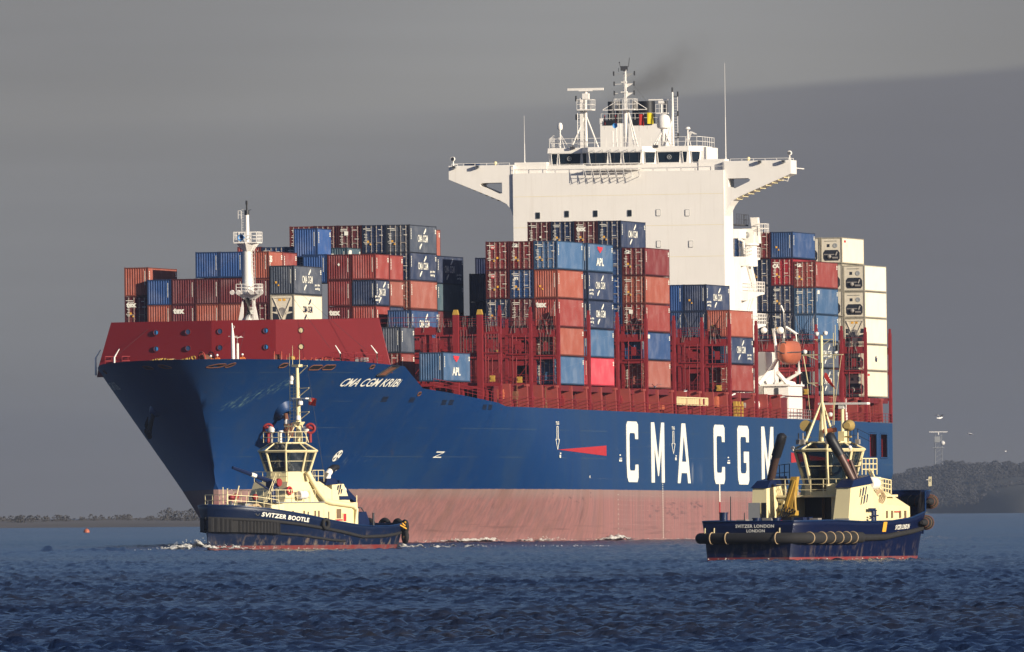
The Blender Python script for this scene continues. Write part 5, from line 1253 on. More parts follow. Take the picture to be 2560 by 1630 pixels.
# ---------------------------------------------------------------- people
def skin_fig(name, parent, bones, mat, sub=1):
    """bones: {joint: (pos, radius, parent)}"""
    me = bpy.data.meshes.new(name); ks = list(bones); ix = {k: i for i, k in enumerate(ks)}
    me.from_pydata([bones[k][0] for k in ks], [(ix[bones[k][2]], ix[k]) for k in ks if bones[k][2]], [])
    o = bpy.data.objects.new(name, me); COL.objects.link(o)
    sm = o.modifiers.new('skin', 'SKIN'); sv = me.skin_vertices[0].data if me.skin_vertices else None
    if sv is None:
        bm = bmesh.new(); bm.from_mesh(me); bm.verts.layers.skin.verify(); bm.to_mesh(me); bm.free(); sv = me.skin_vertices[0].data
    for i, k in enumerate(ks):
        r = bones[k][1]; sv[i].radius = r if isinstance(r, tuple) else (r, r); sv[i].use_root = i == 0
    s2 = o.modifiers.new('sub', 'SUBSURF'); s2.levels = s2.render_levels = sub
    dg = bpy.context.evaluated_depsgraph_get(); m2 = bpy.data.meshes.new_from_object(o.evaluated_get(dg)); bpy.data.objects.remove(o); bpy.data.meshes.remove(me)
    m2.name = name; m2.materials.clear(); m2.materials.append(M[mat]); m2.polygons.foreach_set('use_smooth', [True]*len(m2.polygons))
    return put(name, m2, parent)
def person(label, mw, cloth='boiler_suit', helmet='helmet_white', lean=0.1, arms=((.45, -.25, 1.05), (.45, .25, 1.05)), sit=False, group=None):
    """x forward, z up; feet at the origin"""
    t = thing('person', label, 'person', mw, group)
    hz = .55 if sit else .95; dz_ = hz-.95
    kneeL = ((.42, -.12, hz-.02), .085) if sit else ((.04, -.12, .50), .075)
    kneeR = ((.42, .12, hz-.02), .085) if sit else ((-.03, .12, .50), .075)
    ftL = (.45, -.12, .06) if sit else (.02, -.13, .06); ftR = (.45, .12, .06) if sit else (-.06, .13, .06)
    B = {'pelvis': ((0, 0, hz), (.16, .13), None), 'chest': ((lean, 0, hz+.38), (.19, .14), 'pelvis'), 'neck': ((lean*1.4, 0, hz+.56), .065, 'chest'),
         'sl': ((lean*1.2, -.2, hz+.47), .085, 'chest'), 'sr': ((lean*1.2, .2, hz+.47), .085, 'chest'),
         'el': ((lean+.12, -.30, hz+.2), .062, 'sl'), 'er': ((lean+.12, .30, hz+.2), .062, 'sr'),
         'wl': ((arms[0][0], arms[0][1], arms[0][2]+dz_), .045, 'el'), 'wr': ((arms[1][0], arms[1][1], arms[1][2]+dz_), .045, 'er'),
         'hipl': ((0, -.1, hz-.08), .11, 'pelvis'), 'hipr': ((0, .1, hz-.08), .11, 'pelvis'),
         'kl': (kneeL[0], kneeL[1], 'hipl'), 'kr': (kneeR[0], kneeR[1], 'hipr'), 'fl': (ftL, .055, 'kl'), 'fr': (ftR, .055, 'kr'),
         'tl': ((ftL[0]+.18, ftL[1], .04), .045, 'fl'), 'tr': ((ftR[0]+.18, ftR[1], .04), .045, 'fr')}
    body = skin_fig('body', t, B, cloth)
    hx = lean*1.6; h0 = hz+.70
    H_ = {'nk': ((lean*1.4, 0, hz+.56), .06, None), 'jaw': ((hx+.02, 0, h0-.05), (.075, .085), 'nk'), 'crown': ((hx, 0, h0+.07), (.085, .095), 'jaw')}
    hd = skin_fig('head', t, H_, 'skin')
    b = MB()
    b.ball((hx+.10, 0, h0-.01), .02, 5)
    for s in (-1, 1): b.ball((hx, s*.085, h0), .025, 5)
    b.build('face_feature', M['skin'], hd, smooth=60)
    b = MB()
    for s in (-1, 1): b.ball((hx+.083, s*.033, h0+.02), .011, 5)
    b.box((hx+.08, -.025, h0-.065), (hx+.09, .025, h0-.055)); b.build('eye', M['dark_cloth'], hd)
    for s, w in ((-1, B['wl'][0]), (1, B['wr'][0])):
        b = MB(); w = Vector(w); d = (w-Vector(B['el' if s < 0 else 'er'][0])).normalized(); sd = Vector((0, 1, 0))
        b.tube([w, w+d*.09], [.035, .04], 6)
        for k in range(4): e = w+d*.08+sd*(.028*(k-1.5)); b.tube([e, e+d*.05*(1-.1*abs(k-1.5)), e+d*.07+Vector((0, 0, -.03))], [.010, .009, .007], 5)
        b.tube([w+d*.03-sd*s*.03, w+d*.07-sd*s*.065], [.012, .008], 5); b.build('hand', M['skin'], body, smooth=60)
    if helmet:
        b = MB(); b.lathe([(.135, 0), (.125, .02), (.12, .06), (.09, .12), (.04, .15), (0, .155)], (hx, 0, h0+.05), 12); b.box((hx+.1, -.07, h0+.045), (hx+.17, .07, h0+.06)); b.build('helmet' if 'helmet' in helmet else 'hair', M[helmet], hd, smooth=60)
    return t
person('crewman in orange overalls and white helmet left of the small bow mast', SHIP @ Matrix.Translation((-4.6, -.75, 16.42)), lean=.18)
person('crewman in orange overalls and white helmet right of the small bow mast', SHIP @ Matrix.Translation((-4.6, 1.75, 16.45)), lean=.12, arms=((.35, -.3, .95), (.4, .2, 1.15)))
person('crewman in orange overalls bending low beside the large red winch drum', SHIP @ Matrix.Translation((-5.6, -1.55, 16.35)), lean=.42, arms=((.6, -.2, .8), (.6, .2, .8)))
# ---------------------------------------------------------------- tugs: shared builders
def tug_paint(name, blue, boot, zb, dirt):
    m = bpy.data.materials.new(name); m.use_nodes = True; t = m.node_tree; b = t.nodes['Principled BSDF']
    c = nd(t, 'ShaderNodeTexCoord').outputs['Object']; s = nd(t, 'ShaderNodeSeparateXYZ'); lk(t, c, s.inputs[0])
    n = noi(t, mapv(t, c, (.9, .9, 1.2)), 1.3, 6, .7); n2 = noi(t, mapv(t, c, (2.2, 2.2, .8)), 1.0, 5, .65); f = noi(t, c, 4, 5, .7)
    col = mixc(t, 1.0, blue, mth(t, 'MULTIPLY_ADD', f, .5, .75), 'MULTIPLY')
    lowz = sstep(t, s.outputs[2], 1.7, .5)
    col = mixc(t, mth(t, 'MULTIPLY', mth(t, 'MULTIPLY', sstep(t, n2, .50, .66), lowz), dirt), col, (.16, .12, .09))
    col = mixc(t, mth(t, 'MULTIPLY', sstep(t, n, .60, .70), dirt*.5), col, (.05, .045, .05))
    col = mixc(t, mth(t, 'MULTIPLY', mth(t, 'MULTIPLY', sstep(t, f, .66, .72), lowz), dirt), col, (.4, .33, .24))
    bt = mixc(t, sstep(t, n, .4, .7), boot, tuple(x*.5+.06 for x in boot))
    zz = mth(t, 'ADD', s.outputs[2], mth(t, 'MULTIPLY', mth(t, 'SUBTRACT', f, .5), .05))
    col = mixc(t, sstep(t, zz, zb, zb+.03), bt, col)
    lk(t, col, b.inputs['Base Color']); b.inputs['Roughness'].default_value = .42; b.inputs['Specular IOR Level'].default_value = .3
    bn = nd(t, 'ShaderNodeBump'); bn.inputs['Strength'].default_value = .35; bn.inputs['Distance'].default_value = .05
    lk(t, noi(t, c, 1.1, 3), bn.inputs['Height']); lk(t, bn.outputs[0], b.inputs['Normal'])
    M[name] = m
tug_paint('tug_hull_a', (.003, .010, .036), (.17, .03, .027), .36, .8)
tug_paint('tug_hull_b', (.002, .006, .032), (.20, .032, .03), .22, .35)
def tglass():
    m = bpy.data.materials.new('wheelhouse_glass'); m.use_nodes = True; t = m.node_tree; b = t.nodes['Principled BSDF']
    b.inputs['Base Color'].default_value = (.012, .02, .026, 1); b.inputs['Roughness'].default_value = .05; b.inputs['Alpha'].default_value = .74
    M['tglass'] = m
tglass()
class Hull:
    """st: list of (x, y_deck, y_water, z_sheer)"""
    def __init__(s, st, flare=1.6, zlo=-.9): s.st = st; s.flare = flare; s.zlo = zlo
    def at(s, x):
        st = s.st
        if x >= st[0][0]: return st[0][1:]
        for a, c in zip(st, st[1:]):
            if x >= c[0]:
                t = (a[0]-x)/(a[0]-c[0]); return tuple(lerp(p, q, t) for p, q in zip(a[1:], c[1:]))
        return st[-1][1:]
    def y(s, x, z):
        yd, yw, zs = s.at(x); k = max(0, min(1.1, z/zs)); return lerp(yw, yd, k**s.flare if k > 0 else 0)
    def build(s, mat, parent, skip=None):
        b = MB(); xs = [p[0] for p in s.st]; NZ = 12
        for sd in (1, -1):
            o = len(b.v)
            for i in range(NZ+1):
                for x in xs:
                    zs = s.at(x)[2]; z = lerp(s.zlo, zs, i/NZ); b.v.append((x, sd*s.y(x, z), z))
            n = len(xs)
            for i in range(NZ):
                for j in range(n-1): b.f.append((o+i*n+j, o+i*n+j+1, o+(i+1)*n+j+1, o+(i+1)*n+j)); b.m.append(0)
        n = len(xs); h = (NZ+1)*n
        for i in range(NZ):
            for j in (0, n-1): b.f.append((i*n+j, (i+1)*n+j, h+(i+1)*n+j, h+i*n+j)); b.m.append(0)
        hl = b.build('hull', mat, parent, smooth=35)
        md = hl.modifiers.new('plate', 'SOLIDIFY'); md.thickness = .06; md.offset = 0
        return hl
    def deck(s, z, mat, parent):
        b = MB(); xs = [p[0] for p in s.st]
        for x in xs:
            for sd in (1, -1): b.v.append((x*(.995), sd*max(.01, s.y(x, z)-.05), z))
        for i in range(len(xs)-1): b.f.append((2*i, 2*i+1, 2*i+3, 2*i+2)); b.m.append(0)
        return b.build('deck', mat, parent)
    def line(s, xs, zf, off=.05, side=1): return [(x, side*(s.y(x, zf(x))+off), zf(x)) for x in xs]
    def decal(s, name, vs, fs, mat, parent, side=1, off=.06):
        b = MB(); b.add([(x, side*(s.y(x, z)+off), z) for x, z in vs], fs); return b.build(name, mat, parent)
def wheelhouse(t, cx, z0, zs, z1, z2, r0, r1, n=8, rot=22.5, skyr=.62, mat='cream_paint', sx=1.0):
    """outward-leaning glazed wheelhouse: pedestal z0-zs, windows zs-z1, eave, skylights to z2"""
    P = lambda r, z, i: (cx+sx*r*math.cos(R(rot+360/n*i)), r*math.sin(R(rot+360/n*i)), z)
    b = MB(); rb = r0+(r1-r0)*0
    b.add([P(r0*.98, z0, i) for i in range(n)]+[P(r0, zs, i) for i in range(n)], [(i, (i+1) % n, n+(i+1) % n, n+i) for i in range(n)]+[tuple(range(n, 2*n))])
    for i in range(n):
        b.cyl(P(r0, zs, i), P(r1, z1, i), .10, .09, 6)
    b.add([P(r1*1.05, z1, i) for i in range(n)]+[P(r1*1.08, z1+.16, i) for i in range(n)], [(i, (i+1) % n, n+(i+1) % n, n+i) for i in range(n)]+[tuple(range(n-1, -1, -1))])
    rs = r1*skyr
    for i in range(n): b.cyl(P(r1*1.05, z1+.14, i), P(rs, z2, i), .07, None, 5); b.cyl(P(rs, z2, i), P(rs, z2, i+1), .07, None, 5); b.cyl(P(r1*1.06, z1+.12, i), P(r1*1.06, z1+.12, i+1), .07, None, 5)
    b.add([P(rs+.05, z2, i) for i in range(n)]+[P(rs+.05, z2+.08, i) for i in range(n)], [(i, (i+1) % n, n+(i+1) % n, n+i) for i in range(n)]+[tuple(range(n, 2*n)), tuple(range(n-1, -1, -1))])
    w = b.build('wheelhouse', M[mat], t, smooth=30)
    for i in range(n):
        b = MB(); b.add([P(r0*.975, zs, i), P(r0*.975, zs, i+1), P(r1*.975, z1, i+1), P(r1*.975, z1, i)], [(0, 1, 2, 3)]); p = b.build('window', M['tglass'], w)
        zm = lerp(zs, z1, .55); rm_ = lerp(r0, r1, .55)
        b = MB(); b.cyl(P(rm_, zm, i), P(rm_, zm, i+1), .025, None, 4); b.build('window_bar', M[mat], p)
        b = MB(); b.add([P(r1*1.03, z1+.17, i), P(r1*1.03, z1+.17, i+1), P(rs, z2-.01, i+1), P(rs, z2-.01, i)], [(0, 1, 2, 3)]); b.build('skylight', M['glass'], w)
    b = MB(); b.box((cx+.3, -.7, zs-.1), (cx+1.0, .7, zs+.35)); b.box((cx-.35, -.22, zs-.2), (cx+.1, .22, zs+.55)); b.build('helm_console', M['dark_grey'], w)
    return w
def tyre(name, parent, c, r, w, axis, mat='rubber'):
    b = MB(); b.torus(c, r-w, w, axis, 20, 8); return b.build(name, M[mat], parent, smooth=60)
def emblem4(parent, o, ax, up, s, mat='letter_navy'):   # four-bladed house mark on the funnel
    b = MB(); o, ax, up = Vector(o), Vector(ax), Vector(up)
    for a, c in ((-.28, .22), (.12, .30), (-.12, -.26), (.28, -.18)):
        b.add([o+ax*s*(a+x)+up*s*(c+y) for x, y in ((-.16, -.28), (.0, -.22), (.16, .24), (.0, .30))], [(0, 1, 2, 3)])
    b.build('emblem', M[mat], parent)
def cowlpipe(parent, pts, r, mat, name='pipe'):
    b = MB(); b.tube(pts, r, 10); return b.build(name, M[mat], parent, smooth=50)
# ---------------------------------------------------------------- tug on the left: bow towards the left, port side seen
th = R(38)
TUG1 = Matrix.Translation((-18.3, 1405, 0)) @ Matrix.Rotation(math.atan2(-math.cos(th), -math.sin(th)), 4, 'Z') @ Matrix.Scale(1.042, 4)
t1 = thing('tugboat', 'cream and navy tugboat with tall mast beside the ship bow, heading left', 'tugboat', TUG1)
def st1():
    out = []
    for i in range(34):
        t = i/33; x = 10.6-21.2*t if i else 10.6
        x = 10.6*math.cos(math.pi*t*.0)-0 if False else x
        if x > 1: q = (x-1)/9.6; yd = 3.95*(max(0, 1-q**2.4))**.55; yw = 3.3*(max(0, 1-((x-1)/9.2)**1.9) if x < 10.2 else 0)
        else: q = max(0, (-x-6)/4.6); yd = 3.95-.15*q-.9*q**4; yw = 3.6-.6*q-.8*q**3
        if x > 10.2: yw = 0
        zs = interp(-x, [(-10.6, 3.62), (-7, 3.3), (-3, 2.78), (0, 2.35), (3, 2.0), (5, 1.85), (7.5, 1.85), (10.6, 2.1)])
        out.append((x, max(yd, .02), max(yw, .02), zs))
    return out
H1 = Hull(st1(), 1.0); h1 = H1.build(M['tug_hull_a'], t1); H1.deck(1.2, M['dark_grey'], t1)
b = MB(); b.add([(x, s*max(.01, H1.y(x, 2.6)-.06), 2.6) for x in (10.3, 9.5, 8.5, 7, 5.5, 4) for s in (1, -1)], [(2*i, 2*i+1, 2*i+3, 2*i+2) for i in range(5)]); b.build('foredeck', M['grey_paint'], t1)
xs = [10.6-.01-i*.3 for i in range(70)]
b = MB()                                   # cap rail along the bulwark
for sd in (1, -1): b.tube([(x, sd*(H1.y(x, H1.at(x)[2])+.01), H1.at(x)[2]) for x in xs if x > -10.6], .055, 6)
b.build('cap_rail', M['tug_blue'], h1, smooth=60)
zu = lambda x: interp(-x, [(-10.6, 2.55), (-6.5, 2.32), (-3, 1.98), (1.5, 1.42), (4.2, 1.0), (7, 1.05), (10.6, 1.35)])
zl = lambda x: interp(-x, [(-10.6, 1.55), (-6.5, 1.4), (-3, 1.15), (0, .8), (2.2, .66)])
for sd in (1, -1):
    b = MB(); b.tube(H1.line([x for x in xs if x > -10.5], zu, .06, sd), .13, 8); b.build('rubbing_strake', M['rubber'], h1, smooth=60)
    b = MB(); b.tube(H1.line([x for x in xs if x > -2.2], zl, .05, sd), .10, 8); b.build('rubbing_strake', M['rubber'], h1, smooth=60)
    xb = [10.59-.02-i*.09 for i in range(56)]; b = MB()   # ribbed bow fender
    for i, x in enumerate(xb):
        o = .26 if i % 3 else .15
        y = H1.y(x, 2.0)
        b.v += [(x+(.20 if y < 1.5 else .05), sd*(y+o), zl(x)-.05), (x+(.20 if y < 1.5 else .05), sd*(y+o), zu(x)+.02)]
    for i in range(len(xb)-1): b.f.append((2*i, 2*i+2, 2*i+3, 2*i+1)); b.m.append(0)
    n0 = len(b.v)
    for i, x in enumerate(xb): b.v += [(x, sd*(H1.y(x, 2.0)-.02), zl(x)-.05), (x, sd*(H1.y(x, 2.0)-.02), zu(x)+.02)]
    for i in range(len(xb)-1):
        b.f.append((2*i+1, 2*i+3, n0+2*i+3, n0+2*i+1)); b.m.append(0); b.f.append((2*i, 2*i+2, n0+2*i+2, n0+2*i)); b.m.append(0)
    b.build('bow_fender', M['rubber'], h1)
vs, fs = text_geo('SVITZER BOOTLE', .62, .022, 0, 1.0, 1.08)
w_ = max(v[0] for v in vs)-min(v[0] for v in vs)
H1.decal('name_lettering', [(5.0-x*4.75/w_, 2.58-.105*x*4.75/w_+y*.72) for x, y in vs], fs, M['letter_white'], h1)
for k, (s_, x0, z0) in enumerate((('SVITZER BOOTLE', -8.6, 1.72), ('LIVERPOOL', -8.6, 1.47))):
    vs, fs = text_geo(s_, .27, .01); H1.decal('name_lettering', [(x0-x*.62, z0+y*.7+.01*x) for x, y in vs], fs, M['letter_white'], h1, off=.03)
Q = [[(8.6, .2), (6.9, .2), (6.9, 1.05), (8.6, 1.05)]]
H1.decal('shell_patch', Q[0], [(0, 1, 2, 3)], M['black_paint'], h1, off=.03)
b = MB(); b.torus((7.7, H1.y(7.7, 2.9)+.0, 2.92), .16, .05, (.45, 1, 0), 14, 6); b.build('fairlead', M['black_paint'], h1)
vs = []; fs = []
for i in range(7): vs += [(-2.0, .05+i*.2), (-2.12, .05+i*.2), (-2.12, .13+i*.2), (-2.0, .13+i*.2)]; fs.append(tuple(range(4*i, 4*i+4)))
for (x, z) in ((-1.9, .25), (-2.5, .3), (-6, .45), (-7.4, .45), (1, .4)): vs += [(x, z), (x-.22, z), (x-.22, z+.10), (x, z+.10)]; k = len(vs)-4; fs.append((k, k+1, k+2, k+3))
H1.decal('draught_mark', vs, fs, M['letter_white'], h1, off=.02)
for i in range(6):                          # freeing ports with rusty edges
    x = -5.1-i*.75; H1.decal('freeing_port', [(x, 1.22), (x-.5, 1.22), (x-.5, 1.36), (x, 1.36)], [(0, 1, 2, 3)], M['rust_steel'], h1, off=.02)
# deckhouses
b = MB(); b.hexa([(5.0, -1.9, 1.2), (5.0, 1.9, 1.2), (4.0, 2.45, 1.2), (4.0, -2.45, 1.2), (5.0, -1.9, 3.74), (5.0, 1.9, 3.74), (4.0, 2.45, 3.74), (4.0, -2.45, 3.74)]); b.box((-5.3, -2.45, 1.2), (4.0, 2.45, 3.735)); dk = b.build('deckhouse', M['cream_paint'], t1)
b = MB(); b.box((-1.2, -2.6, 3.74), (5.2, 2.6, 3.80)); b.build('boat_deck', M['grey_paint'], t1)
b = MB(); b.hexa([(3.3, -1.9, 3.8), (3.3, 1.9, 3.8), (-4.6, 2.25, 3.74), (-4.6, -2.25, 3.74), (2.6, -1.7, 5.4), (2.6, 1.7, 5.4), (-1.1, 2.0, 5.4), (-1.1, -2.0, 5.4)]); uh = b.build('upper_house', M['cream_paint'], t1)
def wrect(x, z, w, h, y, mat='glass', nm='window', par=dk):
    b = MB(); b.box((x-w/2, y, z-h/2), (x+w/2, y+.03, z+h/2)); f = b.build(nm, M[mat], par)
    b = MB(); b.box((x-w/2-.05, y, z-h/2-.05), (x+w/2+.05, y+.015, z+h/2+.05)); b.build('frame', M['cream_paint'], f); return f
for x in (2.9, 1.5, .1, -.35): wrect(x, 2.85, .22, .5, 2.45, 'teak')
for x in (3.6, 1.0, -1.6): wrect(x, 2.6, .14, .85, 2.45, 'black_paint', 'vent')
wrect(-1.3, 2.35, .55, 1.7, 2.45, 'cream_paint', 'door'); wrect(-2.9, 2.35, .6, 1.75, 2.45, 'teak', 'door')
wrect(-3.6, 2.55, .35, .6, 2.5, 'signal_red', 'fire_hose_box'); wrect(-2.9, 2.35, .8, .12, 2.5, 'signal_red', 'sign')
tyre('life_ring', dk, (-2.9, 2.55, 1.75), .30, .08, (0, 1, 0), 'black_paint')
cowlpipe(t1, [(.4, 1.95, 6.2), (.1, 2.1, 5.6), (-.5, 2.35, 4.6), (-1.1, 2.5, 3.9), (-1.8, 2.5, 3.75), (-4.6, 2.5, 3.5), (-5.0, 2.5, 3.2), (-5.0, 2.5, 1.3)], .22, 'cream_paint', 'vent_trunk')
b = MB()
b.hexa([(-2.4, 1.2, 3.74), (-2.4, 2.2, 3.74), (-4.7, 2.2, 3.74), (-4.7, 1.2, 3.74), (-2.5, 1.25, 5.2), (-2.5, 2.1, 5.2), (-4.0, 2.1, 5.2), (-4.0, 1.25, 5.2)]); f1 = b.build('funnel', M['cream_paint'], t1)
b = MB(); b.hexa([(-1.6, 1.1, 5.1), (-1.6, 2.15, 5.1), (-3.3, 2.15, 5.2), (-3.3, 1.1, 5.2), (-2.0, 1.2, 5.65), (-2.0, 2.05, 5.65), (-3.0, 2.05, 5.65), (-3.0, 1.2, 5.65)]); b.build('funnel_cap', M['navy_paint'], f1)
b = MB(); b.hexa([(-3.3, 2.12, 3.95), (-3.3, 2.27, 3.95), (-4.68, 2.27, 3.95), (-4.68, 2.12, 3.95), (-3.3, 2.1, 4.25), (-3.3, 2.22, 4.25), (-4.5, 2.22, 4.25), (-4.5, 2.1, 4.25)]); b.build('funnel_band', M['navy_paint'], f1)
emblem4(f1, (-3.4, 2.20, 4.75), (-1, 0, 0), (0, 0, 1), .75)
cowlpipe(f1, [(-2.6, 1.6, 5.5), (-2.6, 1.6, 6.0), (-3.0, 1.6, 6.3), (-3.5, 1.6, 6.45)], [.28, .28, .26, .22], 'white_paint', 'exhaust')
cowlpipe(f1, [(-2.9, 1.6, 6.25), (-3.4, 1.6, 6.5), (-3.9, 1.6, 6.55)], [.30, .28, .20], 'black_paint', 'exhaust_tip')
b = MB(); b.hexa([(-2.4, -2.2, 3.74), (-2.4, -1.2, 3.74), (-4.7, -1.2, 3.74), (-4.7, -2.2, 3.74), (-2.5, -2.1, 5.2), (-2.5, -1.25, 5.2), (-4.0, -1.25, 5.2), (-4.0, -2.1, 5.2)]); f2 = b.build('funnel', M['cream_paint'], t1)
b = MB(); b.hexa([(-4.7, -.6, 4.9), (-4.7, .9, 4.9), (-5.0, .9, 5.5), (-5.0, -.6, 5.5), (-7.0, -.6, 3.75), (-7.0, .9, 3.75), (-7.2, .9, 4.0), (-7.2, -.6, 4.0)]); tw = b.build('towing_gantry', M['navy_paint'], t1)
b = MB(); b.lathe([(.3, 0), (.3, .06)], (-5.5, .85, 4.75), 16, 0, (.1, 1, .2)); b.build('floodlight', M['white_paint'], tw)
b = MB(); b.cyl((-5.6, .3, 1.2), (-5.6, .3, 4.9), .08); b.cyl((-5.5, 2.2, 1.2), (-5.5, 2.2, 4.3), .05); b.build('gantry_post', M['cream_paint'], tw)
wheelhouse(t1, .45, 5.4, 6.2, 7.72, 8.45, 1.72, 2.22, 8, 22.5 + 12)
def trail(name, pts, h, par=t1, mat='cream_paint', r=.028, rows=2, step=.8): b = MB(); b.rail(pts, h, r, step, rows); return b.build(name, M[mat], par)
trail('guard_rail', [(1.9, -1.3, 8.5), (1.9, 1.2, 8.5), (.6, 1.6, 8.5), (-.9, 1.2, 8.5), (-.9, -1.3, 8.5), (1.9, -1.3, 8.5)], .85)
trail('guard_rail', [(2.6, -1.7, 5.4), (2.6, 1.7, 5.4)], .8); trail('guard_rail', [(-.2, 2.0, 5.4), (-1.6, 2.0, 5.4), (-1.6, -1.6, 5.4)], .9)
trail('guard_rail', [(5.1, -1.8, 3.8), (5.1, 2.0, 3.8), (3.9, 2.5, 3.8), (.2, 2.55, 3.8)], .95)
trail('guard_rail', [(9.4, -1.2, 3.55), (9.4, 1.0, 3.55), (7.2, 2.2, 3.4), (5.2, 2.9, 3.1)], .85); trail('guard_rail', [(4.9, 1.0, 2.6), (3.6, 1.3, 5.3)], .8, rows=2)
b = MB(); b.tube([(-1.0, 0, 8.4), (-.9, 0, 11), (-.8, 0, 14.6)], [.24, .19, .13], 10); b.box((-1.05, -.35, 14.5), (-.55, .35, 14.7))
for z, w in ((12.8, 1.15), (10.9, 1.15), (14.55, 1.0)):
    b.bar((-.85, 0, z), (-.85, w, z+.05), .06); b.bar((-.85, w, z), (-.85, .1, z-.65), .05)
b.box((-.9, -1.1, 9.75), (-.5, .05, 9.87)); b.bar((-.7, -.9, 8.5), (-.7, -.8, 9.8), .07)
b.hexa([(-1.1, -.3, 9.9), (-.6, -.3, 9.9), (-.6, .35, 9.9), (-1.1, .35, 9.9), (-1.15, -.35, 10.15), (-.55, -.35, 10.15), (-.55, .5, 10.15), (-1.15, .5, 10.15)])
for p in ((-1.0, .95, 8.5), (.1, -.3, 8.5)): b.cyl(p, (-.95, 0, 10.6), .05, None, 6)
ms1 = b.build('mast', M['cream_paint'], t1, smooth=40)
b = MB()
for y in (-.75, -.35): b.bar((-.8, y, 9.9), (-.8, y, 13.95 if y < -.5 else 14.0), .045)
for i in range(16): b.bar((-.8, -.75, 10+i*.26), (-.8, -.05, 10+i*.26), .03)
for z in (11.3, 12.4, 13.7): b.bar((-.8, -.35, z), (-.8, .0, z), .05)
b.build('mast_ladder', M['cream_paint'], ms1)
for (y, z) in ((-.55, 13.2), (-.5, 13.5), (.35, 11.55), (-1.05, 10.05), (.12, 10.35)):
    b = MB(); b.lathe([(.12, 0), (.2, .06), (.2, .3), (.1, .42), (0, .44)], (-.75, y, z-.1), 12); b.build('antenna_dome', M['white_paint'], ms1, smooth=50)
b = MB(); b.box((-1.0, -.4, 11.95), (-.6, 1.0, 12.05)); b.cyl((-.8, .3, 11.6), (-.8, .3, 11.95), .12); b.build('radar_scanner', M['white_paint'], ms1)
for y, z0, z1 in ((-.75, 13.9, 15.6), (-.45, 14.6, 16.2), (.25, 14.6, 15.9)): b = MB(); b.cyl((-.8, y, z0), (-.8, y, z1), .025, .01, 5); b.build('whip_aerial', M['cream_paint'], ms1)
for q in ((-2.6, 1.2, 6.0), (-3.5, .6, 5.5)): b = MB(); b.cyl((-.85, 1.0, 14.5), q, .01, None, 4); b.build('wire_stay', M['dark_grey'], ms1)
for (x, y) in ((1.1, -1.45), (-.55, 1.5)):
    b = MB(); b.torus((x, y, 9.62), .36, .10, (.8, .6, .1), 18, 8); b.cyl((x, y, 8.5), (x, y, 9.3), .12); b.cyl((x-.3, y, 9.6), (x+.45, y+.1, 9.75), .13); p = b.build('fire_monitor', M['fitting_red'], t1, smooth=50)
    b = MB(); b.lathe([(.2, 0), (.26, .3), (.2, .35)], (x+.1, y+.5*(1 if y < 0 else -.5), 9.55), 12, 0, (1, .2, 0)); b.build('searchlight', M['white_paint'], p, smooth=50)
for y in (-.6, .3): b = MB(); b.cyl((1.7, y, 8.5), (1.7, y, 9.3), .11, .09, 8); b.lathe([(.06, 9.2), (.22, 9.35), (.2, 9.45), (0, 9.47)], (1.7, y, 0), 12); b.build('ventilator', M['white_paint'], t1, smooth=50)
b = MB(); b.cyl((3.6, .9, 3.8), (3.6, .9, 5.0), .32, .28, 10); b.box((3.1, .6, 4.9), (4.0, 1.2, 5.5)); b.tube([(3.2, .9, 5.3), (5, .45, 5.85), (7.3, -.1, 6.55)], [.22, .17, .12], 8); b.cyl((3.8, .9, 4.7), (5.2, .5, 5.5), .09); cb = b.build('deck_crane', M['navy_paint'], t1, smooth=40)
b = MB(); b.tube([(5.05, .44, 5.87), (5.5, .33, 6.0)], .175, 8); b.build('crane_band', M['letter_white'], cb); b = MB(); b.lathe([(.32, -.12), (.32, .12)], (3.2, 1.25, 5.35), 12, 0, (0, 1, 0)); b.build('cable_drum', M['fitting_red'], cb)
b = MB(); b.lathe([(.28, -.45), (.34, -.4), (.34, .4), (.28, .45)], (1.6, 2.35, 4.35), 14, 0, (1, 0, 0)); b.build('liferaft_canister', M['white_paint'], t1, smooth=40)
tyre('life_ring', t1, (2.7, 1.98, 4.7), .36, .09, (0, 1, .15), 'signal_red')
b = MB(); b.lathe([(.45, -.6), (.45, .6)], (6.6, 0, 3.2), 14, 0, (0, 1, 0)); b.box((6.1, -1.0, 2.6), (7.1, -.7, 3.7)); b.box((6.1, .7, 2.6), (7.1, 1.0, 3.7)); b.build('towing_winch', M['grey_paint'], t1)
for c in ((8.2, .5, 4.15), (6.0, 1.1, 4.2), (6.3, -.6, 4.25)): b = MB(); b.ball(c, .26, 8); b.build('mooring_buoy', M['fitting_red'], t1, smooth=60)
b = MB(); b.tube([(7.5, .4, 3.3), (6, 1.4, 3.6), (5.2, 1.2, 3.3), (6.5, .2, 3.2)], .12, 6); b.build('towing_rope', M['rope'], t1, smooth=60)
for (x, y) in ((9.2, 1.2), (9.2, -1.2), (8.2, -2)): b = MB(); b.cyl((x, y, 2.6), (x, y, 3.9), .12, None, 8); b.build('bollard', M['dark_grey'], t1)
b = MB(); b.tube([(7.6, -.4, 3.2), (7.6, -.4, 4.9)], .05, 6); b.tube([(7.5, .1, 3.2), (7.0, .3, 5.1)], .05, 6); b.bar((7.6, -.4, 4.8), (7.6, .0, 4.8), .05); b.cyl((8.9, .2, 3.4), (8.9, .2, 5.0), .04); b.build('jack_staff', M['cream_paint'], t1)
b = MB(); b.hexa([(-6.2, -1.6, 1.2), (-6.2, 1.6, 1.2), (-8.4, 1.6, 1.2), (-8.4, -1.6, 1.2), (-6.2, -1.5, 3.0), (-6.2, 1.5, 3.0), (-7.6, 1.5, 3.0), (-7.6, -1.5, 3.0)]); b.build('winch_house', M['navy_paint'], t1)
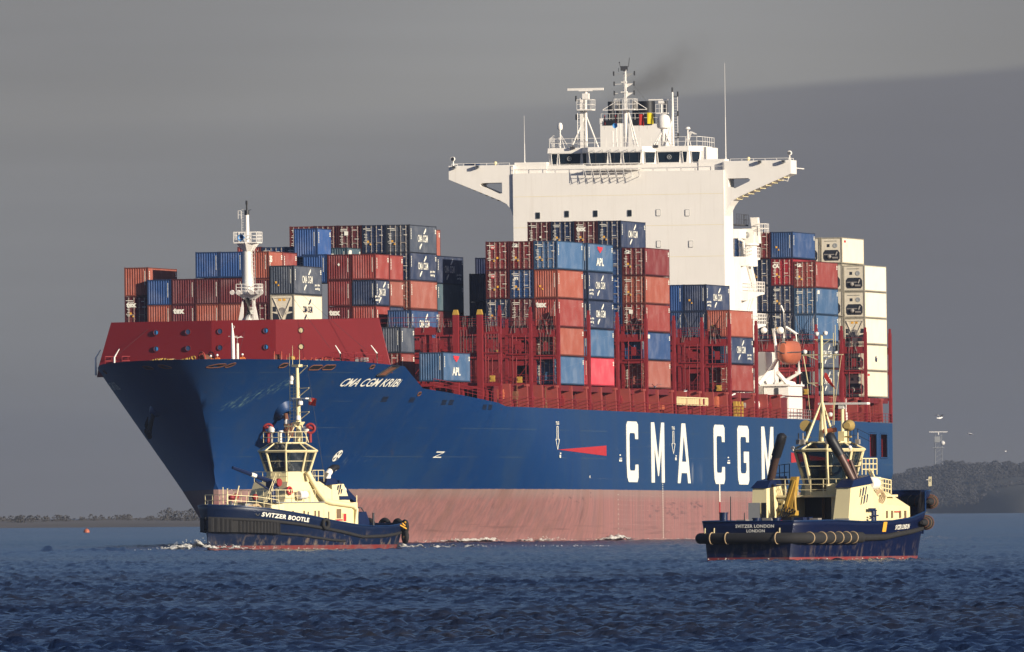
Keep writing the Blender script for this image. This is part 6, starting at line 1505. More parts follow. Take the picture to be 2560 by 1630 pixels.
b = MB(); b.tube([(-5.8, 1.8, 3.0), (-6.0, 1.8, 3.35), (-6.6, 1.8, 3.3), (-6.9, 1.8, 3.0)], .05, 6); b.cyl((-8, 1.9, 1.2), (-8, 1.9, 2.9), .09); b.build('tow_hook_frame', M['dark_grey'], t1)
for i, x in enumerate((-8.0, -9.0, -9.9)): tyre('tyre_fender', h1, (x, -H1.y(x, 1.9), 2.0), .55, .2, (.3, 1, .3))
tyre('tyre_fender', h1, (.75, H1.y(.75, 2)+.18, 2.05), .50, .15, (0, 1, 0))
for c, ax in (((-10.4, 3.2, 1.75), (-1, .6, 0)), ((-10.75, 2.2, 1.85), (-1, .2, 0)), ((-10.85, .8, 1.9), (-1, 0, 0)), ((-10.85, -.8, 1.9), (-1, 0, 0)), ((-10.3, 3.3, 1.0), (-1, .7, 0))): tyre('tyre_fender', h1, c, .62, .2, ax)
b = MB()
for k in range(3): b.tube([(-9.2-.4*k, 3.55, 1.95+.1*k), (-10.1-.1*k, 3.6-.1*k, 1.6+.15*k)], .07, 5); b.tube([(-9.9-.1*k, 3.5, 1.0), (-10.3, 3.45-.1*k, .55+.1*k)], .06, 5)
b.build('fender_strap', M['sticker_yellow'], h1)
pw = person('person in a white shirt standing inside the left tug wheelhouse', TUG1 @ Matrix.Translation((1.3, -.25, 6.05)) @ Matrix.Scale(.75, 4), 'letter_white', 'dark_cloth')
def ensign(mw, label):
    t = thing('ensign', label, 'flag', mw); b = MB(); N = 8
    for i in range(N+1):
        for j in range(5): x = i/N; b.v.append((.12*math.sin(x*6+j*.4)*x, x*.8, -j/4*.62-.12*x)); 
    for i in range(N):
        for j in range(4): b.f.append((i*5+j, (i+1)*5+j, (i+1)*5+j+1, i*5+j+1)); b.m.append(1 if i < 3 and j < 2 else 0)
    b.build('cloth', [M['flag_red'], M['letter_white']], t, smooth=60); b = MB(); b.cyl((0, 0, .3), (0, 0, -1), .012, None, 4); b.build('halyard', M['dark_grey'], t)
ensign(TUG1 @ Matrix.Translation((-1.3, .75, 12.1)), 'small red ensign with white corner flying from the left tug mast')
# bow wave
def foam_mat():
    m = bpy.data.materials.new('foam'); m.use_nodes = True; t = m.node_tree; b = t.nodes['Principled BSDF']
    c = nd(t, 'ShaderNodeTexCoord').outputs['Object']
    n = noi(t, mapv(t, c, (1, .5, 1)), 1.6, 6, .75); n2 = noi(t, c, 5, 4, .7)
    lk(t, mixc(t, sstep(t, n2, .35, .65), (.34, .33, .30), (.74, .71, .64)), b.inputs['Base Color']); b.inputs['Roughness'].default_value = .9
    at_ = nd(t, 'ShaderNodeAttribute', attribute_name='cover')
    lk(t, sstep(t, mth(t, 'ADD', mth(t, 'ADD', n, mth(t, 'MULTIPLY', n2, .25)), at_.outputs['Fac']), 0.84, 1.06), b.inputs['Alpha']); M['foam'] = m
foam_mat()
def foam(name, label, pts, hgt, n, width, seed, size=.05):
    """churned water: a broken ridge along the path, full at the crest and lacy towards its edges, with spray thrown off it"""
    rnd = random.Random(seed); b = MB(); pts = [Vector(p) for p in pts]; N, K = 420, 14
    cum = [0]
    for p, q in zip(pts, pts[1:]): cum.append(cum[-1]+(q-p).length)
    def along(t):
        d = t*cum[-1]
        for i in range(len(pts)-1):
            if d <= cum[i+1] or i == len(pts)-2: k = (d-cum[i])/max(1e-6, cum[i+1]-cum[i]); return pts[i].lerp(pts[i+1], k), (pts[i+1]-pts[i]).normalized(), (i+k)/(len(pts)-1)
    cov = []
    for i in range(N+1):
        p, d, tt = along(i/N); sd = Vector((-d.y, d.x, 0)); h = interp(tt, hgt)
        for j in range(K+1):
            e = 2*j/K-1; q = p+sd*e*width
            f = noise.fractal(Vector((q.x*1.3, q.y*.7, seed)), .7, 2.1, 5); g = noise.noise(Vector((q.x*.6, seed*3.1, 0)))
            crest = max(0, 1-e*e)
            b.v.append((q.x, q.y, .03+h*crest*(.55+.55*f+.35*g)+.02*f)); cov.append(-.25+.75*crest*min(1, h*2.2+.12)+.25*g)
    for i in range(N):
        for j in range(K): o = i*(K+1)+j; b.f.append((o, o+1, o+K+2, o+K+1)); b.m.append(0)
    nv = len(b.v)
    for i in range(n):
        p, d, tt = along(rnd.random()); h = interp(tt, hgt)
        b.ball((p.x+rnd.gauss(0, width*.35), p.y+rnd.gauss(0, width*.35), .05+h*(.5+.8*rnd.random()**2)), size*(.4+rnd.random()), 3, 0, (1.4, 1, .7))
    me = bpy.data.meshes.new(name); me.from_pydata([tuple(v) for v in b.v], [], b.f); me.materials.append(M['foam'])
    at_ = me.attributes.new('cover', 'FLOAT', 'POINT'); at_.data.foreach_set('value', cov+[1.0]*(len(b.v)-nv))
    me.polygons.foreach_set('use_smooth', [True]*len(me.polygons)); me.update()
    return tag(put(name, me), label, 'foam', None, 'stuff')
def w1(x, y, z=0): return tuple(TUG1 @ Vector((x, y, z)))
foam('bow_wave', 'white bow wave curling round the left tug bow', [(-32.5, 1385, 0), (-29, 1388, 0), w1(11, -1.5), w1(11, .6), w1(9.8, 1.9), w1(7.5, 3), w1(4, 3.8), w1(0, 4.1)], [(0, .03), (.12, .15), (.22, .55), (.34, .85), (.45, .55), (.6, .32), (.8, .14), (1, .03)], 170, .8, 2, .03)
foam('stern_wash', 'low white wash behind the left tug stern along the pink hull', [w1(-10, 3), w1(-11.5, 2), (2, 1420, 0), (8, 1440, 0)], [(0, .3), (.3, .5), (.6, .2), (1, .05)], 80, .8, 3, .03)
P = [tuple(SHIP @ Vector((-u, hb(u, 0)+.5, 0))) for u in (40, 55, 62, 70, 85, 95, 100, 110, 130, 150)]
P = [(x, y-.5, 0) for x, y, z in P]
foam('hull_foam', 'broken white foam along the ship waterline', P, [(0, .1), (.15, .5), (.25, .15), (.33, .5), (.45, .1), (.58, .7), (.66, .5), (.75, .1), (1, .05)], 200, .9, 4, .035)
rnd = random.Random(17)
# ---------------------------------------------------------------- tug on the right: stern towards the camera, starboard side seen
ps = R(27)
TUG2 = Matrix.Translation((17.6, 1009, 0)) @ Matrix.Rotation(math.atan2(math.cos(ps), math.sin(ps)), 4, 'Z') @ Matrix.Diagonal((1.01, 1.01, .958, 1))
t2 = thing('tugboat', 'broad dark navy tugboat with leaning black exhausts, stern towards the camera', 'tugboat', TUG2)
def st2():
    out = []
    xs = [12.3, 12.28, 12.2, 12.0, 11.7, 11.2, 10.6, 9.8, 9.0, 8.41, 8.4, 8.0, 7.2, 6.2, 5, 3.8, 2.5, 1, -.5, -2, -3.5, -5, -6.3, -7.2, -7.8, -8.1, -8.2]
    for x in xs:
        if x > 5.5: q = (x-5.5)/6.8; yd = 3.62*(max(0, 1-q**3.0))**.5
        elif x > -6: yd = 3.55
        else: q = (-6-x)/2.2; yd = 3.55-.62*q**2.5
        yw = yd*.86 if x > -6 else yd*.9
        if x > 5.5: yw = 3.1*(max(0, 1-((x-5.5)/6.0)**2.4))**.55 if x < 11.4 else .02
        zs = interp(-x, [(-12.3, 4.3), (-8.41, 4.25), (-8.4, 3.0), (-6.2, 2.6), (-4, 2.42), (0, 2.38), (4, 2.5), (8.2, 2.45)])
        out.append((x, max(.02, yd), max(.02, yw), zs))
    return out
H2 = Hull(st2(), 1.3); h2 = H2.build(M['tug_hull_b'], t2); H2.deck(1.55, M['dark_grey'], t2)
b = MB()
for sd in (1, -1): b.tube([(x, sd*yd, zs) for x, yd, yw, zs in H2.st], .06, 6)
b.tube([(-8.2, y, 2.45) for y in (-2.9, 0, 2.9)], .06, 6); b.build('cap_rail', M['tug_blue'], h2, smooth=60)
for sd in (1, -1):
    for x in (8.6, 9.4, 10.2, 10.9):
        b = MB(); y = H2.y(x, 3)-.1; b.hexa([(x, sd*y, 1.6), (x+.08, sd*y, 1.6), (x+.08, sd*(y-.5), 1.6), (x, sd*(y-.5), 1.6), (x, sd*(y+.08), 4.3), (x+.08, sd*(y+.08), 4.3), (x+.08, sd*y, 4.3), (x, sd*y, 4.3)]); b.build('bulwark_stay', M['navy_paint'], h2)
zf = lambda x: interp(-x, [(-11.6, 2.35), (-8, 1.9), (-3, 1.42), (0, 1.4), (8.2, 1.42)])
# big tubular fender round the stern and quarters, slim one forward
path = [(-.6, -(H2.y(-.6, 1.4)+.30), 1.42)]
for x in (-2, -3.5, -5, -6.3, -7.2, -7.8): path.append((x, -(H2.y(x, 1.42)+.30), 1.42))
path += [(-8.45, -2.4, 1.42), (-8.55, -1.2, 1.42), (-8.55, 1.2, 1.42), (-8.45, 2.4, 1.42)]
for x in (-7.8, -7.2, -6.3, -5, -3.5, -2, -.6): path.append((x, H2.y(x, 1.42)+.30, 1.42))
b = MB(); b.tube(path, .34, 14); b.build('stern_fender', M['rubber'], h2, smooth=50)
for sd in (1, -1):
    b = MB(); b.tube(H2.line([-.5+.4*i for i in range(28)], zf, .10, sd), [.22-.004*i for i in range(28)], 8); b.build('side_fender', M['rubber'], h2, smooth=60)
def half_ring(c, ax, r, tilt=0):
    b = MB(); ax = Vector(ax).normalized(); q = ax.to_track_quat('Z', 'Y'); c = Vector(c)
    b.torus(c, r, .035, ax, 18, 6); b.build('fender_chain_band', M['rope'], h2, smooth=60)
for y in (2.2, 1.2, -2.05): half_ring((-8.56, y, 1.42), (0, 1, 0), .36)
for x in (-7.3, -6.0, -4.7, -3.6, -2.6, -1.7): half_ring((x, -(H2.y(x, 1.42)+.30), 1.42), (1, -.05, 0), .36)
for y in (2.2, -2.05, 2.8): b = MB(); b.bar((-8.28, y, 1.7), (-8.25, y, 2.05), .05); b.build('fender_lug', M['cream_paint'], h2)
# bow fender stacks with grooves
for z, r, x0 in ((2.3, .44, 7.4), (3.6, .42, 8.6)):
    P = []
    for sd in (-1, 1):
        seq = [x0+(12.2-x0)*i/9 for i in range(10)]
        row = [(x+.0, sd*(H2.y(x, z)+r*.6), z-.1*(x0 < 7)*(11.5-x)*.2) for x in seq]
        P += row if sd < 0 else [(12.3+r*.7, 0, z)]+row[::-1]
    b = MB(); b.tube(P, [r*(.25+.75*min(1, min(i, len(P)-1-i)/4)) for i in range(len(P))], 14); f = b.build('bow_fender', M['rubber'], h2, smooth=50)
    for i in range(2, len(P)-2):
        rr = r*(.25+.75*min(1, min(i, len(P)-1-i)/4)); d = Vector(P[i+1])-Vector(P[i-1])
        for k in (0,):
            c = Vector(P[i]).lerp(Vector(P[i+1]), k); b = MB(); b.torus(c, rr*1.0, .03, d, 16, 5); b.build('fender_chain_band', M['rust_steel' if i % 3 else 'teak'], f, smooth=60)
# writing
def plane_text(s_, w, y0, z0, x, mat='letter_white'):
    vs, fs = text_geo(s_, .42, .009, 0, 1.0, 1.06); ww = max(v[0] for v in vs)-min(v[0] for v in vs); k = w/ww
    b = MB(); b.add([(x, y0-a*k, z0+c*k*.95) for a, c in vs], fs); b.build('name_lettering', M[mat], h2)
plane_text('SVITZER LONDON', 2.5, -.45, 2.15, -8.28); plane_text('LONDON', 1.18, -.5, 1.86, -8.28)
vs, fs = text_geo('SVITZER LONDON', .42, .009); H2.decal('name_lettering', [(5.2+x*.52, 2.03+y*.95+.02*x) for x, y in vs], fs, M['letter_white'], h2, -1)
H2.decal('yellow_mark', [(2.6, 1.75), (3.1, 1.75), (3.0, 2.36), (2.5, 2.36)], [(0, 1, 2, 3)], M['sticker_yellow'], h2, -1)
for x0 in (.6, 1.3, 2.0, 4.6, 5.25, 5.9, 6.5): H2.decal('freeing_port', [(x0, 1.63), (x0+.5, 1.63), (x0+.5, 1.78), (x0, 1.78)], [(0, 1, 2, 3)], M['teak'], h2, -1, .03)
vs = []; fs = []
for (x, z, w, h) in ((-3.5, .45, .4, .05), (-3.4, .32, .12, .14), (-1.3, .32, .08, .24), (-1.2, .48, .25, .08)): vs += [(x, z), (x+w, z), (x+w, z+h), (x, z+h)]; k = len(vs)-4; fs.append((k, k+1, k+2, k+3))
for i in range(5): x = -2.3+i*.08; vs += [(x, .05+i*.18), (x+.14, .05+i*.18), (x+.14, .15+i*.18), (x, .15+i*.18)]; k = len(vs)-4; fs.append((k, k+1, k+2, k+3))
vs += [(4.3, .4), (4.8, .4), (4.5, .6), (6.4, .5), (6.8, .5), (6.7, .62), (6.5, .65)]; k = len(vs)-7; fs += [(k, k+1, k+2), (k+3, k+4, k+5, k+6)]
H2.decal('draught_mark', vs, fs, M['letter_white'], h2, -1, .025)
# house
b = MB(); b.box((.3, 1.3, 1.5), (7.0, 2.6, 4.0)); b.box((.3, -2.6, 1.5), (5.0, -1.25, 4.0)); b.box((2.0, -1.3, 1.5), (7.0, 1.3, 4.0)); b.box((.0, -2.6, 3.92), (6.5, 2.6, 4.05)); dh2 = b.build('deckhouse', M['cream_paint'], t2)
b = MB(); b.hexa([(3.0, -2.75, 1.5), (7.9, -2.75, 1.5), (7.9, 2.2, 1.5), (3.0, 2.2, 1.5), (3.0, -2.75, 3.5), (7.9, -2.7, 3.3), (7.9, 2.2, 3.3), (3.0, 2.2, 3.5)]); b.hexa([(3.0, -2.75, 3.5), (7.9, -2.7, 3.3), (7.9, 2.2, 3.3), (3.0, 2.2, 3.5), (3.0, -1.9, 4.7), (6.6, -1.9, 4.2), (6.6, 2.0, 4.2), (3.0, 2, 4.7)]); b.build('fore_house', M['cream_paint'], t2)
b = MB(); b.box((1.9, -1.2, 1.55), (2.0, 1.25, 3.9)); b.build('winch_recess', M['black_paint'], dh2)  # black sheet on the back wall paints in the dark of the recess
b = MB(); b.cyl((1.85, .02, 1.6), (1.85, .02, 3.9), .09); b.build('recess_post', M['teak'], dh2)
b = MB(); b.lathe([(.3, -.9), (.3, .9)], (.9, 0, 2.0), 14, 0, (0, 1, 0)); b.build('towing_winch', M['dark_grey'], t2)
for y0, y1 in ((1.35, 2.5), (-2.5, -1.3)):
    for k in range(4): b = MB(); z = 2.3+k*.38; b.box((.24, (y0+y1)/2-.16+.1*k, z), (.3, (y0+y1)/2+.06+.1*k, z+.14)); b.build('deck_switch_box', M['dark_grey' if k % 2 else 'grey_paint'], dh2)
b = MB(); b.box((.2, 1.4, 3.72), (.3, 2.2, 3.82)); b.build('deck_light', M['letter_white'], dh2)
def funnel2(sd):
    y = lambda a: sd*a
    b = MB(); b.hexa([(-1.5, y(2.1), 1.5), (1.0, y(2.1), 1.5), (1.0, y(3.15), 1.5), (-1.5, y(3.15), 1.5), (-1.1, y(2.3), 4.55), (1.6, y(2.3), 4.75), (1.6, y(3.2), 4.75), (-1.1, y(3.2), 4.55)])
    if sd < 0: b.hexa([(1.0, y(2.0), 1.5), (3.2, y(2.0), 1.5), (3.2, y(3.1), 1.5), (1.0, y(3.12), 1.5), (1.5, y(2.2), 4.7), (3.0, y(2.2), 3.9), (3.0, y(3.0), 3.9), (1.5, y(3.18), 4.7)])
    f = b.build('funnel', M['cream_paint'], t2)
    b = MB(); b.hexa([(-1.2, y(2.2), 4.5), (1.7, y(2.2), 4.75), (1.7, y(3.3), 4.75), (-1.2, y(3.3), 4.5), (-.6, y(2.3), 4.95), (1.6, y(2.3), 5.25), (1.6, y(3.15), 5.25), (-.6, y(3.15), 4.95)]); b.build('funnel_cap', M['navy_paint'], f)
    b = MB(); b.tube([(.3, y(2.75), 4.8), (-.05, y(2.3), 6.0), (-.2, y(2.05), 6.6)], [.24, .24, .25], 12); b.tube([(.7, y(2.85), 4.8), (.4, y(2.45), 6.2)], .11, 8); b.build('exhaust', M['exhaust_brown'], f, smooth=50)
    b = MB(); b.tube([(-.18, y(2.1), 6.5), (-.42, y(1.7), 7.35), (-.5, y(1.55), 7.75), (-.52, y(1.53), 7.9)], [.29, .30, .29, .12], 12); b.build('exhaust_tip', M['black_paint'], f, smooth=50)
    return f
pmat('brass', (.34, .24, .08), .5, var=.25); pmat('exhaust_brown', (.085, .05, .04), .45, .3, var=.25)
fa = funnel2(1); fb = funnel2(-1)
b = MB(); b.box((-1.5, 2.55, 1.6), (-1.42, 3.3, 3.6)); b.build('louvre_panel', M['grey_paint'], fa); b = MB(); b.box((-1.52, 2.15, 2.2), (-1.42, 2.45, 3.6)); b.build('door', M['black_paint'], fa)
emblem4(fb, (.45, -3.38, 4.0), (1, 0, 0), (0, 0, 1), 1.0)
b = MB(); b.box((.9, -3.47, 3.05), (1.7, -3.36, 3.22)); b.build('sign', M['navy_paint'], fb)
b = MB(); b.box((1.0, -3.5, 2.7), (1.3, -3.36, 2.76)); b.box((1.0, -3.5, 2.55), (1.3, -3.36, 2.61)); b.box((1.5, -3.46, 2.72), (2.1, -3.3, 2.80)); b.build('markings', M['letter_navy'], fb)
b = MB()
for x in (4.6, 5.3, 6.4, 7.1): b.box((x, -2.79, 2.6), (x+.16, -2.74, 3.05))
b.build('vent', M['teak'], t2); b = MB(); b.box((5.7, -2.79, 2.95), (6.4, -2.74, 3.02)); b.build('sign', M['signal_red'], t2)
for (x, y, z) in ((6.9, -2.82, 2.25), (1.2, -1.9, 5.9)): tyre('life_ring', t2, (x, y, z), .36, .09, (0.1, 1, 0), 'signal_red')
b = MB(); b.box((-1.62, -3.3, 1.9), (-1.5, -2.4, 2.6)); b.cyl((-1.7, -2.65, 2.25), (-1.45, -2.65, 2.25), .25, None, 12); b.build('deck_locker', M['grey_paint'], t2); b = MB(); b.box((-1.6, -.9, 1.7), (-1.4, -1.5, 2.3)); b.build('deck_locker', M['red_dark'], t2)
wh2 = wheelhouse(t2, 2.6, 4.05, 4.75, 6.75, 7.3, 1.45, 2.0, 8, 22.5, .66)
b = MB(); b.hexa([(1.25, -.45, 4.3), (1.25, .45, 4.3), (1.3, .45, 4.3), (1.3, -.45, 4.3), (1.05, -.5, 6.2), (1.05, .5, 6.2), (1.1, .5, 6.2), (1.1, -.5, 6.2)]); b.build('door', M['tglass'], wh2)
trail('guard_rail', [(.1, 2.5, 4.05), (.1, -2.5, 4.05), (4.5, -2.5, 4.05)], 1.0, t2, rows=3, step=.9); trail('guard_rail', [(2.5, -2.2, 5.3), (4.5, -2.2, 5.3)], 1.0, t2, r=.04, rows=3, step=.5)
trail('guard_rail', [(4.0, -2.3, 4.3), (6.2, -2.3, 4.1)], .85, t2, r=.04, rows=3, step=.35); trail('guard_rail', [(.4, 2.5, 4.9), (2.4, 2.5, 5.0)], 1.0, t2, 'black_paint', rows=2)
b = MB(); b.bar((3.2, -2.45, 5.6), (4.6, -2.45, 4.2), .08); b.bar((3.2, -2.25, 5.6), (4.6, -2.25, 4.2), .08)
for i in range(7): t = i/6; b.bar((lerp(3.2, 4.6, t), -2.45, lerp(5.6, 4.2, t)), (lerp(3.2, 4.6, t), -2.25, lerp(5.6, 4.2, t)), .05)
b.build('stairway', M['cream_paint'], t2)
b = MB(); b.lathe([(.3, 4.2), (.32, 5.0), (.2, 5.15)], (5.6, -1.7, 0), 12); b.build('ventilator', M['white_paint'], t2, smooth=40); b = MB(); b.lathe([(.1, -.5), (.42, -.45), (.42, .45), (.1, .5)], (3.4, -2.35, 4.75), 14, 0, (1, 0, 0)); b.build('liferaft_canister', M['white_paint'], t2, smooth=40)
b = MB()
for k in range(4): b.torus((3.6+.1*k, -2.72, 4.0-.06*k), .4, .04, (.1*k, 1, .25), 16, 5)
b.build('rope_coil', M['rope'], t2, smooth=60)
# yellow folding crane
b = MB(); b.cyl((-.8, 1.0, 1.5), (-.8, 1.0, 2.6), .30, None, 12); b.build('crane_pedestal', M['navy_paint'], t2, smooth=40)
b = MB(); b.cyl((-.8, 1.0, 2.6), (-.8, 1.0, 3.3), .22, None, 8); b.hexa([(-1.0, .7, 3.2), (-.6, .7, 3.2), (-.6, 1.25, 3.2), (-1.0, 1.25, 3.2), (-1.0, .35, 5.2), (-.65, .35, 5.2), (-.65, .75, 5.2), (-1.0, .75, 5.2)]); b.bar((-1.05, 1.1, 3.2), (-1.05, .5, 5.0), .14); b.cyl((-.9, .5, 3.0), (-.9, .6, 4.6), .08); b.box((-1.1, .45, 2.8), (-.6, 1.6, 3.1)); cr2 = b.build('folding_crane', M['yellow_paint'], t2)
b = MB()
for k in range(5): b.tube([(-1.1, .5+.15*k, 2.9), (-1.3, .3+.2*k, 3.1+.1*k), (-1.35, .9+.1*k, 2.7), (-1.2, 1.5, 2.5), (-1.1, 1.2, 2.2)], .04, 5)
b.box((-1.25, .6, 2.1), (-.9, 1.5, 2.7)); b.build('hydraulic_hose', M['black_paint'], cr2)
for (x, y, h) in ((-6.3, -.9, .75), (-6.3, .4, .75), (-5.5, -2.3, .6), (2.0, -3.1, 1.2), (-7.0, 2.2, 1.1)):
    b = MB(); b.cyl((x, y, 1.5), (x, y, 1.9+h), .24, None, 12); b.cyl((x, y, 1.85+h), (x, y, 1.92+h), .28, None, 12); b.build('bollard', M['navy_paint'], t2, smooth=40)
for (x, y, z) in ((-7.9, 1.3, 4.0), (-7.9, .4, 3.0)): b = MB(); b.cyl((x, y, 2.0), (x, y, z), .05, .03, 6); b.build('stern_staff', M['black_paint'], t2)
for i in range(9):                          # coiled lines, lockers and drums about the after deck
    x, y = -6.6+rnd.random()*5, rnd.uniform(-2.6, 2.2); b = MB()
    if i % 3 == 0: b.torus((x, y, 2.0), .34, .12, (.2, .1, 1), 14, 6); b.torus((x, y, 2.2), .28, .11, (.1, .2, 1), 14, 6); b.build('rope_coil', M['rope'], t2, smooth=60)
    else: b.box((x-.25, y-.3, 1.55), (x+.25, y+.3, 2.4+.3*rnd.random())); b.box((x-.28, y-.1, 2.0), (x+.28, y+.1, 2.1)); b.build('deck_locker', M[rnd.choice(('navy_paint', 'dark_grey', 'galvanised'))], t2)
b = MB()
for y in (1.9, 1.55, -1.6): b.tube([(.2, y, 1.6), (.2, y, 3.2), (.2, y-.15, 3.85)], .05, 6)
b.build('vent_pipe', M['cream_paint'], dh2); b = MB(); b.tube([(-1.2, -2.6, 2.6), (-1.3, -1.5, 2.3), (-1.2, 0, 2.2), (-1.3, 1.4, 2.5)], .05, 6); b.build('deck_hose', M['signal_red'], t2, smooth=60)
# mast
b = MB(); TP = (1.7, .0, 9.9)
for p in ((1.0, .75, 7.35), (1.0, -.65, 7.35), (2.4, .5, 7.35), (2.4, -.5, 7.35)): b.cyl(p, TP, .09, .07, 6)
b.cyl((1.7, 0, 7.35), (1.7, 0, 14.0), .10, .08, 8); b.cyl((1.7, -.9, 12.5), (1.7, -.9, 14.6), .02, None, 4)
for z, y0, y1 in ((12.75, 1.3, -1.4), (11.0, .9, -.1), (13.7, .45, -.75)): b.bar((1.7, y0, z), (1.7, y1, z), .06); b.bar((1.7, y0*.8, z), (1.7, 0, z-.4), .04); b.bar((1.7, y1*.8, z), (1.7, 0, z-.4), .04)
for z in [8+i*.35 for i in range(16)]: b.bar((1.7, -.75, z), (1.7, -.5, z), .02)
b.cyl((1.7, -.78, 7.4), (1.7, -.78, 14.1), .028, None, 4); b.cyl((1.7, -.5, 7.4), (1.7, -1.3, 12.7), .015, None, 4); b.cyl((1.7, .9, 11), (1.7, 1.2, 12.7), .03, None, 4); b.cyl((1.7, .95, 11), (1.7, .7, 8.2), .015, None, 4)
b.cyl((2.6, -.9, 7.3), (2.6, -.9, 9.6), .10, None, 8); b.box((2.4, -1.1, 7.3), (2.8, -.7, 8.0))
ms2 = b.build('mast', M['cream_paint'], t2, smooth=40)
b = MB(); b.box((2.4, -2.6, 9.65), (2.8, .6, 9.78)); b.box((2.45, -1.05, 9.4), (2.75, -.7, 9.65)); b.build('radar_scanner', M['white_paint'], ms2)
for (y, z) in ((.3, 14.0), (-.25, 14.05), (-.9, 12.9), (-.55, 9.0), (1.1, 12.9)): b = MB(); b.lathe([(.05, 0), (.14, .08), (.14, .22), (0, .3)], (1.7, y, z-.1), 10); b.build('antenna_dome', M['white_paint'], ms2, smooth=50)
for (y, z) in ((-1.1, 13.0), (.05, 11.9), (.05, 10.5)): b = MB(); b.cyl((1.6, y, z), (1.6, y, z+.35), .11, None, 8); b.build('navigation_light', M['black_paint'], ms2)
for y, dx_ in ((.95, -1), (-1.75, 1)):
    b = MB(); b.lathe([(.2, -.4), (.34, -.1), (.36, .32)], (1.6, y, 8.35), 14, 0, (dx_, .25*dx_, 0)); b.lathe([(.3, 0), (.3, .01)], (1.6+dx_*.3, y, 8.35), 14, 1, (dx_, .25*dx_, 0)); b.cyl((1.6, y, 7.3), (1.6, y, 8.1), .05); b.box((1.5, y-.2, 7.6), (1.7, y+.2, 7.7)); b.build('searchlight', [M['brass'], M['black_paint']], t2, smooth=50)
b = MB(); b.cyl((1.5, -.2, 8.0), (1.5, -1.0, 8.1), .15, None, 8); b.build('signal_roll', M['orange_paint'], t2)
for (x, y) in ((.65, .75), (.6, -.9), (3.0, -1.7), (3.8, -.3), (1.4, 1.4)): b = MB(); b.box((x-.12, y-.12, 7.2), (x+.12, y+.12, 7.5)); b.cyl((x, y, 7.45), (x, y, 7.9), .04); b.build('floodlight', M['galvanised'], t2)
trail('guard_rail', [(2.8, -1.3, 7.35), (4.0, -1.2, 7.35), (4.3, -2.0, 6.9)], .8, t2, 'black_paint', .02)
for y in (1.6, -2.15): b = MB(); b.ball((1.0, y, 7.0), .12, 6); b.cyl((1.1, y, 6.8), (1.0, y, 7.0), .04); b.build('horn_speaker', M['white_paint'], t2)
t = thing('ensign', 'limp dark red ensign hanging on the right tug mast', 'flag', TUG2 @ Matrix.Translation((1.65, -.18, 11.35)))
b = MB(); b.prism([[(0, 0), (-.3, -.35), (-.62, -.72), (-.72, -.72), (-.55, -.35), (-.12, .25), (0, .3)]], lambda y, z, d: (d+.1*math.sin(z*6), y, z), 0, .02); b.build('cloth', M['flag_red'], t)
b = MB(); b.cyl((0, 0, .6), (0, 0, -1), .012, None, 4); b.build('halyard', M['dark_grey'], t)
person('person in a bright green vest seated inside the right tug wheelhouse', TUG2 @ Matrix.Translation((1.7, .1, 4.65)) @ Matrix.Scale(.68, 4), 'green_hi', 'dark_cloth', sit=True)
person('person in dark clothes at the helm in the right tug wheelhouse', TUG2 @ Matrix.Translation((2.6, -1.0, 4.65)) @ Matrix.Scale(.72, 4), 'dark_cloth', 'dark_cloth')
foam('bow_wave', 'thin white wash along the right tug waterline', [tuple(TUG2 @ Vector(p)) for p in ((-8.4, 3.0, 0), (-8.5, 0, 0), (-8, -3.2, 0), (-3, -3.4, 0), (3, -3.5, 0), (8, -2.6, 0))], [(0, .12), (.3, .1), (.5, .06), (1, .06)], 60, .4, 8, .03)
# ---------------------------------------------------------------- gulls
def gull(x, y, z, s, hd, flap, label):
    t = thing('gull', label, 'bird', Matrix.Translation((x, y, z)) @ Matrix.Rotation(hd, 4, 'Z') @ Matrix.Scale(s, 4), 'gulls over the water')
    b = MB(); b.tube([(-.32, 0, .0), (-.2, 0, .0), (.0, 0, .0), (.15, 0, .03), (.22, 0, .06), (.30, 0, .05)], [.02, .06, .09, .06, .05, .01], 8); b.build('body', M['feather_white'], t, smooth=60)
    for sd in (-1, 1):
        b = MB(); P = [(0, .05, .04), (.06, .32, .04+flap*.22), (-.02, .72, .04+flap*.16)]; c = [.17, .15, .03]
        for (px, py, pz), w in zip(P, c): b.v += [(px+w*.4, sd*py, pz), (px-w*.6, sd*py, pz-.01), (px, sd*py, pz+.02)]
        for i in range(2):
            for k in range(3): b.f.append((3*i+k, 3*i+(k+1) % 3, 3*i+3+(k+1) % 3, 3*i+3+k)); b.m.append(0)
        b.build('wing', M['feather_grey'], t, smooth=60)
def at(px, py, Y):
    c, s_ = math.cos(R(.4)), math.sin(R(.4)); dx_, dy_ = px-1204, py-766.5; X, Yp = 1204+dx_*c-dy_*s_, 766.5+dx_*s_+dy_*c
    return ((X-1204)/40000*Y, Y, 3+(1204-Yp)/40000*Y)
for px, py, Y, s, hd, fl, lab in ((2210, 983, 1100, .75, .6, 1.1, 'white gull with raised wings flying right of the ship stern'), (2280, 1020, 1500, .8, 2.4, -.6, 'small grey gull gliding above the right-hand wooded shore'),
        (2365, 1061, 1700, .5, 1, .4, 'tiny distant gull near the right edge above the shore'), (1540, 910, 1500, .85, -1.2, 1.2, 'white gull crossing in front of the red deck stanchions'),
        (655, 1148, 1340, .6, 2.0, .8, 'white gull flying past the left tug wheelhouse'), (2180, 1128, 1900, .5, 0, .5, 'white gull low over the right-hand bank'), (1612, 920, 1600, .6, 0.5, 1.0, 'small white gull by the deck lockers below the bridge')):
    gull(*at(px, py, Y), s*1.05, hd, fl, lab)
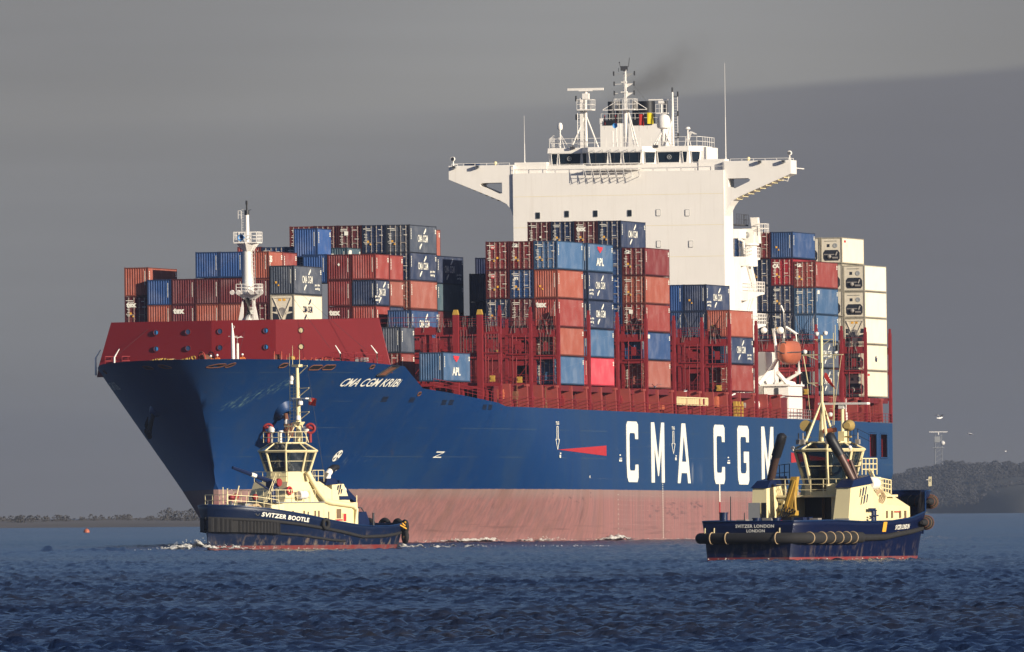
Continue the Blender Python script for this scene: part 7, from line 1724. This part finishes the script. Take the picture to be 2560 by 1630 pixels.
# ---------------------------------------------------------------- mooring buoy on the left
x, y, z = at(237, 1238, 3000)
t = thing('channel_buoy', 'round orange buoy floating far off on the left', 'buoy', Matrix.Translation((x, 2900, 0)))
b = MB(); b.ball((0, 0, .15), .52, 10); b.build('float', M['orange_paint'], t, smooth=60); b = MB(); b.lathe([(.12, .6), (.10, .75), (0, .78)], (0, 0, 0), 10); b.torus((0, 0, .78), .08, .03, (1, 0, 0), 10, 5); b.build('top_fitting', M['rust_steel'], t, smooth=50)
# ---------------------------------------------------------------- far shores
pmat('mud', (.12, .105, .09), .9, var=.3, scale=.05); pmat('shore_grass', (.060, .058, .046), .95, var=.35, scale=.03)
pmat('winter_foliage', (.050, .047, .046), .95, var=.5, scale=.08); pmat('bark', (.05, .04, .03), .9); pmat('house_brick', (.30, .17, .12), .9, var=.2, scale=.2); pmat('slate', (.10, .10, .11), .8)
def bank(name, label, pts, mat, depth):
    """pts: (x, y_front, height) strip of rising ground"""
    rnd = random.Random(3); b = MB(); rows = ((0, -.3), (8, .35), (35, .55), (90, .8), (depth, 1.0))
    for x, y, h in pts:
        for d, k in rows: b.v.append((x, y+d*(1+.2*rnd.random()), h*k if k > 0 else -.5))
    m = len(rows)
    for i in range(len(pts)-1):
        for j in range(m-1): b.f.append((i*m+j, (i+1)*m+j, (i+1)*m+j+1, i*m+j+1)); b.m.append(0)
    return tag(b.build(name, mat, smooth=180), label, None, None, 'structure')
rnd = random.Random(21); KF = 1.237; HL = [(60, .8), (170, 1.5), (192, 5), (206, 15), (225, 21), (245, 26), (300, 25), (600, 28)]
bank('far_bank', 'low hazy mud bank on the left horizon', [(-900+i*20, 4080+40*math.sin(i*.7), 1.6+.7*rnd.random()) for i in range(46)], M['mud'], 500)
bank('hills', 'low hazy wooded hill on the right horizon', [((60+i*8)*KF, 9300*KF-30*math.sin(i*.5), interp(60+i*8, HL)*KF+rnd.random()*1.0) for i in range(60)], M['shore_grass'], 900)
def clump_crown(b, x, y, z, r, h, n, rnd, leaf):
    for i in range(n):
        a = rnd.random()*6.283; q = rnd.random()**.5; e = rnd.random()
        w = math.sin(math.pi*min(1, .12+.88*e))**.6
        px, py, pz = x+r*q*w*math.cos(a), y+r*q*w*math.sin(a), z+h*e
        s = leaf*(.5+rnd.random()); u = Vector((rnd.gauss(0, 1), rnd.gauss(0, 1), rnd.gauss(0, 1))).normalized(); v = u.orthogonal().normalized()
        b.add([Vector((px, py, pz))+u*s, Vector((px, py, pz))+v*s, Vector((px, py, pz))-u*s*.8, Vector((px, py, pz))-v*s*.9], [(0, 1, 2, 3)])
def wood(name, label, items, leaf, dens, seed):
    rnd = random.Random(seed); b = MB()
    for x, y, z, r, h in items:
        b.cyl((x, y, z-1), (x, y, z+h*.5), r*.06, r*.03, 5, 1); clump_crown(b, x, y, z+h*.08, r, h*.92, int(dens*r*h), rnd, leaf)
    return tag(b.build(name, [M['winter_foliage'], M['bark']]), label, 'wood', None, 'stuff')
it = []
for i in range(420):
    x = -190+i*.47+rnd.gauss(0, .8); big = -95 < x < -70 or -72 < x < -35
    h = rnd.uniform(.7, 1.7) if x < -88 else rnd.uniform(1.6, 3.6) if rnd.random() < .35 else rnd.uniform(.6, 1.6)
    it.append((x, 4170+rnd.uniform(0, 140), 1.0, h*(.5+.5*rnd.random()), h*1.25))
wood('far_wood', 'line of bare hazy trees along the left far shore', it, .2, 24, 5)
it = []
for i in range(760):
    x = 165+(i % 310)*.62+rnd.gauss(0, 2); d = rnd.choice((4, 15, 30, 55, 90, 150, 250, 350)); k = interp(d, [(0, 0), (8, .35), (35, .55), (90, .8), (900, 1)])
    h = rnd.uniform(4.5, 9.5)
    it.append((x*KF, 9310*KF+d, interp(x, HL)*k*KF, h*.65, h))
wood('far_wood', 'hazy brown wooded hill far off on the right', it, .5, 5.5, 6)
def tower():
    x, y, z = at(2207, 1086, 11900)
    t = thing('lattice_tower', 'hazy lattice radar tower rising above the right-hand wooded hill', 'tower', Matrix.Translation((x, 11900, z-7)) @ Matrix.Scale(1.237, 4))
    b = MB(); w = 2.4; H_ = 21
    for sx_, sy_ in ((1, 1), (1, -1), (-1, 1), (-1, -1)): b.bar((sx_*w*.8, sy_*w*.8, 0), (sx_*w*.75, sy_*w*.75, H_), .28)
    for k in range(8):
        z0, z1 = k*H_/8, (k+1)*H_/8
        for f in (-1, 1): b.bar((-w*.8, f*w*.8, z0), (w*.8, f*w*.8, z1), .12); b.bar((f*w*.8, w*.8, z0), (f*w*.8, -w*.8, z1), .12)
    b.box((-3.4, -3.2, 13.5), (3.4, 3.2, 13.8)); b.box((-2.2, -2.5, 16.8), (1.0, 2.5, 20.0)); b.build('lattice', M['grey_paint'], t)
    b = MB(); b.bar((-5.2, 0, 22.6), (5.2, 0, 22.6), .5); b.cyl((0, 0, 21), (0, 0, 22.5), .4); b.build('radar_scanner', M['white_paint'], t)
    b = MB(); b.ball((2.4, -2.8, 16.3), 1.3, 8); b.build('dish', M['white_paint'], t, smooth=60)
tower()
def cottage(px, py, Y, w, h, mat, label, roof=True):
    x, y, z = at(px, py, Y); t = thing('house', label, 'house', Matrix.Translation((x, Y, max(.6, z))))
    b = MB(); b.box((-w/2, -1.5, -1.5), (w/2, 2, h)); b.build('wall', M[mat], t)
    if roof: b = MB(); b.hexa([(-w/2-.1, -1.7, h), (w/2+.1, -1.7, h), (w/2+.1, 2.2, h), (-w/2-.1, 2.2, h), (-w/2, .2, h+h*.6), (w/2, .2, h+h*.6), (w/2, .3, h+h*.6), (-w/2, .3, h+h*.6)]); b.build('roof', M['slate'], t)
    b = MB(); b.box((-w*.25, -1.56, h*.3), (-w*.1, -1.5, h*.7)); b.box((w*.1, -1.56, h*.3), (w*.25, -1.5, h*.7)); b.build('window', M['glass'], t)
cottage(2187, 1138, 11505, 2.2, 5.0, 'cream_paint', 'narrow pale lighthouse-like building on the right far shore', False)
# ---------------------------------------------------------------- water
def water_material():
    m = bpy.data.materials.new('estuary_water'); m.use_nodes = True; t = m.node_tree; b = t.nodes['Principled BSDF']
    c = nd(t, 'ShaderNodeTexCoord').outputs['Object']
    n = noi(t, mapv(t, c, (.02, .006, 1)), 1.0, 4, .6)
    lk(t, mixc(t, sstep(t, n, .35, .7), (.006, .014, .042), (.024, .023, .024)), b.inputs['Base Color'])
    b.inputs['Roughness'].default_value = .24; b.inputs['IOR'].default_value = 1.33; b.inputs['Specular IOR Level'].default_value = .5
    bn = nd(t, 'ShaderNodeBump'); bn.inputs['Strength'].default_value = 1.0; bn.inputs['Distance'].default_value = .10
    h = mth(t, 'ADD', noi(t, mapv(t, c, (1.6, .8, 1)), 1.6, 5, .6), mth(t, 'MULTIPLY', noi(t, mapv(t, c, (.25, .15, 1)), 1.0, 3), 1.2))
    lk(t, h, bn.inputs['Height']); lk(t, bn.outputs[0], b.inputs['Normal'])
    M['water'] = m
water_material()
def wave_height(x, y):
    rng = np.random.default_rng(3); h = np.zeros_like(x); h2 = np.zeros_like(x)
    for i in range(100):
        L = .36*(1.7/.36)**rng.random(); a = rng.normal(R(96), .85); k = 2*np.pi/L
        amp = .0072*L**.6
        ph = rng.random()*6.28; s_ = np.sin(k*(x*np.cos(a)+y*np.sin(a))+ph+.9*np.sin(x*.11*(1+i % 3)+ph)+.7*np.sin(y*.05+ph*2))
        if i % 2: h += amp*(s_+.3*s_*np.abs(s_))
        else: h2 += amp*(s_+.3*s_*np.abs(s_))
    g = .9+.35*np.sin(x*.21+y*.027+1)*np.sin(y*.055+.5+x*.05)+.15*np.sin(y*.02)
    g2 = .9+.4*np.sin(x*.33-y*.041+2)*np.sin(y*.083+1.5-x*.09)
    h = h*np.clip(g, .25, 1.5)+h2*np.clip(g2, .25, 1.5)
    # wash running off to the left of the left tug
    yr = 1385+.9*np.sin(x*.5)
    cr = np.exp(-((y-yr)/1.3)**2)*(np.clip((-26.5-x)/4, 0, 1))*(.24+.20*np.sin(x*.9+.4)*np.sin(x*.37+1)+.10*np.sin(x*2.3+1)+.09*np.sin(x*5.1)+.05*np.sin(x*9.7+2))
    return h+np.maximum(cr, 0)*1.2
def sea_sheet():
    ys = [200.0]
    while ys[-1] < 2300:
        y = ys[-1]; ys.append(y+(6 if y < 330 else max(.24, .24*(y/420)**1.8)))
    ys = np.array(ys); nx = 520
    t = np.linspace(-1, 1, nx)
    half = ys*.0283+np.clip(14-ys*.002, 8, 14)
    X = half[:, None]*t[None, :]; Y = np.repeat(ys[:, None], nx, 1)
    Zh = wave_height(X, Y)
    fade = np.clip((2300-Y)/500, 0, 1)*np.clip((1-np.abs(t))*12, 0, 1)[None, :]
    Zh = Zh*fade
    v = np.stack([X, Y, Zh], -1).reshape(-1, 3).astype(np.float32)
    ny = len(ys); i = np.arange((ny-1)*(nx-1)); r, c = i//(nx-1), i % (nx-1)
    f = np.stack([r*nx+c, r*nx+c+1, (r+1)*nx+c+1, (r+1)*nx+c], 1).astype(np.int32)
    # surrounding flat water: left, right, far, near
    o = len(v); xl, xr = X[:, 0], X[:, -1]
    ex = [(-6000, y, 0) for y in ys]+[(6000, y, 0) for y in ys]+[(-6000, 13500, 0), (6000, 13500, 0), (-6000, -400, 0), (6000, -400, 0)]
    v = np.concatenate([v, np.array(ex, np.float32)])
    fl = [tuple(q) for q in f]
    for k in range(ny-1):
        fl.append((o+k, k*nx, (k+1)*nx, o+k+1)); fl.append((k*nx+nx-1, o+ny+k, o+ny+k+1, (k+1)*nx+nx-1))
    e = o+2*ny
    fl.append(tuple([o+ny-1]+[(ny-1)*nx+c for c in range(nx)]+[o+2*ny-1, e+1, e]))
    fl.append(tuple([e+2, e+3, o+ny]+[c for c in range(nx-1, -1, -1)]+[o]))
    me = bpy.data.meshes.new('water'); me.from_pydata(v.tolist(), [], fl); me.materials.append(M['water'])
    me.polygons.foreach_set('use_smooth', [True]*len(me.polygons)); me.update()
    return tag(put('water', me), 'choppy dark blue estuary water filling the foreground', None, None, 'structure')
sea_sheet()
# ---------------------------------------------------------------- air: one even box of haze round everything
def haze():
    m = bpy.data.materials.new('haze_air'); m.use_nodes = True; t = m.node_tree; t.nodes.clear()
    pv = nd(t, 'ShaderNodeVolumePrincipled'); pv.inputs['Color'].default_value = (.62, .68, .78, 1)
    pv.inputs['Density'].default_value = 5.0e-5; pv.inputs['Anisotropy'].default_value = .5
    o = nd(t, 'ShaderNodeOutputMaterial'); lk(t, pv.outputs[0], o.inputs['Volume'])
    b = MB(); b.box((-7000, -600, -1.6), (7000, 13400, 75)); ob = b.build('haze', m)
    tag(ob, 'thin blue grey haze over the estuary', 'haze', None, 'stuff')
haze()
